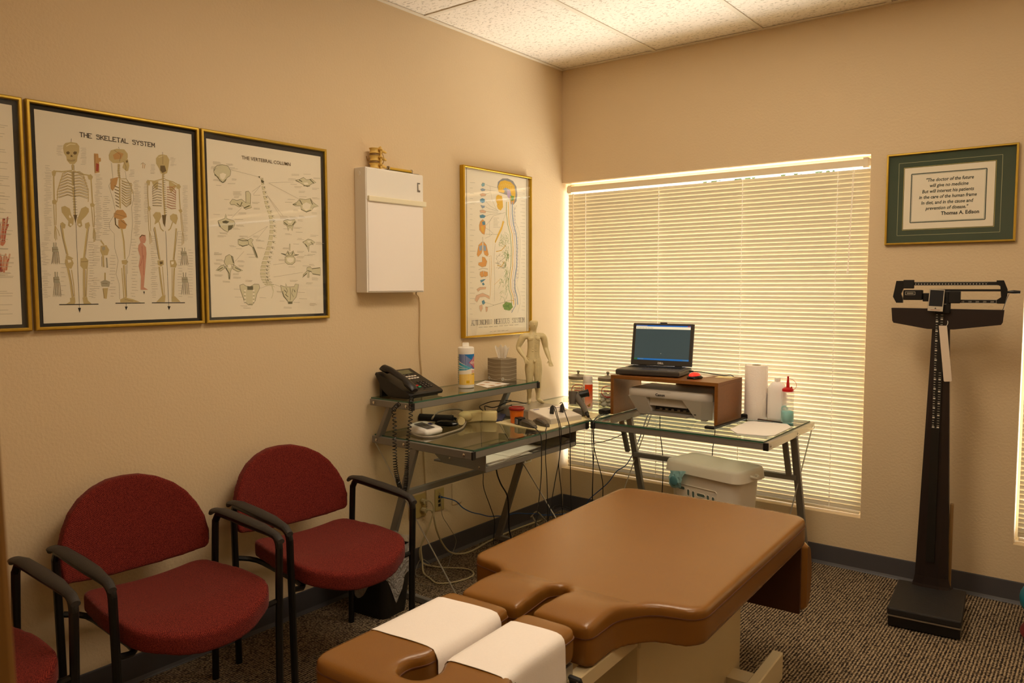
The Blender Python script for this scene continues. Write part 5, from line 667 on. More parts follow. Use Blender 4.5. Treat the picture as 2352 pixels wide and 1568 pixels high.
t = thing('computer_desk', 'grey steel and glass desk in front of the wide window', 'desk', (1.1, -.36, 0), world=True)
XA, XB = .662, 1.556
for x in (XA, XB):
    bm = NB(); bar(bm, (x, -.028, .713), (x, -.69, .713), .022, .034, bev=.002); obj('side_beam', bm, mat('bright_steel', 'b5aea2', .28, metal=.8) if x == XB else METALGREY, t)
    bm = NB(); box2(bm, (x - .012, -.699, .695), (x + .012, -.689, .731), .002, 1); obj('end_cap', bm, BLACKPL, t)
    bm = NB(); bar(bm, (x, -.315, .70), (x, -.085, .022), .022, .034, up=(1, 0, 0), bev=.002); obj('leg', bm, METALGREY, t)
    bm = NB(); bar(bm, (x - .036, -.345, .697), (x - .036, -.265, .50), .018, .026, up=(1, 0, 0), bev=.002); obj('inner_post', bm, METALGREY, t)
    bm = NB(); bar(bm, (x, -.03, .016), (x, -.62, .016), .024, .028, bev=.003); obj('base_bar', bm, METALGREY, t)
    s_ = 1 if x == XB else -1
    bm = NB(); tube(bm, [(x + s_ * .002, -.036, .705), (x + s_ * .002, -.60, .03)], .0032, 6); obj('brace_rod', bm, STEELROD, t)
    bm = NB()
    for y, z in ((-.06, .713), (-.29, .713), (-.66, .713), (-.245, .49)): bolt(bm, (x + s_ * .0115, y, z), (s_, 0, 0))
    obj('bolt_set', bm, CHROME, t, smooth=True)
bm = NB(); bar(bm, (.65, -.682, .712), (XB - .011, -.682, .712), .018, .030, bev=.002); obj('front_beam', bm, METALGREY, t)
bm = NB(); bar(bm, (XA, -.255, .487), (XB, -.255, .487), .024, .026, bev=.002); obj('cross_bar', bm, METALGREY, t)
bm = NB(); bar(bm, (.04, -.036, .712), (XB - .011, -.036, .712), .016, .028, bev=.002); obj('rear_beam', bm, METALGREY, t)
glass_slab('glass_top', t, .652, -.694, 1.545, -.030, .7275, .7355)
glass_slab('corner_glass', t, .032, -.690, .648, -.030, .7275, .7355)

# ------------------------------------------------------------ chairs
def make_chair(label):
    t = thing('armchair', label, 'chair', (0, 0, 0), group='maroon waiting chairs along the wall')
    SEAT = fillet([(-.185, -.20, .06), (-.185, .20, .06), (.06, .232, .3), (.235, .225, .10), (.305, .10, .2), (.315, 0, .3), (.305, -.10, .2), (.235, -.225, .10), (.06, -.232, .3)], .1, 5)
    def sf(x, y, z): return (x, y, z + .05 * (y / .23) ** 2 * .5 - .035 * max(0, (x - .12) / .2) ** 2)
    bm = soft(SEAT, .395, .457, .0075, 8, sf); obj('seat', bm, FABRIC, t, smooth=True, sharp=80)
    half = [(.243, .515), (.246, .56), (.238, .61), (.220, .655), (.192, .70), (.155, .735), (.110, .761), (.058, .777)]
    B = [(y, z) for y, z in half] + [(0, .782)] + [(-y, z) for y, z in half[::-1]] + [(-.235, .498), (-.16, .483), (-.08, .475), (0, .473), (.08, .475), (.16, .483), (.235, .498)]
    def bf(y, z, d): return (-.225 - .050 * (1 - (y / .25) ** 2) - (z - .5) * .20 + d, y, z)
    bm = soft(B, -.002, .040, .007, 5, bf); obj('backrest', bm, FABRIC, t, smooth=True, sharp=80)
    for s in (-1, 1):
        bm = NB(); tube(bm, [(-.200, s * .252, 0), (-.196, s * .256, .30), (-.190, s * .262, .560), (-.186, s * .263, .590), (-.170, s * .264, .612)], .0125, 10, sub=2); obj('leg', bm, BLACKFR, t, smooth=True)
        bm = NB(); tube(bm, [(.212, s * .252, 0), (.212, s * .256, .30), (.214, s * .262, .575)], .0125, 10); obj('leg', bm, BLACKFR, t, smooth=True)
        bm = NB(); tube(bm, [(-.172, s * .264, .611), (-.145, s * .265, .618), (.0, s * .266, .614), (.150, s * .266, .612), (.190, s * .265, .607), (.209, s * .263, .592), (.214, s * .262, .572)], .0125, 10, sub=3)
        a = obj('armrest', bm, BLACKFR, t, smooth=True)
        bm = NB(); P = [(-.222, .612, .010), (-.20, .626, .019), (-.14, .634, .021), (0, .632, .022), (.10, .628, .021), (.15, .623, .016), (.195, .617, .014), (.222, .600, .012)]
        rings(bm, [[(x, s * .265 + w * math.cos(q) * 1.05, z - .004 + .0085 * math.sin(q)) for q in [2 * PI * k / 12 for k in range(12)]] for x, z, w in P]); obj('arm_pad', bm, ARMPAD, a, smooth=True)
    bm = NB()
    for s in (-1, 1):
        tube(bm, [(-.198, s * .245, .405), (-.16, s * .19, .392), (.0, s * .185, .388), (.17, s * .19, .384), (.208, s * .250, .398)], .010, 8, sub=3)
    box2(bm, (-.12, -.19, .384), (-.08, .19, .398)); box2(bm, (.12, -.19, .380), (.16, .19, .394)); obj('seat_frame', bm, BLACKFR, t, smooth=True)
    for s in (-1, 1): bm = NB(); box2(bm, (-.240, s * .236 - .006, .515), (-.205, s * .236 + .012, .545), .004, 1); obj('back_bracket', bm, BLACKFR, t)
    return t
def dup(root, loc, rotz, label):
    r = root.copy(); COL.objects.link(r); r.location = loc; r.rotation_euler = (0, 0, rotz); r['label'] = label
    for ch in list(root.children):
        c = ch.copy(); COL.objects.link(c); c.parent = r
        for g in ch.children: d = g.copy(); COL.objects.link(d); d.parent = c
    return r
ch = make_chair('maroon upholstered armchair next to the desk, right one of the row'); ch.location = (.402, -2.207, 0); ch.rotation_euler = (0, 0, -.115)
dup(ch, (.400, -2.815, 0), -.045, 'maroon upholstered armchair in the middle, below the skeletal chart')
dup(ch, (.400, -3.452, 0), -.02, 'maroon armchair cut off by the door jamb at the lower left corner')

# ------------------------------------------------------------ chiropractic table
T0 = (1.545, -1.270, 0); TR = .040
t = thing('treatment_table', 'tan leather chiropractic table on a cream pedestal in the foreground', 'treatment table', T0, TR)
MAIN = fillet([(.372, 0, .055), (.372, -1.005, .055), (.250, -1.030, .10), (.190, -1.120, .10), (.192, -1.262, .02), (.018, -1.262, .012), (.034, -1.090, .012), (-.002, -1.052, .006), (-.034, -1.094, .012), (-.018, -1.262, .012), (-.212, -1.262, .02), (-.212, -1.075, .05), (-.240, -1.030, .05), (-.372, -1.005, .055), (-.372, 0, .055)], .04, 5)
ZT = .600
def mf(u, v, z):
    dz = 0
    if v < -1.05 and z > ZT - .05:                       # the split end swells and drops a little towards its tip
        k = min(1, (-1.05 - v) / .21); dz = .010 * math.sin(k * PI) + .002 * k
    if z > ZT - .05: dz += .004 * max(0, 1 - (abs(u) / .372) ** 2) - .030 * (max(0, 1 - math.hypot(u, (v + 1.10) * .8) / .10)) * 0
    return (u, v, z + dz)
bm = soft(MAIN, .503, ZT + .002, .008, 22, mf); mc = obj('main_cushion', bm, LEATHER, t, smooth=True, sharp=80)
from mathutils.bvhtree import BVHTree
def hug(o, P, z):
    me = o.data; B = BVHTree.FromPolygons([v.co.copy() for v in me.vertices], [tuple(p.vertices) for p in me.polygons]); out = []
    for i in range(len(P)):
        a = Vector(P[i - 1]); b = Vector(P[i]); n = max(1, int((b - a).length / .02))
        for k in range(n): q = a.lerp(b, (k + 1) / n); h = B.find_nearest(Vector((q.x, q.y, z))); out.append(h[0] + h[1] * .0006)
    return [p for i, p in enumerate(out) if (p - out[i - 1]).length > .0015]
bm = NB(); tube(bm, hug(mc, MAIN, ZT - .024), .0020, 5, closed=True); obj('piping', bm, PIPING, mc, smooth=True)
HEAD = fillet([(.176, -1.285, .02), (.172, -1.56, .3), (.225, -1.62, .1), (.235, -1.76, .05), (-.235, -1.76, .05), (-.225, -1.62, .1), (-.218, -1.285, .02), (-.020, -1.285, .012), (-.022, -1.595, .03), (-.046, -1.635, .04), (-.038, -1.690, .03), (.038, -1.690, .03), (.046, -1.635, .04), (.022, -1.595, .03), (.020, -1.285, .012)], .03, 5)
ZH = ZT + .020; bm = soft(HEAD, .530, ZH, .008, 24); hc = obj('head_cushion', bm, LEATHER, t, smooth=True, sharp=80)
bm = NB(); tube(bm, hug(hc, HEAD, ZH - .026), .0020, 5, closed=True); obj('piping', bm, PIPING, hc, smooth=True)
# cream steelwork (world frame of the table)
bm = NB(); box2(bm, (-.20, -.98, .0), (.185, -.16, .465), .004, 1); obj('pedestal', bm, CREAM, t)
bm = NB(); box2(bm, (-.21, -.99, .452), (.195, -.14, .506), .003, 1); box2(bm, (.150, -1.33, .458), (.188, -.99, .500), .003, 1); box2(bm, (-.188, -1.33, .458), (-.150, -.99, .500), .003, 1); box2(bm, (-.188, -1.36, .458), (.188, -1.33, .500), .003, 1); obj('top_frame', bm, CREAM, t)
for s in (-1, 1):
    bm = NB(); bar(bm, (s * .170, -1.31, .458), (s * .170, -1.20, .02), .030, .045, up=(0, 1, 0), bev=.003); obj('support_strut', bm, CREAM, t)
    bm = NB(); box2(bm, (s * .285 - .019, -1.32, 0), (s * .285 + .019, -.045, .10), .004, 1); obj('base_rail', bm, CREAM, t)
for a, b in ((-.30, -.22), (-1.02, -.985)): bm = NB(); box2(bm, (-.266, a, .02), (.266, b, .08)); obj('base_cross_plate', bm, CREAM, t)
for s in (-1, 1):
    bm = NB(); box2(bm, (s * .150 - .02, -1.40, .498), (s * .150 + .02, -1.30, .532)); obj('head_bracket', bm, STEELROD, t)
bm = NB(); bar(bm, (.196, -1.335, .520), (.190, -1.300, .462), .012, .034, up=(1, 0, 0), bev=.003); lv = obj('lever', bm, BLACKPL, t)
bm = NB(); bolt(bm, (.204, -1.330, .508), (1, 0, 0), .010); obj('lever_bolt', bm, CHROME, lv)
# drop-down leg rest hanging at the far end
PAD = fillet([(0, .232, .02), (0, .500, .02), (.066, .480, .05), (.095, .375, .1), (.070, .258, .05)], .03, 5)
bm = NB(); rings(bm, [[(x, .012 + a, z) for a, z in inset(PAD, d)] for x, d in ((-.362, .014), (-.345, 0), (.345, 0), (.362, .014))]); lr = obj('leg_rest', bm, LEATHER, t, smooth=True, sharp=40)
bm = NB(); box2(bm, (-.345, -.002, .236), (.345, .014, .497)); box2(bm, (-.05, -.002, .375), (.22, .002, .385)); obj('backing_board', bm, LEATHERD, lr)
bm = NB(); box2(bm, (.02, .000, .215), (.05, .045, .252), .002, 1); obj('latch', bm, BLACKPL, lr)
bm = NB(); box2(bm, (-.06, -.17, .47), (.06, .02, .50)); obj('leg_rest_hinge', bm, STEELROD, t)

# paper strips over the two halves of the head piece (table frame), laid on the cushion surface
from mathutils.bvhtree import BVHTree
_m = hc.data; HB = BVHTree.FromPolygons([v.co.copy() for v in _m.vertices], [tuple(p.vertices) for p in _m.polygons])
def paper_strip(uc, hw, v0, v1, drop0, drop1, label, skew):
    r = thing('face_paper', label, 'paper strip', T0, TR, group='white face paper strips on the table')
    zc = ZH - .050; n = 12; m = 26; bm = NB(); VR = []
    for i in range(n):
        f = i / (n - 1); row = []
        for j in range(m + 1):
            th = PI * (1 - j / m); d = Vector((math.cos(th), 0, math.sin(th))); u_ = uc + hw * math.cos(th); v = v0 + (v1 - v0) * f + skew * (u_ - uc)
            o_ = Vector((uc, v, zc)); h = None
            for dist in (.5,):
                h = HB.ray_cast(o_ + d * dist, -d)
            rad = (h[0] - o_).length + .0022 if h[0] is not None else hw
            rad = min(rad, (hw + .004) / max(1e-3, abs(math.cos(th))))
            row.append(o_ + d * rad)
        for k in range(1, 5):
            row.insert(0, row[0] + Vector((0, 0, -drop0 / 4))); row.append(row[-1] + Vector((.001 * k, 0, -drop1 / 4)))
        VR.append([bm.verts.new(p) for p in row])
    for a, b in zip(VR[:-1], VR[1:]):
        for i in range(len(a) - 1): bm.faces.new((a[i], a[i + 1], b[i + 1], b[i]))
    bmesh.ops.recalc_face_normals(bm, faces=bm.faces); bmesh.ops.solidify(bm, geom=bm.faces[:], thickness=-.0008)
    return obj('paper_sheet', bm, CLOTHW, r, smooth=True, sharp=60)
paper_strip(-.120, .100, -1.575, -1.338, .020, .030, 'white face paper draped over the left half of the head piece', .05)
paper_strip(.098, .078, -1.590, -1.350, .030, .130, 'white face paper draped over the right half of the head piece, nearest the viewer', .05)
# ------------------------------------------------------------ medical scale
t = thing('physician_scale', 'black upright beam scale with a white tag beside the window', 'scale', (2.165, -.40, 0), .085)
SB = mat('brown_black_enamel', '241a18', .38, vary=.1)
bm = NB(); box2(bm, (-.132, -.185, .004), (.132, .175, .048), .004, 2); obj('base', bm, BLACKFR, t)
bm = NB(); box2(bm, (-.135, -.19, .052), (.135, .185, .082), .006, 2); obj('platform', bm, mat('black_ribbed_rubber', '1d1a19', .6, bump=.3, bscale=60), t)
bm = NB(); box2(bm, (-.1345, -.1895, .047), (.1345, -.187, .053)); obj('platform_trim', bm, STEELROD, t)
YC = .185
def colring(z, w, d): return [(-w, YC - d, z), (-w * .42, YC - d - .012, z), (w * .42, YC - d - .012, z), (w, YC - d, z), (w, YC + d, z), (-w, YC + d, z)]
bm = NB(); rings(bm, [colring(z, w, d) for z, w, d in ((.06, .085, .042), (.095, .072, .036), (.13, .066, .033), (.60, .052, .026), (1.10, .037, .019), (1.26, .033, .017))]); obj('column', bm, SB, t)
bm = NB(); box2(bm, (-.022, YC - .052, .20), (.010, YC - .046, .80)); box2(bm, (-.020, YC - .046, .78), (.012, YC - .040, 1.39), .001, 1); rd = obj('height_rod', bm, BLACKPL, t)
ink = Ink(lambda u, v, d: (u, YC - .046 - .0012 - d, v))
for k in range(56):
    z = .80 + k * .0105; lg = k % 4 == 0
    ink.rect(-.018, z, -.011 if not lg else -.009, z + (.0022 if not lg else .0065), 'c9c2b4')
    if z > 1.24 or z < 1.05: ink.rect(.000, z, .009, z + (.0016 if k % 5 else .006), 'c9c2b4')
ink.build('scale_marks', rd)
bm = NB()
yb = YC - .02
prism(bm, [(-.190, 1.265), (-.185, 1.256), (-.05, 1.232), (.05, 1.232), (.222, 1.256), (.228, 1.266), (.232, 1.318), (-.195, 1.322)], lambda a, b, q: (a, yb - .022 + .05 * q, b)); obj('beam_shelf', bm, SB, t)
yb2 = YC - .035
bm = NB()
prism(bm, [(-.190, 1.372), (-.176, 1.345), (-.150, 1.345), (-.150, 1.362), (-.158, 1.385), (-.145, 1.420), (-.130, 1.425), (-.130, 1.442), (-.178, 1.442)], lambda a, b, q: (a, yb2 - .012 + .024 * q, b)); obj('beam_end', bm, BLACKFR, t)
bm = NB()
prism(bm, [(.205, 1.345), (.232, 1.345), (.240, 1.380), (.240, 1.405), (.226, 1.442), (.200, 1.442), (.200, 1.425), (.214, 1.418), (.218, 1.372), (.205, 1.362)], lambda a, b, q: (a, yb2 - .012 + .024 * q, b)); obj('beam_end', bm, BLACKFR, t)
for z0, z1, x0, nm in ((1.421, 1.437, -.150, 'upper_beam'), (1.346, 1.361, .035, 'lower_beam')):
    bm = NB(); box2(bm, (x0, yb2 - .006, z0), (.205, yb2 + .006, z1)); b_ = obj(nm, bm, BLACKPL, t)
    ink = Ink(lambda u, v, d: (u, yb2 - .0065 - d, v)); rectline(ink, x0 + .003, z0 + .0008, .202, z1 - .0008, .001, 'b8b0a2')
    if nm == 'upper_beam':
        for k in range(25): ink.rect(x0 + .035 + k * .0115, z0 + .004, x0 + .0385 + k * .0115, z0 + .009, 'b0a89a')
        for k in range(50): ink.rect(x0 + .035 + k * .00575, z0 + .0105, x0 + .0358 + k * .00575, z0 + .0135, 'b0a89a')
    else:
        for k, s in enumerate(('50', '100', '150', '200', '250', '300')): ink.text(s, .052 + k * .027, z0 + .0035, .0085, 'c8c0b2')
    ink.build('graduations', b_)
bm = NB(); box2(bm, (-.03, yb2 - .005, 1.396), (.222, yb2 + .005, 1.405)); tube(bm, [(.235, yb2, 1.393), (.262, yb2, 1.394), (.285, yb2, 1.393)], [.004, .006, .0075, .006], 8); obj('middle_beam', bm, BLACKFR, t)
bm = NB(); box2(bm, (-.150, yb2 - .016, 1.408), (-.108, yb2 + .010, 1.446), .002, 1); obj('small_poise', bm, BLACKPL, t)
bm = NB(); box2(bm, (-.148, yb2 - .026, 1.358), (-.072, yb2 + .016, 1.402), .003, 1); pz = obj('counterweight', bm, BLACKFR, t)
ink = Ink(lambda u, v, d: (u, yb2 - .0262 - d, v)); rectline(ink, -.139, 1.381, -.101, 1.394, .0014, 'b8b0a0'); ink.rect(-.133, 1.385, -.107, 1.390, '8e8678'); ink.build('weight_label', pz)
bm = NB(); box2(bm, (-.072, yb2 - .012, 1.352), (-.045, yb2 + .012, 1.388), .002, 1); obj('link_block', bm, BLACKFR, t)
bm = NB(); vs = box(bm, (-.018, yb2 - .030, 1.357), (.060, .010, .096), .003, 2, rot=(-.12, .05, 0)); pl = obj('pointer_housing', bm, BLACKPL, t)
Mh = Matrix.Translation((-.018, yb2 - .030, 1.357)) @ Euler((-.12, .05, 0)).to_matrix().to_4x4()
ink = Ink(lambda u, v, d: tuple(Mh @ Vector((u, -.0052 - d, v)))); ink.rect(-.029, -.047, .029, .047, 'b9ad98'); ink.rect(-.026, -.026, .026, .044, '151212'); ink.poly([(-.004, -.036), (0, -.031), (.004, -.036), (.002, -.038)], '2a2624'); ink.rect(-.018, -.0425, .018, -.0405, '9a5a4a'); ink.build('face_plate', pl)
bm = NB(); box2(bm, (.034 - .008, yb2 - .030, 1.345), (.034 + .058 - .02, yb2 + .01, 1.397), .003, 1); lp = obj('large_poise', bm, BLACKPL, t)
bm = NB(); box2(bm, (-.024, YC - .056, 1.300), (.036, YC - .030, 1.398), .004, 2); hh = obj('rod_head', bm, BLACKFR, t)
ink = Ink(lambda u, v, d: (u, YC - .0562 - d, v)); ink.rect(-.012, 1.338, .024, 1.372, '100e0e'); ink.text('70', .006, 1.345, .012, 'b8b0a2'); ink.rect(-.008, 1.340, .020, 1.3425, 'b8b0a2'); ink.build('height_window', hh)
bm = NB(); tube(bm, [(.246, yb2, 1.385), (.240, yb2, 1.37), (.215, YC, 1.28)], .0014, 5); obj('hanging_wire', bm, BLACKFR, t)
bm = NB(); box2(bm, (.060, YC - .01, .084), (.074, YC + .015, .46), .001, 1); obj('rear_strip', bm, mat('tan_strip', '8c6a3c', .6), t)
tg = thing('paper_tag', 'long white card hanging from the height rod of the scale', 'tag', (2.165, -.262, 1.248))
bm = NB(); prism(bm, [(-.018, 0), (.012, 0), (.014, -.004), (.040, -.236), (.037, -.240), (.012, -.242), (.009, -.239)], lambda a, b, q: (a, -.001 * q + .004 * b, b)); obj('card', bm, mat('cream_card', 'd9c8b2', .7), tg)
bm = NB(); tube(bm, [(.010, 0, -.006), (.016, .004, .012), (.013, .008, .022)], .0012, 5, sub=3); obj('string', bm, WHITEPL, tg)

# ------------------------------------------------------------ things on the raised shelf
ZS = .9112; ZD = .7357
def onbox(bm, c, s, rotz=0, **k): return box(bm, c, s, rot=(0, 0, rotz), **k)
# desk telephone
t = thing('telephone', 'black desk telephone with handset on the left end of the shelf', 'telephone', (.135, -1.478, ZS))
def slope(x): return .026 + (.110 - x) * .40      # top height above the shelf at depth x (front +x)
bm = NB(); rings(bm, [[(.105, y, .008), (.112, y, .020), (.105, y, slope(.105)), (-.105, y, slope(-.105)), (-.112, y, slope(-.112) - .012), (-.06, y, .03), (-.02, y, .004)] for y in (-.112, .112)]); ba = obj('phone_base', bm, BLACKPL, t)
bm = NB(); box2(bm, (-.10, -.095, 0), (-.085, .095, .070)); box2(bm, (-.02, -.10, 0), (.09, .10, .006)); obj('stand', bm, BLACKPL, t)
ang = math.atan(.40); PM = Matrix.Translation((0, 0, slope(0))) @ Matrix.Rotation(ang, 4, 'Y')
def phone_pt(u, v, d): return tuple(PM @ Vector((-v, u, d)))     # u across, v towards the rear
def pbox(u0, v0, u1, v1, h, m, nm, par):
    bm = NB(); box2(bm, (-v1, u0, -.001), (-v0, u1, h), min(.001, h * .4), 1); tr(bm, bm.verts, PM); return obj(nm, bm, m, par)
dsp = pbox(-.030, .062, .085, .100, .002, mat('grey_green_display', '57583c', .15, spec=.8), 'display', t)
KC = mat('white_line_key', 'e0d8cc', .5); KD = mat('dark_key', '2a2422', .5)
for k in range(3): pbox(-.018 + k * .028, .050, -.004 + k * .028, .055, .003, mat('grey_soft_key', '6c645c', .5) if k == 0 else bpy.data.materials['grey_soft_key'], 'soft_key', t)
for r_ in range(2):
    for k in range(5): pbox(-.012 + k * .0185, .030 - r_ * .020, .002 + k * .0185, .037 - r_ * .020, .004, KC, 'line_key', t)
for r_ in range(4):
    for k in range(3):
        b_ = pbox(.026 + k * .020, -.032 - r_ * .0165, .039 + k * .020, -.022 - r_ * .0165, .0035, KD, 'number_key', t)
        if r_ * 3 + k < 12: ink = Ink(lambda u, v, d: phone_pt(u, v, .0036 + d)); ink.text('123456789*0#'[r_ * 3 + k], .0325 + k * .020, -.0305 - r_ * .0165, .0085, 'b8b0a4'); ink.build('key_digit', b_)
pbox(-.012, -.060, .006, -.052, .0035, RED, 'red_key', t); pbox(-.006, -.074, .012, -.066, .0035, mat('green_key', '2f9a72', .4), 'green_key', t)
for a, b in ((-.022, -.035), (-.006, -.035), (-.016, -.047), (.010, -.088)): pbox(a, b - .004, a + .012, b, .003, KD, 'function_key', t)
bm = NB(); HP = [(-.118, .018), (-.100, .030), (-.070, .034), (-.02, .036), (.03, .034), (.085, .028), (.112, .020)]
hs = NB()
rings(hs, [[tuple(PM @ Vector((x, -.078 + .023 * wv * math.cos(q), .006 + h + .012 * hv * math.sin(q)))) for q in [2 * PI * k / 12 + PI / 12 for k in range(12)]] for x, h, wv, hv in ((-.116, .010, .7, .8), (-.105, .018, 1, 1.4), (-.070, .022, 1.05, 1.5), (-.055, .028, .9, 1.0), (.045, .027, .85, .9), (.062, .020, 1.0, 1.4), (.105, .014, 1.05, 1.3), (.118, .008, .8, .8))])
obj('handset', hs, mat('black_handset_plastic', '1c1816', .4), t, smooth=True); bm.free()
ink = Ink(lambda u, v, d: phone_pt(u, v, .0004 + d)); ink.text('- - - -', .078, -.106, .008, 'a09888'); ink.build('maker_mark', t)
# coiled cord of the handset, hanging in a loop
def coil(bm, P, R0, r, turns, tight=None):
    Q = smoothpts(P, 12); L = [0]
    for a, b in zip(Q[:-1], Q[1:]): L.append(L[-1] + (b - a).length)
    tot = L[-1]; N = turns * 7; pts = []; i = 0
    for k in range(N + 1):
        f = k / N; f = f if tight is None else tight(f); s = f * tot
        while i < len(L) - 2 and L[i + 1] < s: i += 1
        w = (s - L[i]) / max(1e-9, L[i + 1] - L[i]); p = Q[i].lerp(Q[i + 1], w); d = (Q[i + 1] - Q[i]).normalized(); n1 = d.cross(Vector((0, 1, .2))).normalized(); n2 = d.cross(n1)
        th = 2 * PI * k / 7; pts.append(p + n1 * R0 * math.cos(th) + n2 * R0 * math.sin(th))
    tube(bm, pts, r, 4)
t = thing('coiled_cord', 'black coiled telephone cord hanging in a long loop in front of the desk side', 'cord', (.33, -1.70, .56), world=True)
bm = NB(); coil(bm, [(.262, -1.665, .905), (.300, -1.735, .892), (.322, -1.752, .84), (.33, -1.763, .748), (.33, -1.757, .633), (.33, -1.735, .555), (.332, -1.718, .530), (.33, -1.700, .555), (.33, -1.690, .659), (.33, -1.683, .754), (.328, -1.662, .85), (.315, -1.648, .900), (.250, -1.575, .925)], .0088, .0022, 84, tight=lambda f: f + .6 * math.sin(2 * PI * f) / (2 * PI)); obj('coil', bm, BLACKPL, t, smooth=True)
# canister of wipes
t = thing('wipes_canister', 'white wipes canister with blue and yellow label on the shelf', 'canister', (.165, -1.105, ZS))
bm = NB(); lathe(bm, [(.036, 0), (.0405, .003), (.0405, .175), (.0405, .178)], (0, 0, 0), 40); obj('canister_body', bm, WHITEPL, t, smooth=True)
bm = NB(); lathe(bm, [(.0415, .178), (.0415, .196), (.0405, .203), (.036, .207), (.015, .209)], (0, 0, 0), 40); vs = box(bm, (-.004, .003, .2135), (.074, .034, .012), .004, 2, rot=(0, .22, -.85)); obj('lid', bm, WHITEPL, t, smooth=True, sharp=40)
a0 = math.radians(-49)
def cyl(r, a0, z0=0, c=(0, 0)): return lambda u, v, d: (c[0] + (r + d) * math.cos(a0 + u / r), c[1] + (r + d) * math.sin(a0 + u / r), z0 + v)
def curved(ink, pts, col, n=6):      # splits a polygon into thin vertical slices so that it follows the cylinder
    us = [p[0] for p in pts]; a, b = min(us), max(us); m = max(1, int((b - a) / .004)); ink.k += 1
    for i in range(m):
        lo = a + (b - a) * i / m; hi = a + (b - a) * (i + 1) / m; q = clip(clip(list(pts), lo, 1), hi, -1)
        if len(q) > 2: ink.P.append((q, lin(col), ink.k))
def clip(P, x, s):
    out = []
    for i in range(len(P)):
        a, b = P[i - 1], P[i]; ia = s * (a[0] - x) >= -1e-12; ib = s * (b[0] - x) >= -1e-12
        if ia != ib: w = (x - a[0]) / (b[0] - a[0]); out.append((x, a[1] + (b[1] - a[1]) * w))
        if ib: out.append(b)
    return out
ink = Ink(cyl(.0405, a0))
curved(ink, [(-.062, .018), (.075, .018), (.075, .172), (-.062, .172)], 'f2ead8'); curved(ink, [(-.062, .018), (-.041, .018), (-.041, .172), (-.062, .172)], '9fb8ae')
for k in range(12): curved(ink, [(-.058, .03 + k * .011), (-.046, .03 + k * .011), (-.046, .035 + k * .011), (-.058, .035 + k * .011)], '5c7c80')
curved(ink, [(-.041, .018), (.075, .018), (.075, .076), (-.041, .070)], 'f4c600'); curved(ink, [(-.041, .172), (.075, .172), (.075, .092), (.035, .098), (-.041, .138)], '0f56a8'); curved(ink, [(-.010, .172), (.075, .172), (.075, .150), (.03, .142)], '1384c4')
curved(ink, [(-.041, .132), (-.041, .118), (.010, .100), (.040, .100)], '2aa6c8'); curved(ink, [(-.041, .112), (-.041, .104), (.02, .100)], '2aa6c8'); curved(ink, [(-.041, .100), (-.041, .088), (.0, .092), (.030, .100)], '1f9cc0')
curved(ink, [(.014, .130), (.048, .162), (.082, .130), (.048, .100)], 'c8283c'); curved(ink, [(.020, .130), (.048, .156), (.076, .130), (.048, .106)], 'e8e0e0'); curved(ink, [(.022, .130), (.048, .153), (.074, .130), (.048, .108)], 'b81e38')
ink.text('CLOROX', .049, .1235, .0155, 'f6f2ee', bold=.0006, sx=.9)
for k in range(4): curved(ink, [(.030, .086 - k * .006), (.060, .086 - k * .006), (.060, .089 - k * .006), (.030, .089 - k * .006)], ('d0703c', 'c85a2c', 'd8a030', '6c7c60')[k])
curved(ink, [(.002, .026), (.018, .026), (.018, .040), (.002, .040)], 'd8a800')
ink.build('label_print', t, base=.0004)
# tissue box
t = thing('tissue_box', 'grey cube tissue box with a white tissue standing out, on the right of the shelf', 'tissue box', (.130, -.768, ZS), math.radians(-12))
bm = NB(); box2(bm, (-.056, -.056, 0), (.056, .056, .122), .001, 1); bx = obj('carton', bm, mat('taupe_printed_carton', '8d7f68', .6), t)
for fn_ in (lambda u, v, d: (u, -.0562 - d, v), lambda u, v, d: (.0562 + d, u, v)):
    ink = Ink(fn_)
    for k in range(26):
        z = .012 + k * .0043; am = (.0045 if k % 4 else .007) * (1 - k / 40); P = [(-.0555 + .111 * i / 10, z + am * math.cos(PI * (i / 10 - .5) * 2) * (-1 if k % 2 else -1) * .7 + .003) for i in range(11)]
        ink.line(P, .0016 if k % 5 == 0 else .0009, 'cfc3aa' if k % 5 == 0 else ('7c6d56' if k % 2 else 'a89a82'))
    ink.ell(-.042, .016, .0085, .0085, 'd8d0c0'); ink.ell(-.042, .016, .004, .0045, '6c7c7c'); ink.rect(-.030, .010, .012, .0125, 'd0c6b4'); ink.build('box_print', bx)
bm = NB(); R = random.Random(12); n = 15; VR = []
for i in range(n + 1):
    row = []
    for j in range(7): h = j / 6; u = (i / n - .5); row.append(bm.verts.new((u * (.040 + .040 * h), .012 * math.sin(i * .42 + 1.2 * h) * (.5 + .8 * h) + .003 * math.sin(i * 1.7), .118 + h * (.074 - .020 * abs(u) + (.008 * math.sin(i * 1.3)) * (j == 6)))))
    VR.append(row)
for a, b in zip(VR[:-1], VR[1:]):
    for j in range(6): bm.faces.new((a[j], b[j], b[j + 1], a[j + 1]))
bmesh.ops.solidify(bm, geom=bm.faces[:], thickness=.0006); bmesh.ops.rotate(bm, verts=bm.verts, matrix=Matrix.Rotation(.9, 3, 'Z')); obj('tissue', bm, mat('white_tissue', 'f6f2ec', .9), t, smooth=True)
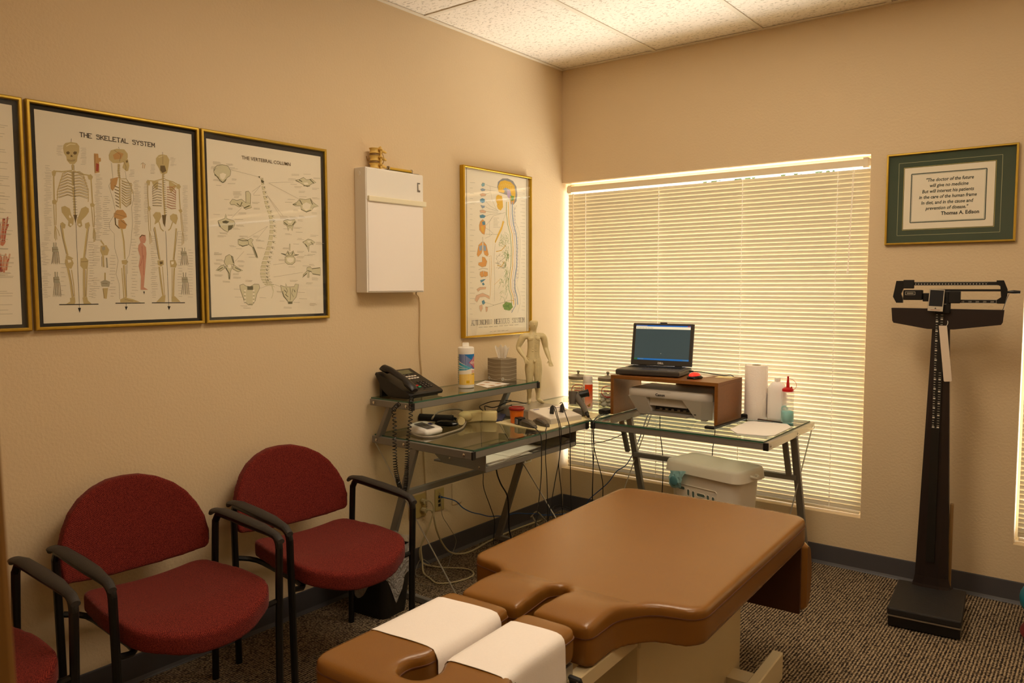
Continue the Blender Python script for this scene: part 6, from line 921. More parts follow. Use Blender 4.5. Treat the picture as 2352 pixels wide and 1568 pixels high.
# leaflet
t = thing('leaflet', 'white leaflet with small food pictures lying in front of the tissue box', 'leaflet', (.178, -.935, ZS))
bm = NB(); prism(bm, [(-.048, -.060), (-.112, .101), (.073, .075), (.080, -.116)], lambda a, b, q: (a, b, .0004 + .0012 * q)); lf = obj('sheet', bm, WHITEPAPER, t)
ink = Ink(lambda u, v, d: (u, v, .0017 + d))
for cx, cy in ((-.055, .045), (.03, .035), (-.01, -.05), (.052, -.045)):
    ink.ell(cx, cy, .020, .016, 'd8b896'); ink.ell(cx + .004, cy, .012, .010, 'a06a4a'); ink.ell(cx - .006, cy + .004, .006, .006, 'b88a3a')
ink.build('leaflet_print', lf)

# ------------------------------------------------------------ things on the left desk top
t = thing('blood_pressure_monitor', 'small white monitor with grey display at the left end of the desk', 'monitor', (.215, -1.452, ZD), .10)
bm = NB(); Pm = fillet([(-.060, -.058), (.052, -.066), (.062, -.040), (.060, .060), (-.050, .062), (-.064, .02)], .016, 4)
rings(bm, [[(x, y, z + (.012 * (-x / .06) if z > .01 else 0)) for x, y in inset(Pm, d)] for z, d in ((0, .008), (.004, .002), (.028, 0), (.036, .006), (.037, .009))]); bo = obj('monitor_case', bm, WHITEPL, t, smooth=True, sharp=50)
ink = Ink(lambda u, v, d: (u, v, .0395 - u * .2 + d)); ink.poly([(-.036, -.044), (.044, -.040), (.044, .014), (-.036, .016)], '5e5a54'); ink.poly([(-.012, .028), (.008, .028), (.008, .046), (-.012, .046)], '3a3a7c'); ink.build('display_print', bo)
t = thing('air_hose', 'grey rubber hose looping from the monitor across the desk glass', 'hose', (.2, -1.3, ZD), world=True)
bm = NB(); tube(bm, [(.11, -1.300, .772), (.055, -1.20, .785), (.035, -1.09, .785), (.055, -1.020, .775), (.13, -1.060, .752), (.21, -1.165, .742), (.29, -1.29, .7412), (.315, -1.42, .7412), (.325, -1.50, .7412), (.29, -1.545, .7412), (.22, -1.535, .742), (.16, -1.505, .745)], .0048, 8, sub=5); obj('hose_tube', bm, mat('grey_rubber', '948a78', .5), t, smooth=True)
t = thing('black_handle_tool', 'black two-barrel handheld tool lying behind the monitor', 'tool', (.12, -1.26, ZD), 0)
bm = NB(); tube(bm, [(-.118, -.015, .030), (.045, .052, .030)], .0185, 14); obj('upper_barrel', bm, mat('black_rubber', '141214', .55), t, smooth=True, sharp=50)
bm = NB(); ellip(bm, (.060, -.010, .017), (.062, .026, .0165), 14, 8, rot=(0, 0, .42)); obj('lower_barrel', bm, mat('black_gloss', '0c0c0e', .12), t, smooth=True)
CREAMP = mat('cream_plastic', 'd9c992', .45)
t = thing('massage_tool', 'cream plastic massager with a chrome barrel lying on the desk', 'massager', (.19, -1.10, ZD))
bm = NB(); box(bm, (-.005, .020, .0275), (.105, .045, .055), .009, 3, rot=(0, 0, 1.15)); ellip(bm, (-.020, -.020, .030), (.038, .038, .028), 18, 10); obj('massager_body', bm, CREAMP, t, smooth=True, sharp=50)
bm = NB(); box(bm, (.055, .080, .0265), (.080, .040, .053), .009, 3, rot=(0, 0, .55)); obj('handle', bm, CREAMP, t, smooth=True, sharp=50)
bm = NB(); tube(bm, [(-.075, -.045, .030), (.028, -.112, .026)], .0165, 16); obj('chrome_barrel', bm, CHROME, t, smooth=True, sharp=50)
bm = NB(); tube(bm, [(.026, -.110, .026), (.044, -.122, .026)], [.021, .019], 16); obj('barrel_end', bm, CREAMP, t, smooth=True, sharp=50)
t = thing('paperback', 'flat blue booklet with a yellow spine under black cables', 'booklet', (.19, -.945, ZD), math.radians(-58))
bm = NB(); box2(bm, (-.105, -.075, 0), (.105, .075, .012), .001, 1); bk = obj('booklet_cover', bm, mat('blue_glossy_cover', '3c4060', .3), t)
ink = Ink(lambda u, v, d: (u, -.0752 - d, v)); ink.rect(-.10, .003, .02, .009, 'c8c23c'); ink.rect(.03, .003, .08, .009, 'b8b4c8'); ink.build('spine_print', bk)
t = thing('equipment_box', 'low grey plastic equipment case in the desk corner behind the orange cup', 'case', (.318, -.745, ZD), math.radians(-7))
bm = NB(); box2(bm, (-.125, -.120, 0), (.125, .120, .047), .004, 2); obj('case_body', bm, mat('grey_case_plastic', '8f8779', .35), t)
bm = NB(); box2(bm, (-.122, -.117, .045), (.122, .117, .051), .002, 1); cl = obj('case_lid', bm, mat('grey_smoked_lid', '9a9284', .18), t)
ink = Ink(lambda u, v, d: (u, v, .0512 + d)); ink.poly([(-.09, -.07), (-.07, -.075), (-.05, .01), (-.07, .015)], 'cfc8ba'); ink.build('lid_sticker', cl)
t = thing('clipboard', 'cream clipboard under the orange cup and the control box', 'clipboard', (.46, -.80, ZD))
bm = NB(); prism(bm, [(-.160, -.235), (-.145, -.250), (.155, -.282), (.172, -.270), (.168, .17), (.12, .310), (-.10, .25), (-.15, .10)], lambda a, b, q: (a, b, .0002 + .0028 * q)); cb = obj('board', bm, mat('cream_board', 'e4d6a8', .55), t)
ink = Ink(lambda u, v, d: (u, v, .0032 + d))
for a, b in ((-.148, -.235), (-.14, -.243), (.150, -.266), (.158, -.262), (.143, -.268)): ink.rect(a, b, a + .004, b + .002, '6c6040')
ink.build('board_print', cb)
ZB = ZD + .0031
t = thing('specimen_cup', 'small orange cup with a dark red lid on the clipboard', 'cup', (.395, -.985, ZB))
bm = NB(); lathe(bm, [(.030, 0), (.031, .003), (.036, .066), (.0365, .070)], (0, 0, 0), 28); obj('cup_body', bm, mat('orange_translucent_cup', 'e8741c', .25, vary=.15, vscale=60), t, smooth=True, sharp=50)
bm = NB(); lathe(bm, [(.0405, .066), (.0415, .068), (.0415, .074), (.036, .080), (.034, .079), (.010, .078)], (0, 0, 0), 28); obj('cup_lid', bm, mat('dark_red_lid', '8c1c14', .25), t, smooth=True, sharp=40)
DG = mat('dark_grey_ribbed_plastic', '4c463e', .38); 
def clamp(label, loc, rz, fat):
    t = thing('ribbed_handpiece', label, 'handpiece', loc, rz, group='ribbed handpieces on the clipboard')
    bm = NB(); rings(bm, [[(x, y0 * w, z) for y0, z in ((-1, 0), (1, 0), (1, h * .8), (.7, h), (-.7, h), (-1, h * .8))] for x, w, h in ((-.058, .016, .018), (-.020, .022, .030), (.030, .020, .026), (.062, .012, .012), (.072, .006, .006))]); obj('handpiece_body', bm, DG, t)
    for k in range(5):
        bm = NB(); y = -.013 + k * .0065; tube(bm, [(-.03, y, .030), (.02, y * .95, .029), (.060, y * .6, .0145)], .0014, 5, sub=2); obj('rib', bm, STEELROD, t)
    if fat:
        bm = NB(); box2(bm, (-.085, -.022, 0), (-.045, .022, .036), .004, 1); hb = obj('head_block', bm, BLACKPL, t); ink = Ink(lambda u, v, d: (-.0648 + u, -.0223 - d, v)); ink.rect(-.010, .006, .012, .030, 'a8a4a8'); ink.rect(-.007, .008, .002, .028, '3c4468'); ink.build('block_label', hb)
    return t
clamp('dark ribbed handpiece with square black head, left of the pair on the clipboard', (.500, -1.035, ZB), math.radians(-18), True)
clamp('dark ribbed handpiece without a head, lying nearer the control box', (.530, -.962, ZB), math.radians(-25), False)
t = thing('control_box', 'white sloping control box with black plugs on the clipboard', 'control box', (.500, -.800, ZB), math.radians(-12))
bm = NB(); rings(bm, [[(-.085, y, 0), (.085, y, 0), (.085, y, .022), (-.080, y, .052), (-.085, y, .050)] for y in (-.108, .108)]); obj('box_case', bm, mat('white_grey_case', 'c9c2b6', .4), t)
sl = math.atan(.030 / .165); CM = Matrix.Translation((0, 0, .0375)) @ Matrix.Rotation(sl, 4, 'Y')
bm = NB(); box2(bm, (-.080, -.104, -.001), (.082, .104, .003), .001, 1); tr(bm, bm.verts, CM); fp = obj('face_panel', bm, mat('white_panel', 'e4dcd0', .4), t)
ink = Ink(lambda u, v, d: tuple(CM @ Vector((-v, u, .0032 + d))))
ink.rect(-.09, .062, -.05, .070, '5c5880'); ink.rect(.00, .050, .09, .056, '5a5488')
for k in range(5): ink.rect(-.02 + k * .022, -.010 + (k % 2) * .01, -.012 + k * .022, .004 + (k % 2) * .01, '3a3634')
ink.build('panel_print', fp)
for a in (-.020, .050):
    bm = NB(); tube(bm, [tuple(CM @ Vector((.018, a - .02, .002))), tuple(CM @ Vector((-.004, a, .028))), tuple(CM @ Vector((-.010, a + .008, .034)))], [.011, .011, .006], 8); obj('jack_plug', bm, BLACKPL, t, smooth=True)
t = thing('handheld_scanner', 'grey handheld device with a black round head lying in the desk corner', 'handheld device', (.52, -.60, ZB), world=True)
HG = mat('mid_grey_plastic', '5e5850', .4)
bm = NB(); tube(bm, [(.600, -.655, .762), (.545, -.605, .790), (.500, -.575, .815), (.475, -.565, .835)], [.013, .0155, .018, .020], 12, sub=3); obj('handle', bm, HG, t, smooth=True, sharp=50)
bm = NB(); tube(bm, [(.470, -.590, .790), (.463, -.575, .856)], [.018, .024, .026], 12); obj('head', bm, HG, t, smooth=True, sharp=50)
bm = NB(); tube(bm, [(.485, -.55, .838), (.515, -.522, .846), (.522, -.515, .848)], [.019, .019, .022], 14); obj('round_cap', bm, BLACKPL, t, smooth=True, sharp=50)
bm = NB(); tube(bm, [(.597, -.652, .763), (.625, -.676, .750)], [.011, .007], 10); obj('cord_boot', bm, BLACKPL, t, smooth=True)
bm = NB(); box2(bm, (.50, -.64, ZB), (.56, -.59, .772), .003, 1); obj('rest_foot', bm, HG, t)
# papers on the tray
t = thing('paper_stack', 'loose stack of white printed papers on the tray under the desk', 'papers', (.46, -1.18, .6302), world=True)
R = random.Random(5)
for k, (x, y, w, l, a) in enumerate(((.475, -1.30, .22, .29, .05), (.480, -1.255, .21, .28, -.10), (.470, -1.20, .21, .28, .12), (.485, -1.33, .20, .26, -.03), (.478, -1.16, .20, .27, .07))):
    bm = NB(); z = .6305 + .0035 * k; c, s = math.cos(a), math.sin(a); pts = [(x + c * i - s * j, y + s * i + c * j) for i, j in ((-w / 2, -l / 2), (w / 2, -l / 2), (w / 2, l / 2), (-w / 2, l / 2))]
    pts = [(min(p[0], .596), max(p[1], -1.483)) for p in pts]
    prism(bm, pts, lambda a_, b_, q: (a_, b_, z + .003 * q)); sh = obj('paper', bm, WHITEPAPER, t)
ink = Ink(lambda u, v, d: (u, v, .6305 + .0035 * 5 + .0001 + d))
for k in range(9): ink.rect(.40, -1.25 + k * .012, .55, -1.2485 + k * .012, 'b8b2ac')
ink.build('paper_print', t)
t = thing('folded_paper', 'large curled white paper at the right end of the tray', 'papers', (.50, -.93, .6302), world=True)
bm = NB(); n = 24; A = []
for i in range(n + 1):
    f = i / n
    if f < .5: y = -1.080 + f * 2 * .285; z = .633
    elif f < .6: q = (f - .5) / .1 * PI; y = -.795 + .010 * math.sin(q); z = .633 + .023 * (1 - math.cos(q)) / 2 * 1.0
    else: g = (f - .6) / .4; y = -.797 - g * .26; z = .656 - .020 * math.sin(g * PI) * 1.0 + .018 * g
    A.append((y, z))
vr = [[bm.verts.new((x, y, z + .004 * math.sin(x * 30))) for y, z in A] for x in (.37, .42, .47, .52, .585)]
for a, b in zip(vr[:-1], vr[1:]):
    for i in range(n): bm.faces.new((a[i], a[i + 1], b[i + 1], b[i]))
bmesh.ops.solidify(bm, geom=bm.faces[:], thickness=.0008); obj('curled_sheet', bm, WHITEPAPER, t, smooth=True)
# ------------------------------------------------------------ things on the window desk
t = thing('desktop_riser', 'brown wooden open riser carrying the laptop over the printer', 'riser', (.92, -.305, ZD), world=True)
RX0, RX1, RY0, RY1, RZ = .628, 1.232, -.462, -.150, .948
bm = NB(); box2(bm, (RX0, RY0, RZ - .018), (RX1, RY1, RZ), .001, 1); obj('riser_top', bm, WOOD, t)
for x in (RX0, RX1 - .018): bm = NB(); box2(bm, (x, RY0, ZD), (x + .018, RY1, RZ - .018), .001, 1); obj('riser_side', bm, WOOD, t)
t = thing('laptop', 'open dark grey laptop on the wooden riser in front of the blinds', 'laptop', (.800, -.300, RZ), .165)
bm = NB(); box2(bm, (-.174, -.122, .004), (.174, .122, .031), .006, 2); lb = obj('laptop_base', bm, LAPTOP, t)
bm = NB(); box2(bm, (-.168, -.116, .0305), (.168, .112, .0325), .001, 1); obj('palm_deck', bm, mat('grey_palm_rest', '55504a', .4), lb)
bm = NB()
for r_ in range(6):
    for k in range(15): box2(bm, (-.148 + k * .0198, .010 + r_ * .0158, .032), (-.131 + k * .0198, .0235 + r_ * .0158, .0355))
kb = obj('keyboard_keys', bm, KEYS, lb); kb['kind'] = 'stuff'
bm = NB(); box2(bm, (-.055, -.095, .0322), (.035, -.040, .0333), .0004, 1); box2(bm, (-.055, -.038, .0322), (.035, -.026, .0345), .0005, 1); obj('touchpad', bm, mat('grey_touchpad', '3e3a36', .3), lb)
ink = Ink(lambda u, v, d: (u, v, .0328 + d)); ink.rect(.105, -.108, .122, -.096, 'a8a8b0'); ink.rect(.130, -.108, .147, -.096, '9a9aa8'); ink.build('palm_stickers', lb)
LM = Matrix.Translation((0, .120, .030)) @ Matrix.Rotation(math.radians(-11), 4, 'X')
bm = NB(); box2(bm, (-.174, -.004, .004), (.174, .010, .240), .005, 2); box2(bm, (-.02, -.002, .238), (.02, .008, .246), .002, 1); tr(bm, bm.verts, LM); ld = obj('screen_lid', bm, LAPTOP, t)
bm = NB(); box2(bm, (-.155, -.0052, .034), (.155, -.0035, .228)); tr(bm, bm.verts, LM)
SCR = mat('laptop_display', '39484c', .2, emit='36474b', estr=.55); dp = obj('display', bm, SCR, ld)
def lpt(u, v, d): return tuple(LM @ Vector((u, -.0053 - d, v)))
def emis(name, c, s=.8): return mat(name, c, .3, emit=c, estr=s)
for nm, m_, q in (('title_bar', emis('screen_title_blue', '1c5cae', .7), (-.155, .221, .155, .228)), ('menu_bar', emis('screen_menu_cream', 'd8d4b8', .7), (-.155, .207, .155, .221)), ('task_bar', emis('screen_taskbar_blue', '1c62a8', .7), (-.155, .034, .155, .043))):
    bm = NB(); box2(bm, (q[0], -.0057, q[1]), (q[2], -.0052, q[3])); tr(bm, bm.verts, LM); obj(nm, bm, m_, ld)
ink = Ink(lambda u, v, d: lpt(u, v, d + .0006))
for k in range(11): ink.rect(-.150 + k * .009, .2105, -.146 + k * .009, .214, '5c5a50')
ink.rect(-.152, .2225, -.09, .2255, 'c8d8f0'); ink.rect(.138, .2225, .152, .2265, 'c04030'); ink.rect(-.155, .0345, -.135, .0425, '3c8c3c'); ink.rect(-.128, .036, -.10, .041, '6aa8e0'); ink.rect(.12, .036, .150, .041, '5aa0d8'); ink.rect(-.004, .070, -.001, .073, 'e8e8e8')
ink.text('DELL', 0, .0135, .0135, 'd0ccc8', bold=.0006, sx=1.1)
ink.build('screen_print', ld)
bm = NB(); tube(bm, [(-.12, .120, .030), (-.08, .120, .030)], .006, 8); tube(bm, [(.08, .120, .030), (.12, .120, .030)], .006, 8); obj('hinge', bm, BLACKPL, t, smooth=True)
t = thing('computer_mouse', 'black mouse with glowing red shell on the riser beside the laptop', 'mouse', (1.060, -.352, RZ), -.1)
bm = NB(); ellip(bm, (0, 0, .010), (.031, .046, .012), 16, 8); box2(bm, (-.026, -.040, 0), (.026, .040, .010), .004, 1); obj('mouse_base', bm, BLACKPL, t, smooth=True, sharp=60)
bm = NB(); ellip(bm, (0, -.002, .016), (.025, .041, .017), 16, 8); obj('glowing_shell', bm, mat('glowing_red_shell', 'e01a10', .2, emit=(1.0, .03, .015), estr=1.1), t, smooth=True, sharp=60)
for nm, lab, loc, rz, m_, w, l in (('note_paper', 'cream note lying at the back corner of the riser', (1.165, -.215, RZ), .1, 'efe0a8', .085, .07), ('note_paper', 'white slip of paper behind the mouse on the riser', (1.045, -.230, RZ), -.15, 'f0e8d8', .09, .08)):
    o = thing(nm, lab, 'paper', loc, rz, group='notes on the riser'); bm = NB(); box2(bm, (-w / 2, -l / 2, .0002), (w / 2, l / 2, .002)); obj('sheet', bm, mat('paper_' + m_, m_, .8), o)
t = thing('laptop_cable', 'black cable running from the laptop across the riser to the blinds', 'cable', (1.0, -.2, RZ), world=True)
bm = NB(); tube(bm, [(.966, -.218, .968), (.990, -.218, .968)], .0045, 8); tube(bm, [(.985, -.218, .968), (1.03, -.205, .967), (1.09, -.190, .958), (1.14, -.165, .952), (1.178, -.146, .951), (1.20, -.12, .90), (1.19, -.09, .76)], .0026, 6, sub=4); obj('cable_run', bm, BLACKPL, t, smooth=True)
t = thing('computer_tower_cloth', 'white folded cloth standing behind the laptop against the blinds', 'cloth', (1.06, -.118, RZ), world=True) if False else None

# printer
t = thing('printer', 'white and grey inkjet printer under the wooden riser', 'printer', (.945, -.285, ZD), world=True)
PX0, PX1, PY0, PY1 = .716, 1.180, -.430, -.175
bm = NB()
top = [(PX0, PY0 + .012), (PX0 + .02, PY0), (PX1 - .05, PY0), (PX1, PY0 + .03), (PX1, PY1), (PX0, PY1)]
rings(bm, [[(x, y, z) for x, y in inset(top, d)] for z, d in ((.840, .006), (.846, .001), (.872, 0), (.880, .003), (.884, .010))]); obj('printer_top', bm, PRINTERW, t, smooth=True, sharp=40)
bm = NB(); rings(bm, [[(x, y, z) for x, y in inset(top, d)] for z, d in ((.8835, .012), (.8862, .014))]); obj('scanner_lid', bm, PRINTERG, t)
def yb_(z): return PY0 + .004 + .050 * (.842 - z) / .1
def xb_(z): return .045 * (.842 - z) / .1
bm = NB()       # left cheek
rings(bm, [[(PX0 + xb_(z) * .9, yb_(z), z), (PX0 + .105 + xb_(z) * .35, yb_(z), z), (PX0 + .105 + xb_(z) * .35, PY1 - .01, z), (PX0 + xb_(z) * .9, PY1 - .01, z)] for z in (ZD + .006, .79, .842)]); obj('left_cheek', bm, PRINTERW, t)
bm = NB()       # right cheek
rings(bm, [[(PX1 - .155 + (.842 - z) * .55, yb_(z), z), (PX1 - .05 - xb_(z) * .5, yb_(z), z), (PX1 - xb_(z) * .5, yb_(z) + .03, z), (PX1 - xb_(z) * .5, PY1 - .01, z), (PX1 - .155 + (.842 - z) * .55, PY1 - .01, z)] for z in (ZD + .006, .79, .842)]); rc = obj('right_cheek', bm, PRINTERW, t)
bm = NB(); box2(bm, (PX0 + .10, PY0 + .085, ZD + .006), (PX1 - .10, PY1 - .01, .842)); obj('front_recess', bm, mat('printer_recess', 'a9a398', .5), t)
bm = NB(); box2(bm, (PX0 + .11, PY0 + .035, .795), (PX1 - .14, PY0 + .085, .840), .002, 1); obj('recess_hood', bm, PRINTERW, t)
bm = NB(); box2(bm, (PX0 + .125, PY0 + .078, .770), (PX1 - .125, PY0 + .086, .792)); obj('paper_slot', bm, BLACKPL, t)
for k in range(6): bm = NB(); box2(bm, (PX0 + .150 + k * .034, PY0 + .070, .768), (PX0 + .166 + k * .034, PY0 + .079, .780), .002, 1); obj('slot_roller', bm, PRINTERG, t)
bm = NB(); prism(bm, [(PX0 + .118, PY0 - .010), (PX1 - .125, PY0 - .006), (PX1 - .105, PY0 + .08), (PX0 + .118, PY0 + .08)], lambda a, b, q: (a, b, .752 + .010 * q)); obj('output_tray', bm, PRINTERG, t)
for x, y in ((PX0 + .06, PY0 + .07), (PX1 - .06, PY0 + .07), (PX0 + .06, PY1 - .03), (PX1 - .06, PY1 - .03)): bm = NB(); box2(bm, (x - .015, y - .012, ZD), (x + .015, y + .012, ZD + .007)); obj('foot', bm, PRINTERG, t)
bm = NB(); prism(bm, [(PX0 + .155, .880), (PX0 + .180, .915), (PX1 - .050, .915), (PX1 - .030, .880)], lambda a, b, q: (a, PY1 - .012 - .006 * q, b)); obj('rear_paper_support', bm, PRINTERG, t)
ink = Ink(lambda u, v, d: (u, PY0 - .0006 - d, v)); ink.text('Canon', .905, .8525, .0185, '1c1a1a', bold=.0006, sx=1.1); ink.rect(.885, .8738, .965, .8746, '3a3632'); ink.build('printed_lettering', t)
ink = Ink(lambda u, v, d: (u, yb_(v) - .0006 - d, v)); ink.rect(1.075, .764, 1.087, .770, '4c4844'); ink.build('cheek_label', t)

# paper towel roll, bottles
t = thing('paper_towel_roll', 'white paper towel roll standing upright right of the riser', 'paper towel', (1.262, -.128, ZD))
t.location.x = 1.298
bm = NB(); n = 36; R_ = .0575
rings(bm, [[(r * math.cos(2 * PI * i / n), r * math.sin(2 * PI * i / n), z) for i in range(n)] for r, z in ((.022, .277), (.022, .001), (R_ - .001, .001), (R_, .004), (R_, .274), (R_ - .002, .2775), (.0222, .2775))], cap0=False, cap1=False); obj('paper_roll', bm, mat('embossed_white_paper', 'f4ece4', .9, bump=.4, bscale=160), t, smooth=True, sharp=50)
bm = NB(); rings(bm, [[(r * math.cos(2 * PI * i / 20), r * math.sin(2 * PI * i / 20), z) for i in range(20)] for r, z in ((.0218, .002), (.0218, .2785), (.0195, .2785), (.0195, .002))], cap0=False, cap1=False); obj('cardboard_core', bm, mat('cardboard', '9a8468', .8), t, smooth=True, sharp=50)
SEMI = mat('milky_plastic_bottle', 'f4efe9', .35, spec=.5)
t = thing('plastic_bottle', 'plain white plastic bottle between paper towels and squeeze bottle', 'bottle', (1.402, -.112, ZD), .25)
bm = NB(); Pb = rrect(-.047, -.027, .047, .027, .018, 4)
def scl(P, k, ky=None): return [(x * k, y * (ky or k)) for x, y in P]
rings(bm, [[(x, y, z) for x, y in scl(Pb, k, k2)] for z, k, k2 in ((0, .90, .85), (.006, .98, .97), (.015, 1, 1), (.145, 1, 1), (.165, .97, .98), (.185, .72, .80), (.195, .42, .60), (.199, .28, .45))]); obj('bottle_body', bm, SEMI, t, smooth=True, sharp=50)
bm = NB(); lathe(bm, [(.0145, .197), (.0150, .199), (.0150, .216), (.0135, .218)], (0, 0, 0), 20); obj('bottle_cap', bm, WHITEPL, t, smooth=True, sharp=40)
ink = Ink(lambda u, v, d: (-.0474 - d, u, v)); ink.rect(-.012, .030, .012, .135, '5c5684'); 
for k in range(9): ink.rect(-.010, .034 + k * .011, .010, .040 + k * .011, 'b0a8b8')
ink.build('side_label', t)
t = thing('squeeze_bottle', 'clear squeeze bottle with blue liquid and red nozzle cap', 'bottle', (1.468, -.150, ZD))
bm = NB(); lathe(bm, [(.028, 0), (.031, .004), (.0315, .060), (.0285, .085), (.0295, .110), (.0310, .130), (.0310, .155), (.0250, .160)], (0, 0, 0), 28); obj('bottle_body', bm, mat('frosted_clear_plastic', 'f2ebe4', .3, alpha=.30), t, smooth=True, sharp=50)
bm = NB(); lathe(bm, [(.026, .003), (.0296, .006), (.0300, .052), (.026, .060), (.012, .0615)], (0, 0, 0), 28); obj('blue_liquid', bm, mat('turquoise_gel', '3cc2c4', .25), t, smooth=True, sharp=60)
bm = NB(); tube(bm, [(-.024, -.006, .058), (-.022, -.010, .078), (-.006, -.012, .082), (.004, -.010, .066)], .0038, 6, sub=4); obj('gel_bubbles', bm, bpy.data.materials['turquoise_gel'], t, smooth=True)
bm = NB(); lathe(bm, [(.0275, .157), (.0280, .160), (.0270, .170), (.0185, .176), (.0090, .178), (.0065, .205), (.0042, .222), (.0048, .224), (.0048, .232), (.0025, .234)], (0, 0, 0), 22); tube(bm, [(.018, 0, .172), (.018, 0, .183)], .0035, 8); obj('nozzle_cap', bm, RED, t, smooth=True, sharp=40)
bm = NB(); tube(bm, [(.004, 0, .222), (.025, .002, .216), (.040, .002, .198), (.040, 0, .180), (.027, 0, .166)], .0011, 5, sub=4); obj('cap_strap', bm, RED, t, smooth=True)
t = thing('foam_board', 'white foam sheet with clipped corners on the right end of the glass', 'board', (1.43, -.40, ZD), world=True)
bm = NB(); prism(bm, fillet([(1.318, -.515), (1.385, -.598), (1.515, -.575), (1.540, -.545), (1.536, -.290), (1.490, -.215), (1.330, -.235), (1.306, -.262)], .006, 3), lambda a, b, q: (a, b, ZD + .0002 + .004 * q)); obj('board_sheet', bm, WHITEPAPER, t)
t = thing('pen', 'thin dark pen lying behind the white foam sheet', 'pen', (1.41, -.19, ZD), world=True)
bm = NB(); tube(bm, [(1.315, -.172, .7405), (1.41, -.190, .7405)], .0040, 8); obj('pen_barrel', bm, mat('brown_pen', '4a3428', .4), t, smooth=True); bm = NB(); tube(bm, [(1.41, -.190, .7405), (1.462, -.200, .7405)], .0032, 8); obj('pen_cap', bm, BLACKPL, t, smooth=True)
t = thing('plastic_bracket', 'black plastic strip lying along the right foot of the riser', 'bracket', (1.27, -.36, ZD), world=True)
bm = NB(); bar(bm, (1.246, -.560, .741), (1.262, -.170, .741), .022, .010, bev=.002); box2(bm, (1.212, -.572, .737), (1.262, -.548, .752), .003, 1); box2(bm, (1.240, -.185, .737), (1.276, -.155, .762), .004, 1); obj('strip', bm, BLACKPL, t)

# glass jars and aerosol can
JM = JARGLASS
def jar(label, loc, words, fill):
    t = thing('apothecary_jar', label, 'jar', loc, 0, group='glass jars with steel lids')
    n = 32
    bm = NB(); rings(bm, [[(r * math.cos(2 * PI * i / n), r * math.sin(2 * PI * i / n), z) for i in range(n)] for r, z in ((.050, .001), (.053, .005), (.053, .150), (.051, .154))], cap1=False); obj('jar_glass', bm, JM, t, smooth=True, sharp=50)
    bm = NB(); lathe(bm, [(.0525, .152), (.056, .152), (.0565, .168), (.0535, .171), (.020, .179), (.008, .181), (.0055, .184), (.0055, .190), (.009, .194), (.0095, .198), (.006, .202), (.0005, .203)], (0, 0, 0), 32); obj('steel_lid', bm, DARKSTEEL, t, smooth=True, sharp=30)
    ink = Ink(cyl(.0532, math.radians(-55)))
    ink.k += 1; N = 36
    for i in range(N):
        a, b = 2 * PI * i / N, 2 * PI * (i + 1) / N
        for r0, r1, c in ((.0440, .0400, 'a82018'), (.0385, .0372, 'c4564a')): ink.P.append(([(r0 * math.cos(a), .095 + .78 * r0 * math.sin(a)), (r0 * math.cos(b), .095 + .78 * r0 * math.sin(b)), (r1 * math.cos(b), .095 + .78 * r1 * math.sin(b)), (r1 * math.cos(a), .095 + .78 * r1 * math.sin(a))], lin(c), ink.k))
    for k, s in enumerate(words): ink.text(s, 0, .103 - k * .014 if len(words) > 1 else .094, .0125 if len(s) < 9 else .0118, 'a01c14', bold=.0007, sx=.92 if len(s) < 9 else .80)
    ink.poly([(-.022, .0665), (-.016, .073), (-.010, .067)], 'b8322a'); ink.poly([(.010, .067), (.016, .073), (.022, .0665)], 'b8322a'); ink.rect(-.014, .063, .014, .068, 'b8322a')
    ink.build('red_lettering', t)
    return t
j = jar('glass jar marked TONGUE DEPRESSORS with steel lid, near the corner', (.318, -.300, ZD), ('TONGUE', 'DEPRESSORS'), 0)
bm = NB(); lathe(bm, [(.022, .008), (.026, .046), (.027, .050)], (.010, -.010, 0), 18); obj('cup_inside', bm, mat('milky_cup', 'e6dfd2', .5), j, smooth=True)
for k in range(5): bm = NB(); a = k * .5; bar(bm, (-.03 + .004 * k, .01 - .006 * k, .012), (-.012 + .012 * k, .026 - .008 * k, .055), .012, .0018, up=(0, 1, 0)); obj('wooden_stick', bm, mat('pale_wood', 'e0cfa6', .7) if k == 0 else bpy.data.materials['pale_wood'], j)
j = jar('glass jar marked BANDAGE full of white cotton balls, against the riser', (.492, -.262, ZD), ('BANDAGE',), 1)
R = random.Random(4); CB = mat('white_cotton', 'f4efe8', .95, bump=.4, bscale=120)
for z in (.018, .042, .066):
    for k in range(5): a = k * 1.2566 + z * 40; bm = NB(); ellip(bm, (.029 * math.cos(a), .029 * math.sin(a), z), (.0175, .0175, .0145), 10, 7); obj('cotton_ball', bm, CB, j, smooth=True)
t = thing('spray_can', 'orange aerosol can with a white cap between the two jars', 'spray can', (.428, -.372, ZD))
n = 28
bm = NB(); lathe(bm, [(.0265, 0), (.0280, .003), (.0280, .142), (.0265, .146)], (0, 0, 0), n); obj('can_body', bm, mat('cream_can', 'efe2d4', .35), t, smooth=True, sharp=50)
bm = NB(); lathe(bm, [(.0262, .145), (.0268, .147), (.0268, .180), (.0245, .185), (.022, .1845)], (0, 0, 0), n); obj('can_cap', bm, WHITEPL, t, smooth=True, sharp=50)
def mixc(a, b, f):
    A = [int(a[i:i + 2], 16) for i in (0, 2, 4)]; B = [int(b[i:i + 2], 16) for i in (0, 2, 4)]; return '%02x%02x%02x' % tuple(int(x + (y - x) * f) for x, y in zip(A, B))
ink = Ink(cyl(.0280, math.radians(-55)))
for k in range(14): curved(ink, [(-.018, .138 - k * .0093), (.032, .138 - k * .0093), (.032, .1287 - k * .0093), (-.018, .1287 - k * .0093)], mixc('ee4a0c', 'f0c8b0', max(0, (k - 2) / 11)))
for k in range(10): curved(ink, [(-.032, .02 + k * .011), (-.022, .02 + k * .011), (-.022, .026 + k * .011), (-.032, .026 + k * .011)], '9a9088')
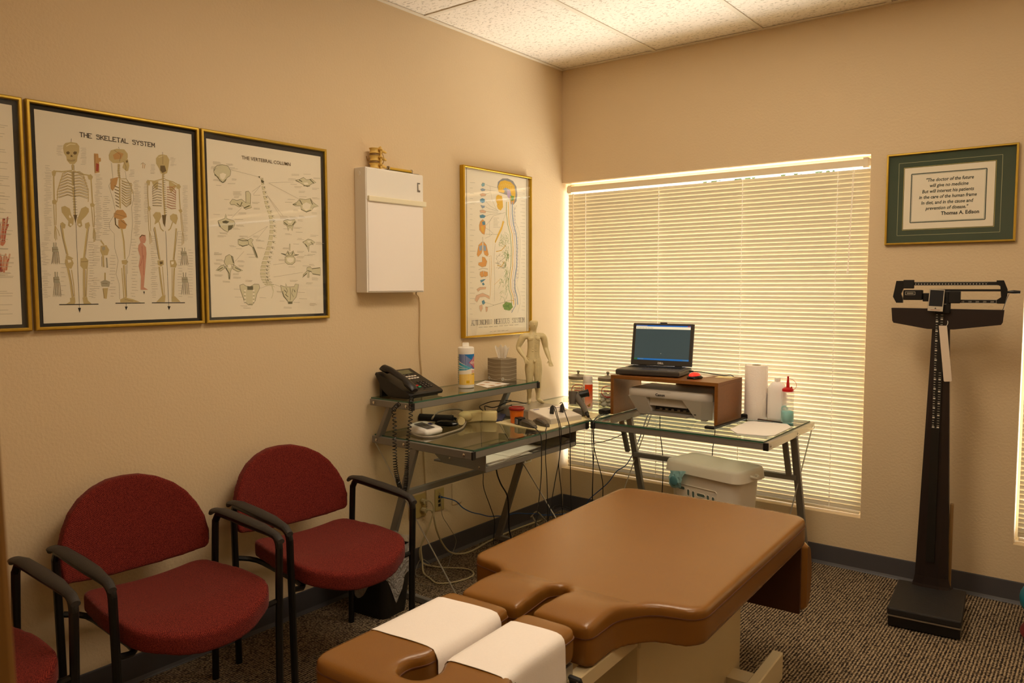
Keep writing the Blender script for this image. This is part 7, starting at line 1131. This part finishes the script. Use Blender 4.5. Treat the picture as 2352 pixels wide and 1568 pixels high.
curved(ink, [(-.002, .020), (.006, .030), (.016, .034), (.016, .016), (.004, .016)], 'b8862c'); curved(ink, [(-.008, .020), (.0, .024), (.012, .018), (.006, .012)], '6a4a28'); ink.ring(.020, .088, .006, .011, .0016, '8a7a58')
ink.build('can_print', t)

# ------------------------------------------------------------ acupuncture figure
def build_figure(name, label, loc, rz, scale):
    J = {}; E = []
    def add(n, p, r, par=None):
        J[n] = (len(J), Vector(p), r)
        if par: E.append((J[par][0], J[n][0]))
    add('pelvis', (0, 0, .95), (.135, .095)); add('waist', (0, -.005, 1.08), (.118, .085), 'pelvis'); add('ribs', (0, -.01, 1.23), (.135, .098), 'waist'); add('chest', (0, -.005, 1.35), (.165, .105), 'ribs')
    add('neck0', (0, .005, 1.455), (.066, .062), 'chest'); add('neck', (0, -.005, 1.515), (.052, .054), 'neck0'); add('jaw', (0, -.022, 1.575), (.072, .084), 'neck'); add('brow', (0, -.012, 1.655), (.088, .104), 'jaw'); add('crown', (0, -.004, 1.715), (.066, .078), 'brow')
    ch = {-1: dict(sh=(-.212, .0, 1.395), el=(-.320, .03, 1.150), wr=(-.215, -.135, .965), kn=(-.085, -.02, .49), an=(-.090, .02, .075), toe=(-.120, -.15, .030)), 1: dict(sh=(.208, .0, 1.392), el=(.262, .02, 1.130), wr=(.315, -.115, .905), kn=(.085, -.03, .475), an=(.095, .0, .075), toe=(.190, -.150, .028))}
    for s, d in ch.items():
        q = str(s); g = {k: Vector(v) for k, v in d.items()}
        add('cl' + q, (s * .105, 0, 1.405), (.072, .070), 'chest'); add('sh' + q, g['sh'], (.062, .062), 'cl' + q); add('ua' + q, g['sh'].lerp(g['el'], .45), (.054, .056), 'sh' + q); add('el' + q, g['el'], (.038, .040), 'ua' + q)
        add('fa' + q, g['el'].lerp(g['wr'], .3), (.042, .042), 'el' + q); add('wr' + q, g['wr'], (.024, .030), 'fa' + q)
        hip = Vector((s * .085, 0, .885)); add('hp' + q, hip, (.098, .098), 'pelvis'); add('th' + q, hip.lerp(g['kn'], .35), (.083, .088), 'hp' + q); add('tk' + q, hip.lerp(g['kn'], .75), (.060, .064), 'th' + q)
        add('kn' + q, g['kn'], (.052, .054), 'tk' + q); add('cf' + q, g['kn'].lerp(g['an'], .3) + Vector((0, .014, 0)), (.052, .058), 'kn' + q); add('sn' + q, g['kn'].lerp(g['an'], .75), (.034, .037), 'cf' + q); add('an' + q, g['an'], (.034, .040), 'sn' + q)
        add('bf' + q, g['an'].lerp(g['toe'], .6) + Vector((0, 0, -.012)), (.040, .030), 'an' + q); add('to' + q, g['toe'], (.040, .020), 'bf' + q)
        fwd = ((g['wr'] - g['el']).normalized() * (.55 if s < 0 else .45) + Vector(((.25, -.10, -.75) if s < 0 else (.05, -.25, -.75)))).normalized()
        side = fwd.cross(Vector((0, -1, 0))).normalized()
        pm = g['wr'] + fwd * .055; add('pm' + q, pm, (.042, .018), 'wr' + q)
        for k, (o_, ln) in enumerate(((-.030, .066), (-.011, .076), (.009, .072), (.028, .058))):
            b0 = pm + fwd * .028 + side * o_; cur = Vector((0, -1, 0)) if s > 0 else Vector((.3, .5, 0))
            add('f%d' % k + q, b0, (.0125, .0125), 'pm' + q); add('g%d' % k + q, b0 + fwd * ln * .5 + cur * .006 + side * o_ * .2, (.0105, .0105), 'f%d' % k + q); add('h%d' % k + q, b0 + fwd * ln + cur * .018 + side * o_ * .35, (.0085, .0085), 'g%d' % k + q)
        ts = 1 if s > 0 else 1
        add('t0' + q, g['wr'] + fwd * .03 - side * .035 * (-1 if s > 0 else 1) + Vector((0, -.008, 0)), (.014, .014), 'pm' + q); add('t1' + q, g['wr'] + fwd * .070 - side * .068 * (-1 if s > 0 else 1) + Vector((0, -.016, 0)), (.0105, .0105), 't0' + q)
    vs = [None] * len(J); rs = [None] * len(J)
    for n_, (i, p, r) in J.items(): vs[i] = p; k_ = 1.0 if n_[0] in 'fght' and n_[1] in '0123' else (1.22 if n_[:2] in ('ne', 'ja', 'br', 'cr', 'wr', 'an', 'pm', 'bf', 'to', 'sn') else 1.40); rs[i] = (r[0] * k_, r[1] * k_)
    me = bpy.data.meshes.new('tmp'); me.from_pydata(vs, E, []); o = bpy.data.objects.new('tmp', me); COL.objects.link(o)
    m = o.modifiers.new('skin', 'SKIN'); m.branch_smoothing = .8; m.use_smooth_shade = True
    for i, r in enumerate(rs): me.skin_vertices[0].data[i].radius = r
    me.skin_vertices[0].data[0].use_root = True
    m = o.modifiers.new('sub', 'SUBSURF'); m.levels = 2; m.render_levels = 2
    dg = bpy.context.evaluated_depsgraph_get(); me2 = bpy.data.meshes.new_from_object(o.evaluated_get(dg)); bpy.data.objects.remove(o)
    bm = NB(); bm.from_mesh(me2); bpy.data.meshes.remove(me2)
    # muscles and face, sunk into the surface
    for s in (-1, 1):
        ellip(bm, (s * .062, -.075, 1.335), (.066, .036, .050), 14, 8, rot=(0, s * .3, 0)); ellip(bm, (s * .205, 0, 1.375), (.050, .056, .062), 12, 8)
        for z in (1.185, 1.135, 1.085): ellip(bm, (s * .030, -.078, z), (.027, .022, .022), 8, 6)
        ellip(bm, (s * .080, .062, .93), (.075, .060, .080), 12, 8); ellip(bm, (s * .072, .0, 1.622), (.012, .020, .030), 8, 6); ellip(bm, (s * .026, -.088, 1.640), (.014, .010, .007), 8, 6); ellip(bm, (s * .030, -.082, 1.602), (.022, .018, .018), 8, 6)
        ellip(bm, (s * .086, -.050, ch[s]['kn'][2]), (.026, .020, .032), 8, 6)
    ellip(bm, (0, -.112, 1.615), (.013, .024, .024), 8, 7); ellip(bm, (0, -.104, 1.660), (.052, .016, .010), 10, 6); ellip(bm, (0, -.104, 1.586), (.024, .012, .008), 10, 6); ellip(bm, (0, -.088, 1.563), (.020, .016, .014), 8, 6)
    ellip(bm, (0, -.090, .880), (.024, .030, .036), 10, 7)
    tr(bm, bm.verts, Matrix.Diagonal((scale, scale, scale, 1)))
    t = thing(name, label, 'figurine', loc, rz)
    m = mat('aged_ivory_vinyl', 'd8c99a', .38, vary=.12, vscale=60, bump=.08, bscale=300)
    nt, b = nodes(m); tc = nt.nodes.new('ShaderNodeTexCoord'); sp = nt.nodes.new('ShaderNodeSeparateXYZ'); nt.links.new(tc.outputs['Object'], sp.inputs[0])
    body = obj('figure_body', bm, m, t, smooth=True, sharp=80)
    # meridian dots down the left half of the body, found on the surface
    from mathutils.bvhtree import BVHTree
    me = body.data; bv = BVHTree.FromPolygons([v.co.copy() for v in me.vertices], [tuple(p.vertices) for p in me.polygons]); V = []; F = []; R = random.Random(3)
    for x, z0, z1, n in ((.015, .95, 1.42, 22), (.045, .93, 1.42, 22), (.080, .95, 1.40, 18), (.110, 1.05, 1.36, 12), (.060, .55, .85, 12), (.090, .12, .85, 22), (.115, .5, .85, 12), (.075, .10, .42, 12)):
        for k in range(n):
            z = z0 + (z1 - z0) * k / n; h = bv.ray_cast(Vector((x * scale, -.3 * scale, z * scale)), Vector((0, 1, 0)))
            if h[0] is None: continue
            i0 = len(V); w = (.010 if z > .9 else .005) * scale; q = h[0] + h[1] * .0003; a = h[1].orthogonal().normalized(); c = h[1].cross(a)
            a, c = (Vector((1, 0, 0)) - h[1] * h[1].x).normalized(), h[1].cross((Vector((1, 0, 0)) - h[1] * h[1].x).normalized())
            V += [q - a * w - c * .0008, q + a * w - c * .0008, q + a * w + c * .0004, q - a * w + c * .0004]; F.append((i0, i0 + 1, i0 + 2, i0 + 3))
    me = bpy.data.meshes.new('meridian_marks'); me.from_pydata(V, [], F); me.materials.append(mat('brown_ink', '6c5a3c', .7)); o = bpy.data.objects.new('meridian_marks', me); COL.objects.link(o); o.parent = t; OFF[o.name] = Vector((0, 0, 0)); o['kind'] = 'stuff'
    return t
build_figure('acupuncture_figurine', 'pale yellow male acupuncture model standing on the equipment case by the wall', (.262, -.660, ZD + .0512), math.radians(47), .2640)

# ------------------------------------------------------------ under and beside the desks
HAM = mat('off_white_hamper_plastic', 'e6ded0', .4)
t = thing('storage_hamper', 'off-white plastic hamper with lid below the window desk', 'hamper', (1.195, -.405, 0), -.21)
def rr2(w, d, r): return rrect(-w, -d, w, d, r, 5)
bm = NB(); rings(bm, [[(x, y, z) for x, y in rr2(w, d, .05)] for z, w, d in ((0, .165, .085), (.010, .172, .090), (.440, .198, .108), (.500, .200, .110))]); hb = obj('hamper_body', bm, HAM, t, smooth=True, sharp=50)
bm = NB(); rings(bm, [[(x, y, z) for x, y in inset(rr2(.226, .128, .050), q)] for z, q in ((.490, .004), (.488, 0), (.530, .006), (.542, .012), (.545, .022), (.541, .030), (.540, .034))]); obj('hamper_lid', bm, HAM, t, smooth=True, sharp=50)
bm = NB(); tube(bm, [(.215, -.02, .515), (.236, -.02, .512), (.240, 0, .505), (.236, .02, .512), (.215, .02, .515)], .007, 6, sub=3); obj('lid_latch', bm, HAM, t, smooth=True)
def hf(z): return .090 + (.108 - .090) * (z - .01) / .43
bm = NB(); P = [(-.150, .428), (.085, .428), (.092, .420), (.088, .300), (-.142, .300)]
tube(bm, [(x, -hf(z) - .0015, z) for x, z in P], .0022, 6, closed=True); obj('panel_outline', bm, HAM, hb, smooth=True)
DK = mat('dark_teal_slot_inside', '5c6e66', .8)  # open slots drawn as inserts, the dark inside them put into the colour
for x, z, w, h in ((-.118, .408, .022, .0085), (-.075, .392, .008, .017), (-.045, .388, .008, .017), (.000, .392, .025, .0090), (.042, .385, .008, .017), (.072, .382, .008, .017), (-.118, .35, .022, .0085), (.0, .34, .025, .009), (-.06, .34, .008, .017), (.055, .34, .008, .017)):
    pts = rrect(x - w, z - h, x + w, z + h, min(w, h) * .98, 4)
    bm = NB(); prism(bm, pts, lambda a, b, q: (a, -hf(b) - .0008 - .0008 * q, b)); obj('vent_slot', bm, DK, t)
    bm = NB(); tube(bm, [(a, -hf(b) - .002, b) for a, b in pts], .0016, 5, closed=True); obj('slot_rim', bm, HAM, t, smooth=True)
t = thing('blue_paper_towel', 'light blue crumpled wipe hanging from under the hamper lid', 'wipe', (1.05, -.52, .46), -.21)
bm = NB(); R = random.Random(8); VR = []
for i in range(9):
    row = []
    for j in range(7):
        u = (i / 8 - .5) * (.095 - .035 * j / 6) - .010 * (j / 6); v = .032 - j / 6 * .088 + .012 * (i / 8)
        row.append(bm.verts.new((u, .008 - .018 * math.sin(j / 6 * PI) + R.uniform(-.005, .005), v)))
    VR.append(row)
for a, b in zip(VR[:-1], VR[1:]):
    for j in range(6): bm.faces.new((a[j], b[j], b[j + 1], a[j + 1]))
bmesh.ops.solidify(bm, geom=bm.faces[:], thickness=.0008); o = obj('wipe_sheet', bm, mat('light_blue_wipe', 'b4dce2', .8, vary=.15, vscale=50), t)
bm = NB(); ellip(bm, (-.012, -.014, -.012), (.024, .006, .024), 10, 7); obj('wet_patch', bm, mat('teal_stain', '4e8490', .6), t, smooth=True)

# wastebasket with liner
t = thing('wastebasket', 'black wastebasket with a clear liner between chair and desk', 'wastebasket', (.225, -1.775, 0), .1)
BW = [(z, .105 + .030 * z / .30, .080 + .025 * z / .30) for z in (0, .01, .15, .29)]
bm = NB(); rings(bm, [[(x, y, z) for x, y in rr2(w, d, .035)] for z, w, d in BW] + [[(x, y, .29) for x, y in rr2(.128, .098, .03)], [(x, y, .04) for x, y in rr2(.105, .078, .03)]]); obj('bin_body', bm, BLACKPL, t, smooth=True, sharp=50)
def bagmat():
    m = bpy.data.materials.new('clear_bag_plastic'); m.use_nodes = True; nt = m.node_tree; nt.nodes.clear(); L = nt.links
    o = nt.nodes.new('ShaderNodeOutputMaterial'); p = nt.nodes.new('ShaderNodeBsdfPrincipled'); tr_ = nt.nodes.new('ShaderNodeBsdfTransparent'); mx = nt.nodes.new('ShaderNodeMixShader')
    p.inputs['Base Color'].default_value = lin('d8d4d0'); p.inputs['Roughness'].default_value = .25; mx.inputs[0].default_value = .50
    n = nt.nodes.new('ShaderNodeTexNoise'); n.inputs['Scale'].default_value = 25; n.inputs['Distortion'].default_value = 2; tc = nt.nodes.new('ShaderNodeTexCoord'); L.new(tc.outputs['Object'], n.inputs['Vector']); b = nt.nodes.new('ShaderNodeBump'); b.inputs['Distance'].default_value = .02; b.inputs['Strength'].default_value = .7; L.new(n.outputs['Fac'], b.inputs['Height']); L.new(b.outputs[0], p.inputs['Normal'])
    L.new(tr_.outputs[0], mx.inputs[1]); L.new(p.outputs[0], mx.inputs[2]); L.new(mx.outputs[0], o.inputs[0]); return m
bm = NB(); N = 60; VR = []; R = random.Random(2)
for i in range(N):
    a = 2 * PI * i / N; c, s = math.cos(a), math.sin(a); k = (abs(c) ** 4 + abs(s) ** 4) ** -.25
    low = .135 + .060 * math.cos(4 * (a - 5.35)) + .012 * math.sin(7 * a); row = []
    for j in range(8):
        z = .315 - (.315 - low) * j / 7; w = .137 + .012 * (1 - j / 7) - .018 * (1 - z / .3) + .0035 * math.sin(13 * a + j * 1.7) + .002 * R.uniform(-1, 1); d = w - .027
        row.append(bm.verts.new((c * k * w, s * k * d, z + .004 * math.sin(9 * a))))
    VR.append(row)
for i in range(N):
    a, b = VR[i], VR[(i + 1) % N]
    for j in range(7): bm.faces.new((a[j], b[j], b[j + 1], a[j + 1]))
obj('bag_liner', bm, bagmat(), t, smooth=True, sharp=80)

# wall plates
PL = mat('almond_wall_plate', 'b9a469', .4); DKS = mat('socket_hole', '2a241c', .6)
def plate(name, label, y0, z0, y1, z1, m, cat='outlet'):
    t = thing(name, label, cat, (0, (y0 + y1) / 2, (z0 + z1) / 2), world=True)
    bm = NB(); box2(bm, (.0008, y0, z0), (.006, y1, z1), .002, 2); obj('cover_plate', bm, m, t); return t
t = plate('wall_outlet', 'almond four-way power outlet low on the wall behind the chair arm', -1.360, .255, -1.240, .375, PL)
for cy in (-1.329, -1.271):
    for cz in (.292, .338):
        bm = NB(); lathe(bm, [(.0165, 0), (.0165, .0015), (.015, .002)], (.006, cy, cz), 18, Matrix.Rotation(PI / 2, 4, 'Y')); so = obj('socket', bm, PL, t)
        ink = Ink(lambda u, v, d: (.0082 + d, u, v)); ink.rect(cy - .006, cz - .001, cy - .004, cz + .008, '2a241c'); ink.rect(cy + .004, cz - .001, cy + .006, cz + .008, '2a241c'); ink.ell(cy, cz - .008, .0022, .0022, '2a241c', 8); ink.build('socket_slots', so)
t = plate('data_outlet', 'almond data jack plate with a blue cable plugged in', -1.172, .258, -1.104, .374, PL)
for cz in (.352, .330, .308, .286): bm = NB(); box2(bm, (.0055, -1.150, cz - .007), (.0075, -1.134, cz + .007)); obj('jack', bm, DKS if cz < .34 else PL, t)
plate('blank_wall_plate', 'blank wall-coloured cover plate right of the data jacks', -1.040, .262, -.965, .378, WALL, 'wall plate')
t = plate('surface_jack', 'small white surface jack on the wall under the tray', -.400, .368, -.330, .412, WHITEPL)
bm = NB(); box2(bm, (.0058, -.385, .378), (.012, -.345, .402), .001, 1); obj('jack', bm, PL, t)

# ------------------------------------------------------------ cords
CW = mat('cream_cord', 'b9ab86', .6); CG = mat('thin_grey_cord', '8f8574', .6); CB_ = mat('black_cord', '0e0d0d', .5); CBL = mat('blue_network_cable', '1c4c8c', .5)
def cord(name, label, P, r, m, cat='cord', group=None, ends=None, sub=5):
    bm = NB(); tube(bm, P, r, 6, sub=sub)
    if ends:
        for p, q, rr in ends: tube(bm, [p, q], rr, 8)
    return tag(obj(name, bm, m, smooth=True), label, cat, group)
cord('mains_cable', 'cream power cord from the upper socket, looping wide on the carpet', [(.024, -1.271, .338), (.050, -1.255, .338), (.062, -1.243, .300), (.058, -1.262, .235), (.05, -1.300, .165), (.05, -1.325, .12), (.055, -1.322, .05), (.10, -1.36, .012), (.167, -1.385, .007), (.238, -1.407, .006), (.289, -1.354, .006), (.312, -1.267, .006), (.293, -1.205, .006), (.22, -1.180, .006), (.10, -1.245, .006), (.04, -1.30, .03), (.045, -1.33, .10), (.05, -1.30, .16)], .0042, CW, ends=[((.009, -1.271, .338), (.030, -1.271, .338), .013)])
cord('extension_cable', 'cream extension cord from the lower right socket sagging along the baseboard', [(.028, -1.271, .292), (.052, -1.245, .285), (.05, -1.215, .19), (.05, -1.17, .10), (.055, -1.11, .035), (.065, -1.02, .007), (.07, -.93, .0065), (.05, -.82, .0065), (.035, -.66, .0065), (.035, -.50, .0065), (.05, -.30, .0065)], .0048, CW, ends=[((.009, -1.271, .292), (.034, -1.268, .290), .014)])
cord('network_cable', 'blue network cable running from the data jack along the wall', [(.010, -1.142, .330), (.038, -1.13, .327), (.045, -1.058, .295), (.045, -1.0, .245), (.045, -.93, .205), (.045, -.86, .178), (.05, -.79, .150), (.05, -.72, .135), (.05, -.65, .118), (.05, -.55, .11), (.05, -.45, .085), (.05, -.35, .06), (.06, -.25, .03), (.12, -.12, .02), (.22, -.08, .06), (.276, -.10, .135), (.397, -.10, .247), (.46, -.10, .33), (.53, -.10, .385), (.60, -.10, .52), (.66, -.12, .66), (.70, -.14, .727)], .0030, CBL, 'cable', ends=[((.008, -1.142, .330), (.024, -1.140, .330), .006)])
cord('phone_line', 'thin grey line falling from the data plate to the floor', [(.010, -1.142, .352), (.022, -1.148, .33), (.028, -1.145, .24), (.03, -1.10, .17), (.03, -1.045, .09), (.032, -1.05, .05), (.06, -1.12, .008), (.13, -1.22, .005), (.16, -1.32, .005), (.10, -1.40, .005), (.05, -1.36, .02), (.04, -1.31, .055), (.08, -1.27, .01)], .0016, CG)
cord('thin_line', 'thin grey line hanging behind the front leg of the right chair', [(.04, -1.50, .30), (.03, -1.47, .20), (.03, -1.43, .09), (.06, -1.42, .005), (.15, -1.46, .004), (.26, -1.46, .004)], .0016, CG)
KG = 'black cords hanging from the desk front'
for P, lab in (
    ([(.560, -1.080, .752), (.60, -1.105, .748), (.645, -1.140, .742), (.660, -1.146, .725), (.660, -1.141, .646), (.660, -1.144, .544), (.662, -1.162, .444), (.664, -1.20, .30), (.64, -1.24, .12), (.60, -1.27, .006), (.50, -1.26, .005)], 'leftmost of the black cords hanging over the desk front'),
    ([(.575, -.990, .752), (.62, -1.045, .748), (.650, -1.095, .741), (.661, -1.105, .72), (.660, -1.109, .620), (.662, -1.099, .493), (.664, -1.098, .346), (.66, -1.09, .15), (.62, -1.08, .006), (.50, -1.05, .005)], 'second black cord from the left, from the ribbed handpieces'),
    ([(.505, -.835, .815), (.56, -.900, .828), (.62, -.965, .800), (.655, -.99, .755), (.661, -.994, .71), (.661, -.988, .65), (.661, -1.000, .579), (.662, -1.030, .500), (.66, -1.08, .34), (.64, -1.12, .15), (.58, -1.14, .006), (.46, -1.12, .005)], 'black cord from the left plug of the control box bending left'),
    ([(.505, -.830, .812), (.565, -.890, .820), (.62, -.950, .790), (.657, -.98, .75), (.664, -.984, .70), (.664, -.99, .64), (.664, -1.005, .559), (.664, -.985, .448), (.664, -.974, .349), (.66, -.96, .15), (.62, -.95, .006), (.52, -.90, .005)], 'black cord from the left plug of the control box bending right'),
    ([(.500, -.755, .818), (.57, -.835, .835), (.63, -.90, .80), (.660, -.912, .75), (.663, -.906, .69), (.663, -.902, .540), (.664, -.897, .331), (.66, -.89, .15), (.62, -.87, .006), (.52, -.82, .005)], 'black cord from the right plug of the control box falling straight down'),
    ([(.625, -.676, .750), (.655, -.702, .744), (.668, -.714, .725), (.668, -.714, .640), (.668, -.700, .524), (.668, -.703, .345), (.66, -.69, .15), (.60, -.66, .006), (.50, -.60, .005)], 'black cord falling from the grey handheld device at the desk joint'),
    ([(.620, -.455, .745), (.640, -.56, .745), (.662, -.655, .745), (.672, -.700, .735), (.675, -.706, .70), (.672, -.700, .569), (.672, -.712, .346), (.66, -.68, .15), (.58, -.62, .006)], 'black adapter cord falling at the desk joint, nearer the window'),
    ([(.610, -.470, .745), (.636, -.60, .745), (.668, -.690, .738), (.674, -.712, .715), (.674, -.712, .67), (.672, -.690, .579), (.668, -.609, .416), (.664, -.595, .30), (.64, -.56, .006)], 'black cord at the desk joint bending right towards the window')):
    cord('draped_cable', lab, P, .0022, CB_, group=KG)
bm = NB(); box2(bm, (.576, -.500, ZD), (.626, -.440, .762), .004, 2); ad = tag(obj('power_adapter', bm, BLACKPL), 'small black power adapter beside the left foot of the riser', 'adapter')
cord('long_cord', 'black cord sagging sideways from the tray to the window desk leg', [(.600, -.790, .628), (.62, -.70, .612), (.62, -.632, .603), (.62, -.50, .594), (.625, -.38, .600), (.635, -.30, .612)], .0022, CB_)
cord('printer_cable', 'black printer cord hanging behind the window desk, left of the hamper', [(.86, -.160, .800), (.80, -.130, .78), (.70, -.024, .74), (.699, -.022, .66), (.700, -.022, .58), (.716, -.022, .47), (.722, -.022, .35), (.72, -.03, .15), (.74, -.05, .006), (.85, -.08, .005)], .0026, CB_)
cord('printer_cable', 'short black cord dropping behind the hamper lid', [(1.02, -.160, .800), (1.03, -.11, .78), (1.035, -.024, .74), (1.035, -.022, .66), (1.030, -.022, .58), (1.020, -.022, .48), (1.03, -.03, .2), (1.05, -.06, .006)], .0026, CB_)
cord('wall_cable', 'thin black cord hanging behind the tray left of the desk leg', [(.06, -.872, .700), (.06, -.860, .55), (.06, -.849, .409), (.06, -.845, .324), (.06, -.794, .215), (.06, -.752, .12), (.065, -.765, .04), (.09, -.80, .005)], .0022, CB_)
cord('thick_cord', 'thicker black cord curving behind the tray to the right desk leg', [(.30, -1.036, .610), (.30, -1.032, .495), (.30, -.997, .416), (.30, -.943, .341), (.28, -.905, .24), (.25, -.86, .12), (.26, -.82, .02), (.32, -.78, .006)], .0038, CB_)
cord('floor_loop', 'black cord looping on the carpet in the room corner', [(.30, -.52, .005), (.22, -.40, .02), (.14, -.30, .06), (.10, -.22, .085), (.16, -.16, .07), (.28, -.20, .02), (.36, -.32, .005)], .0026, CB_)
cord('grey_strap', 'grey cord bundle lying by the baseboard in the corner', [(.05, -.40, .05), (.05, -.34, .07), (.08, -.31, .03), (.16, -.36, .01), (.22, -.44, .008), (.12, -.42, .02), (.05, -.38, .05)], .0045, CG)
t = thing('cable_tangle', 'black looped cables lying on the blue booklet under the shelf', 'cable', (.16, -.86, .75), world=True)
bm = NB(); tube(bm, [(.10, -.99, .752), (.14, -.93, .757), (.10, -.88, .770), (.07, -.84, .775), (.10, -.80, .765), (.18, -.76, .800), (.26, -.72, .79)], .0028, 6, sub=5); tube(bm, [(.22, -.99, .752), (.16, -.94, .757), (.08, -.90, .775), (.05, -.84, .78), (.06, -.76, .79), (.14, -.70, .795)], .0028, 6, sub=5); tube(bm, [(.12, -.95, .752), (.19, -.88, .76), (.22, -.80, .790)], .0028, 6, sub=4); obj('cable_loops', bm, CB_, t, smooth=True)

# sliver of soft things cut by the right edge of the picture
t = thing('teal_cushion', 'teal cushion cut off by the right edge, leaning near the wall', 'cushion', (2.60, -.30, .06), 0)
bm = NB(); ellip(bm, (0, 0, .085), (.115, .16, .085), 24, 14); obj('cushion_body', bm, TEAL, t, smooth=True)
t = thing('maroon_cushion', 'maroon cushion cut off by the right edge, under the teal one', 'cushion', (2.62, -.36, 0), 0)
bm = NB(); ellip(bm, (0, 0, .030), (.125, .17, .030), 24, 14); obj('cushion_body', bm, FABRIC, t, smooth=True)
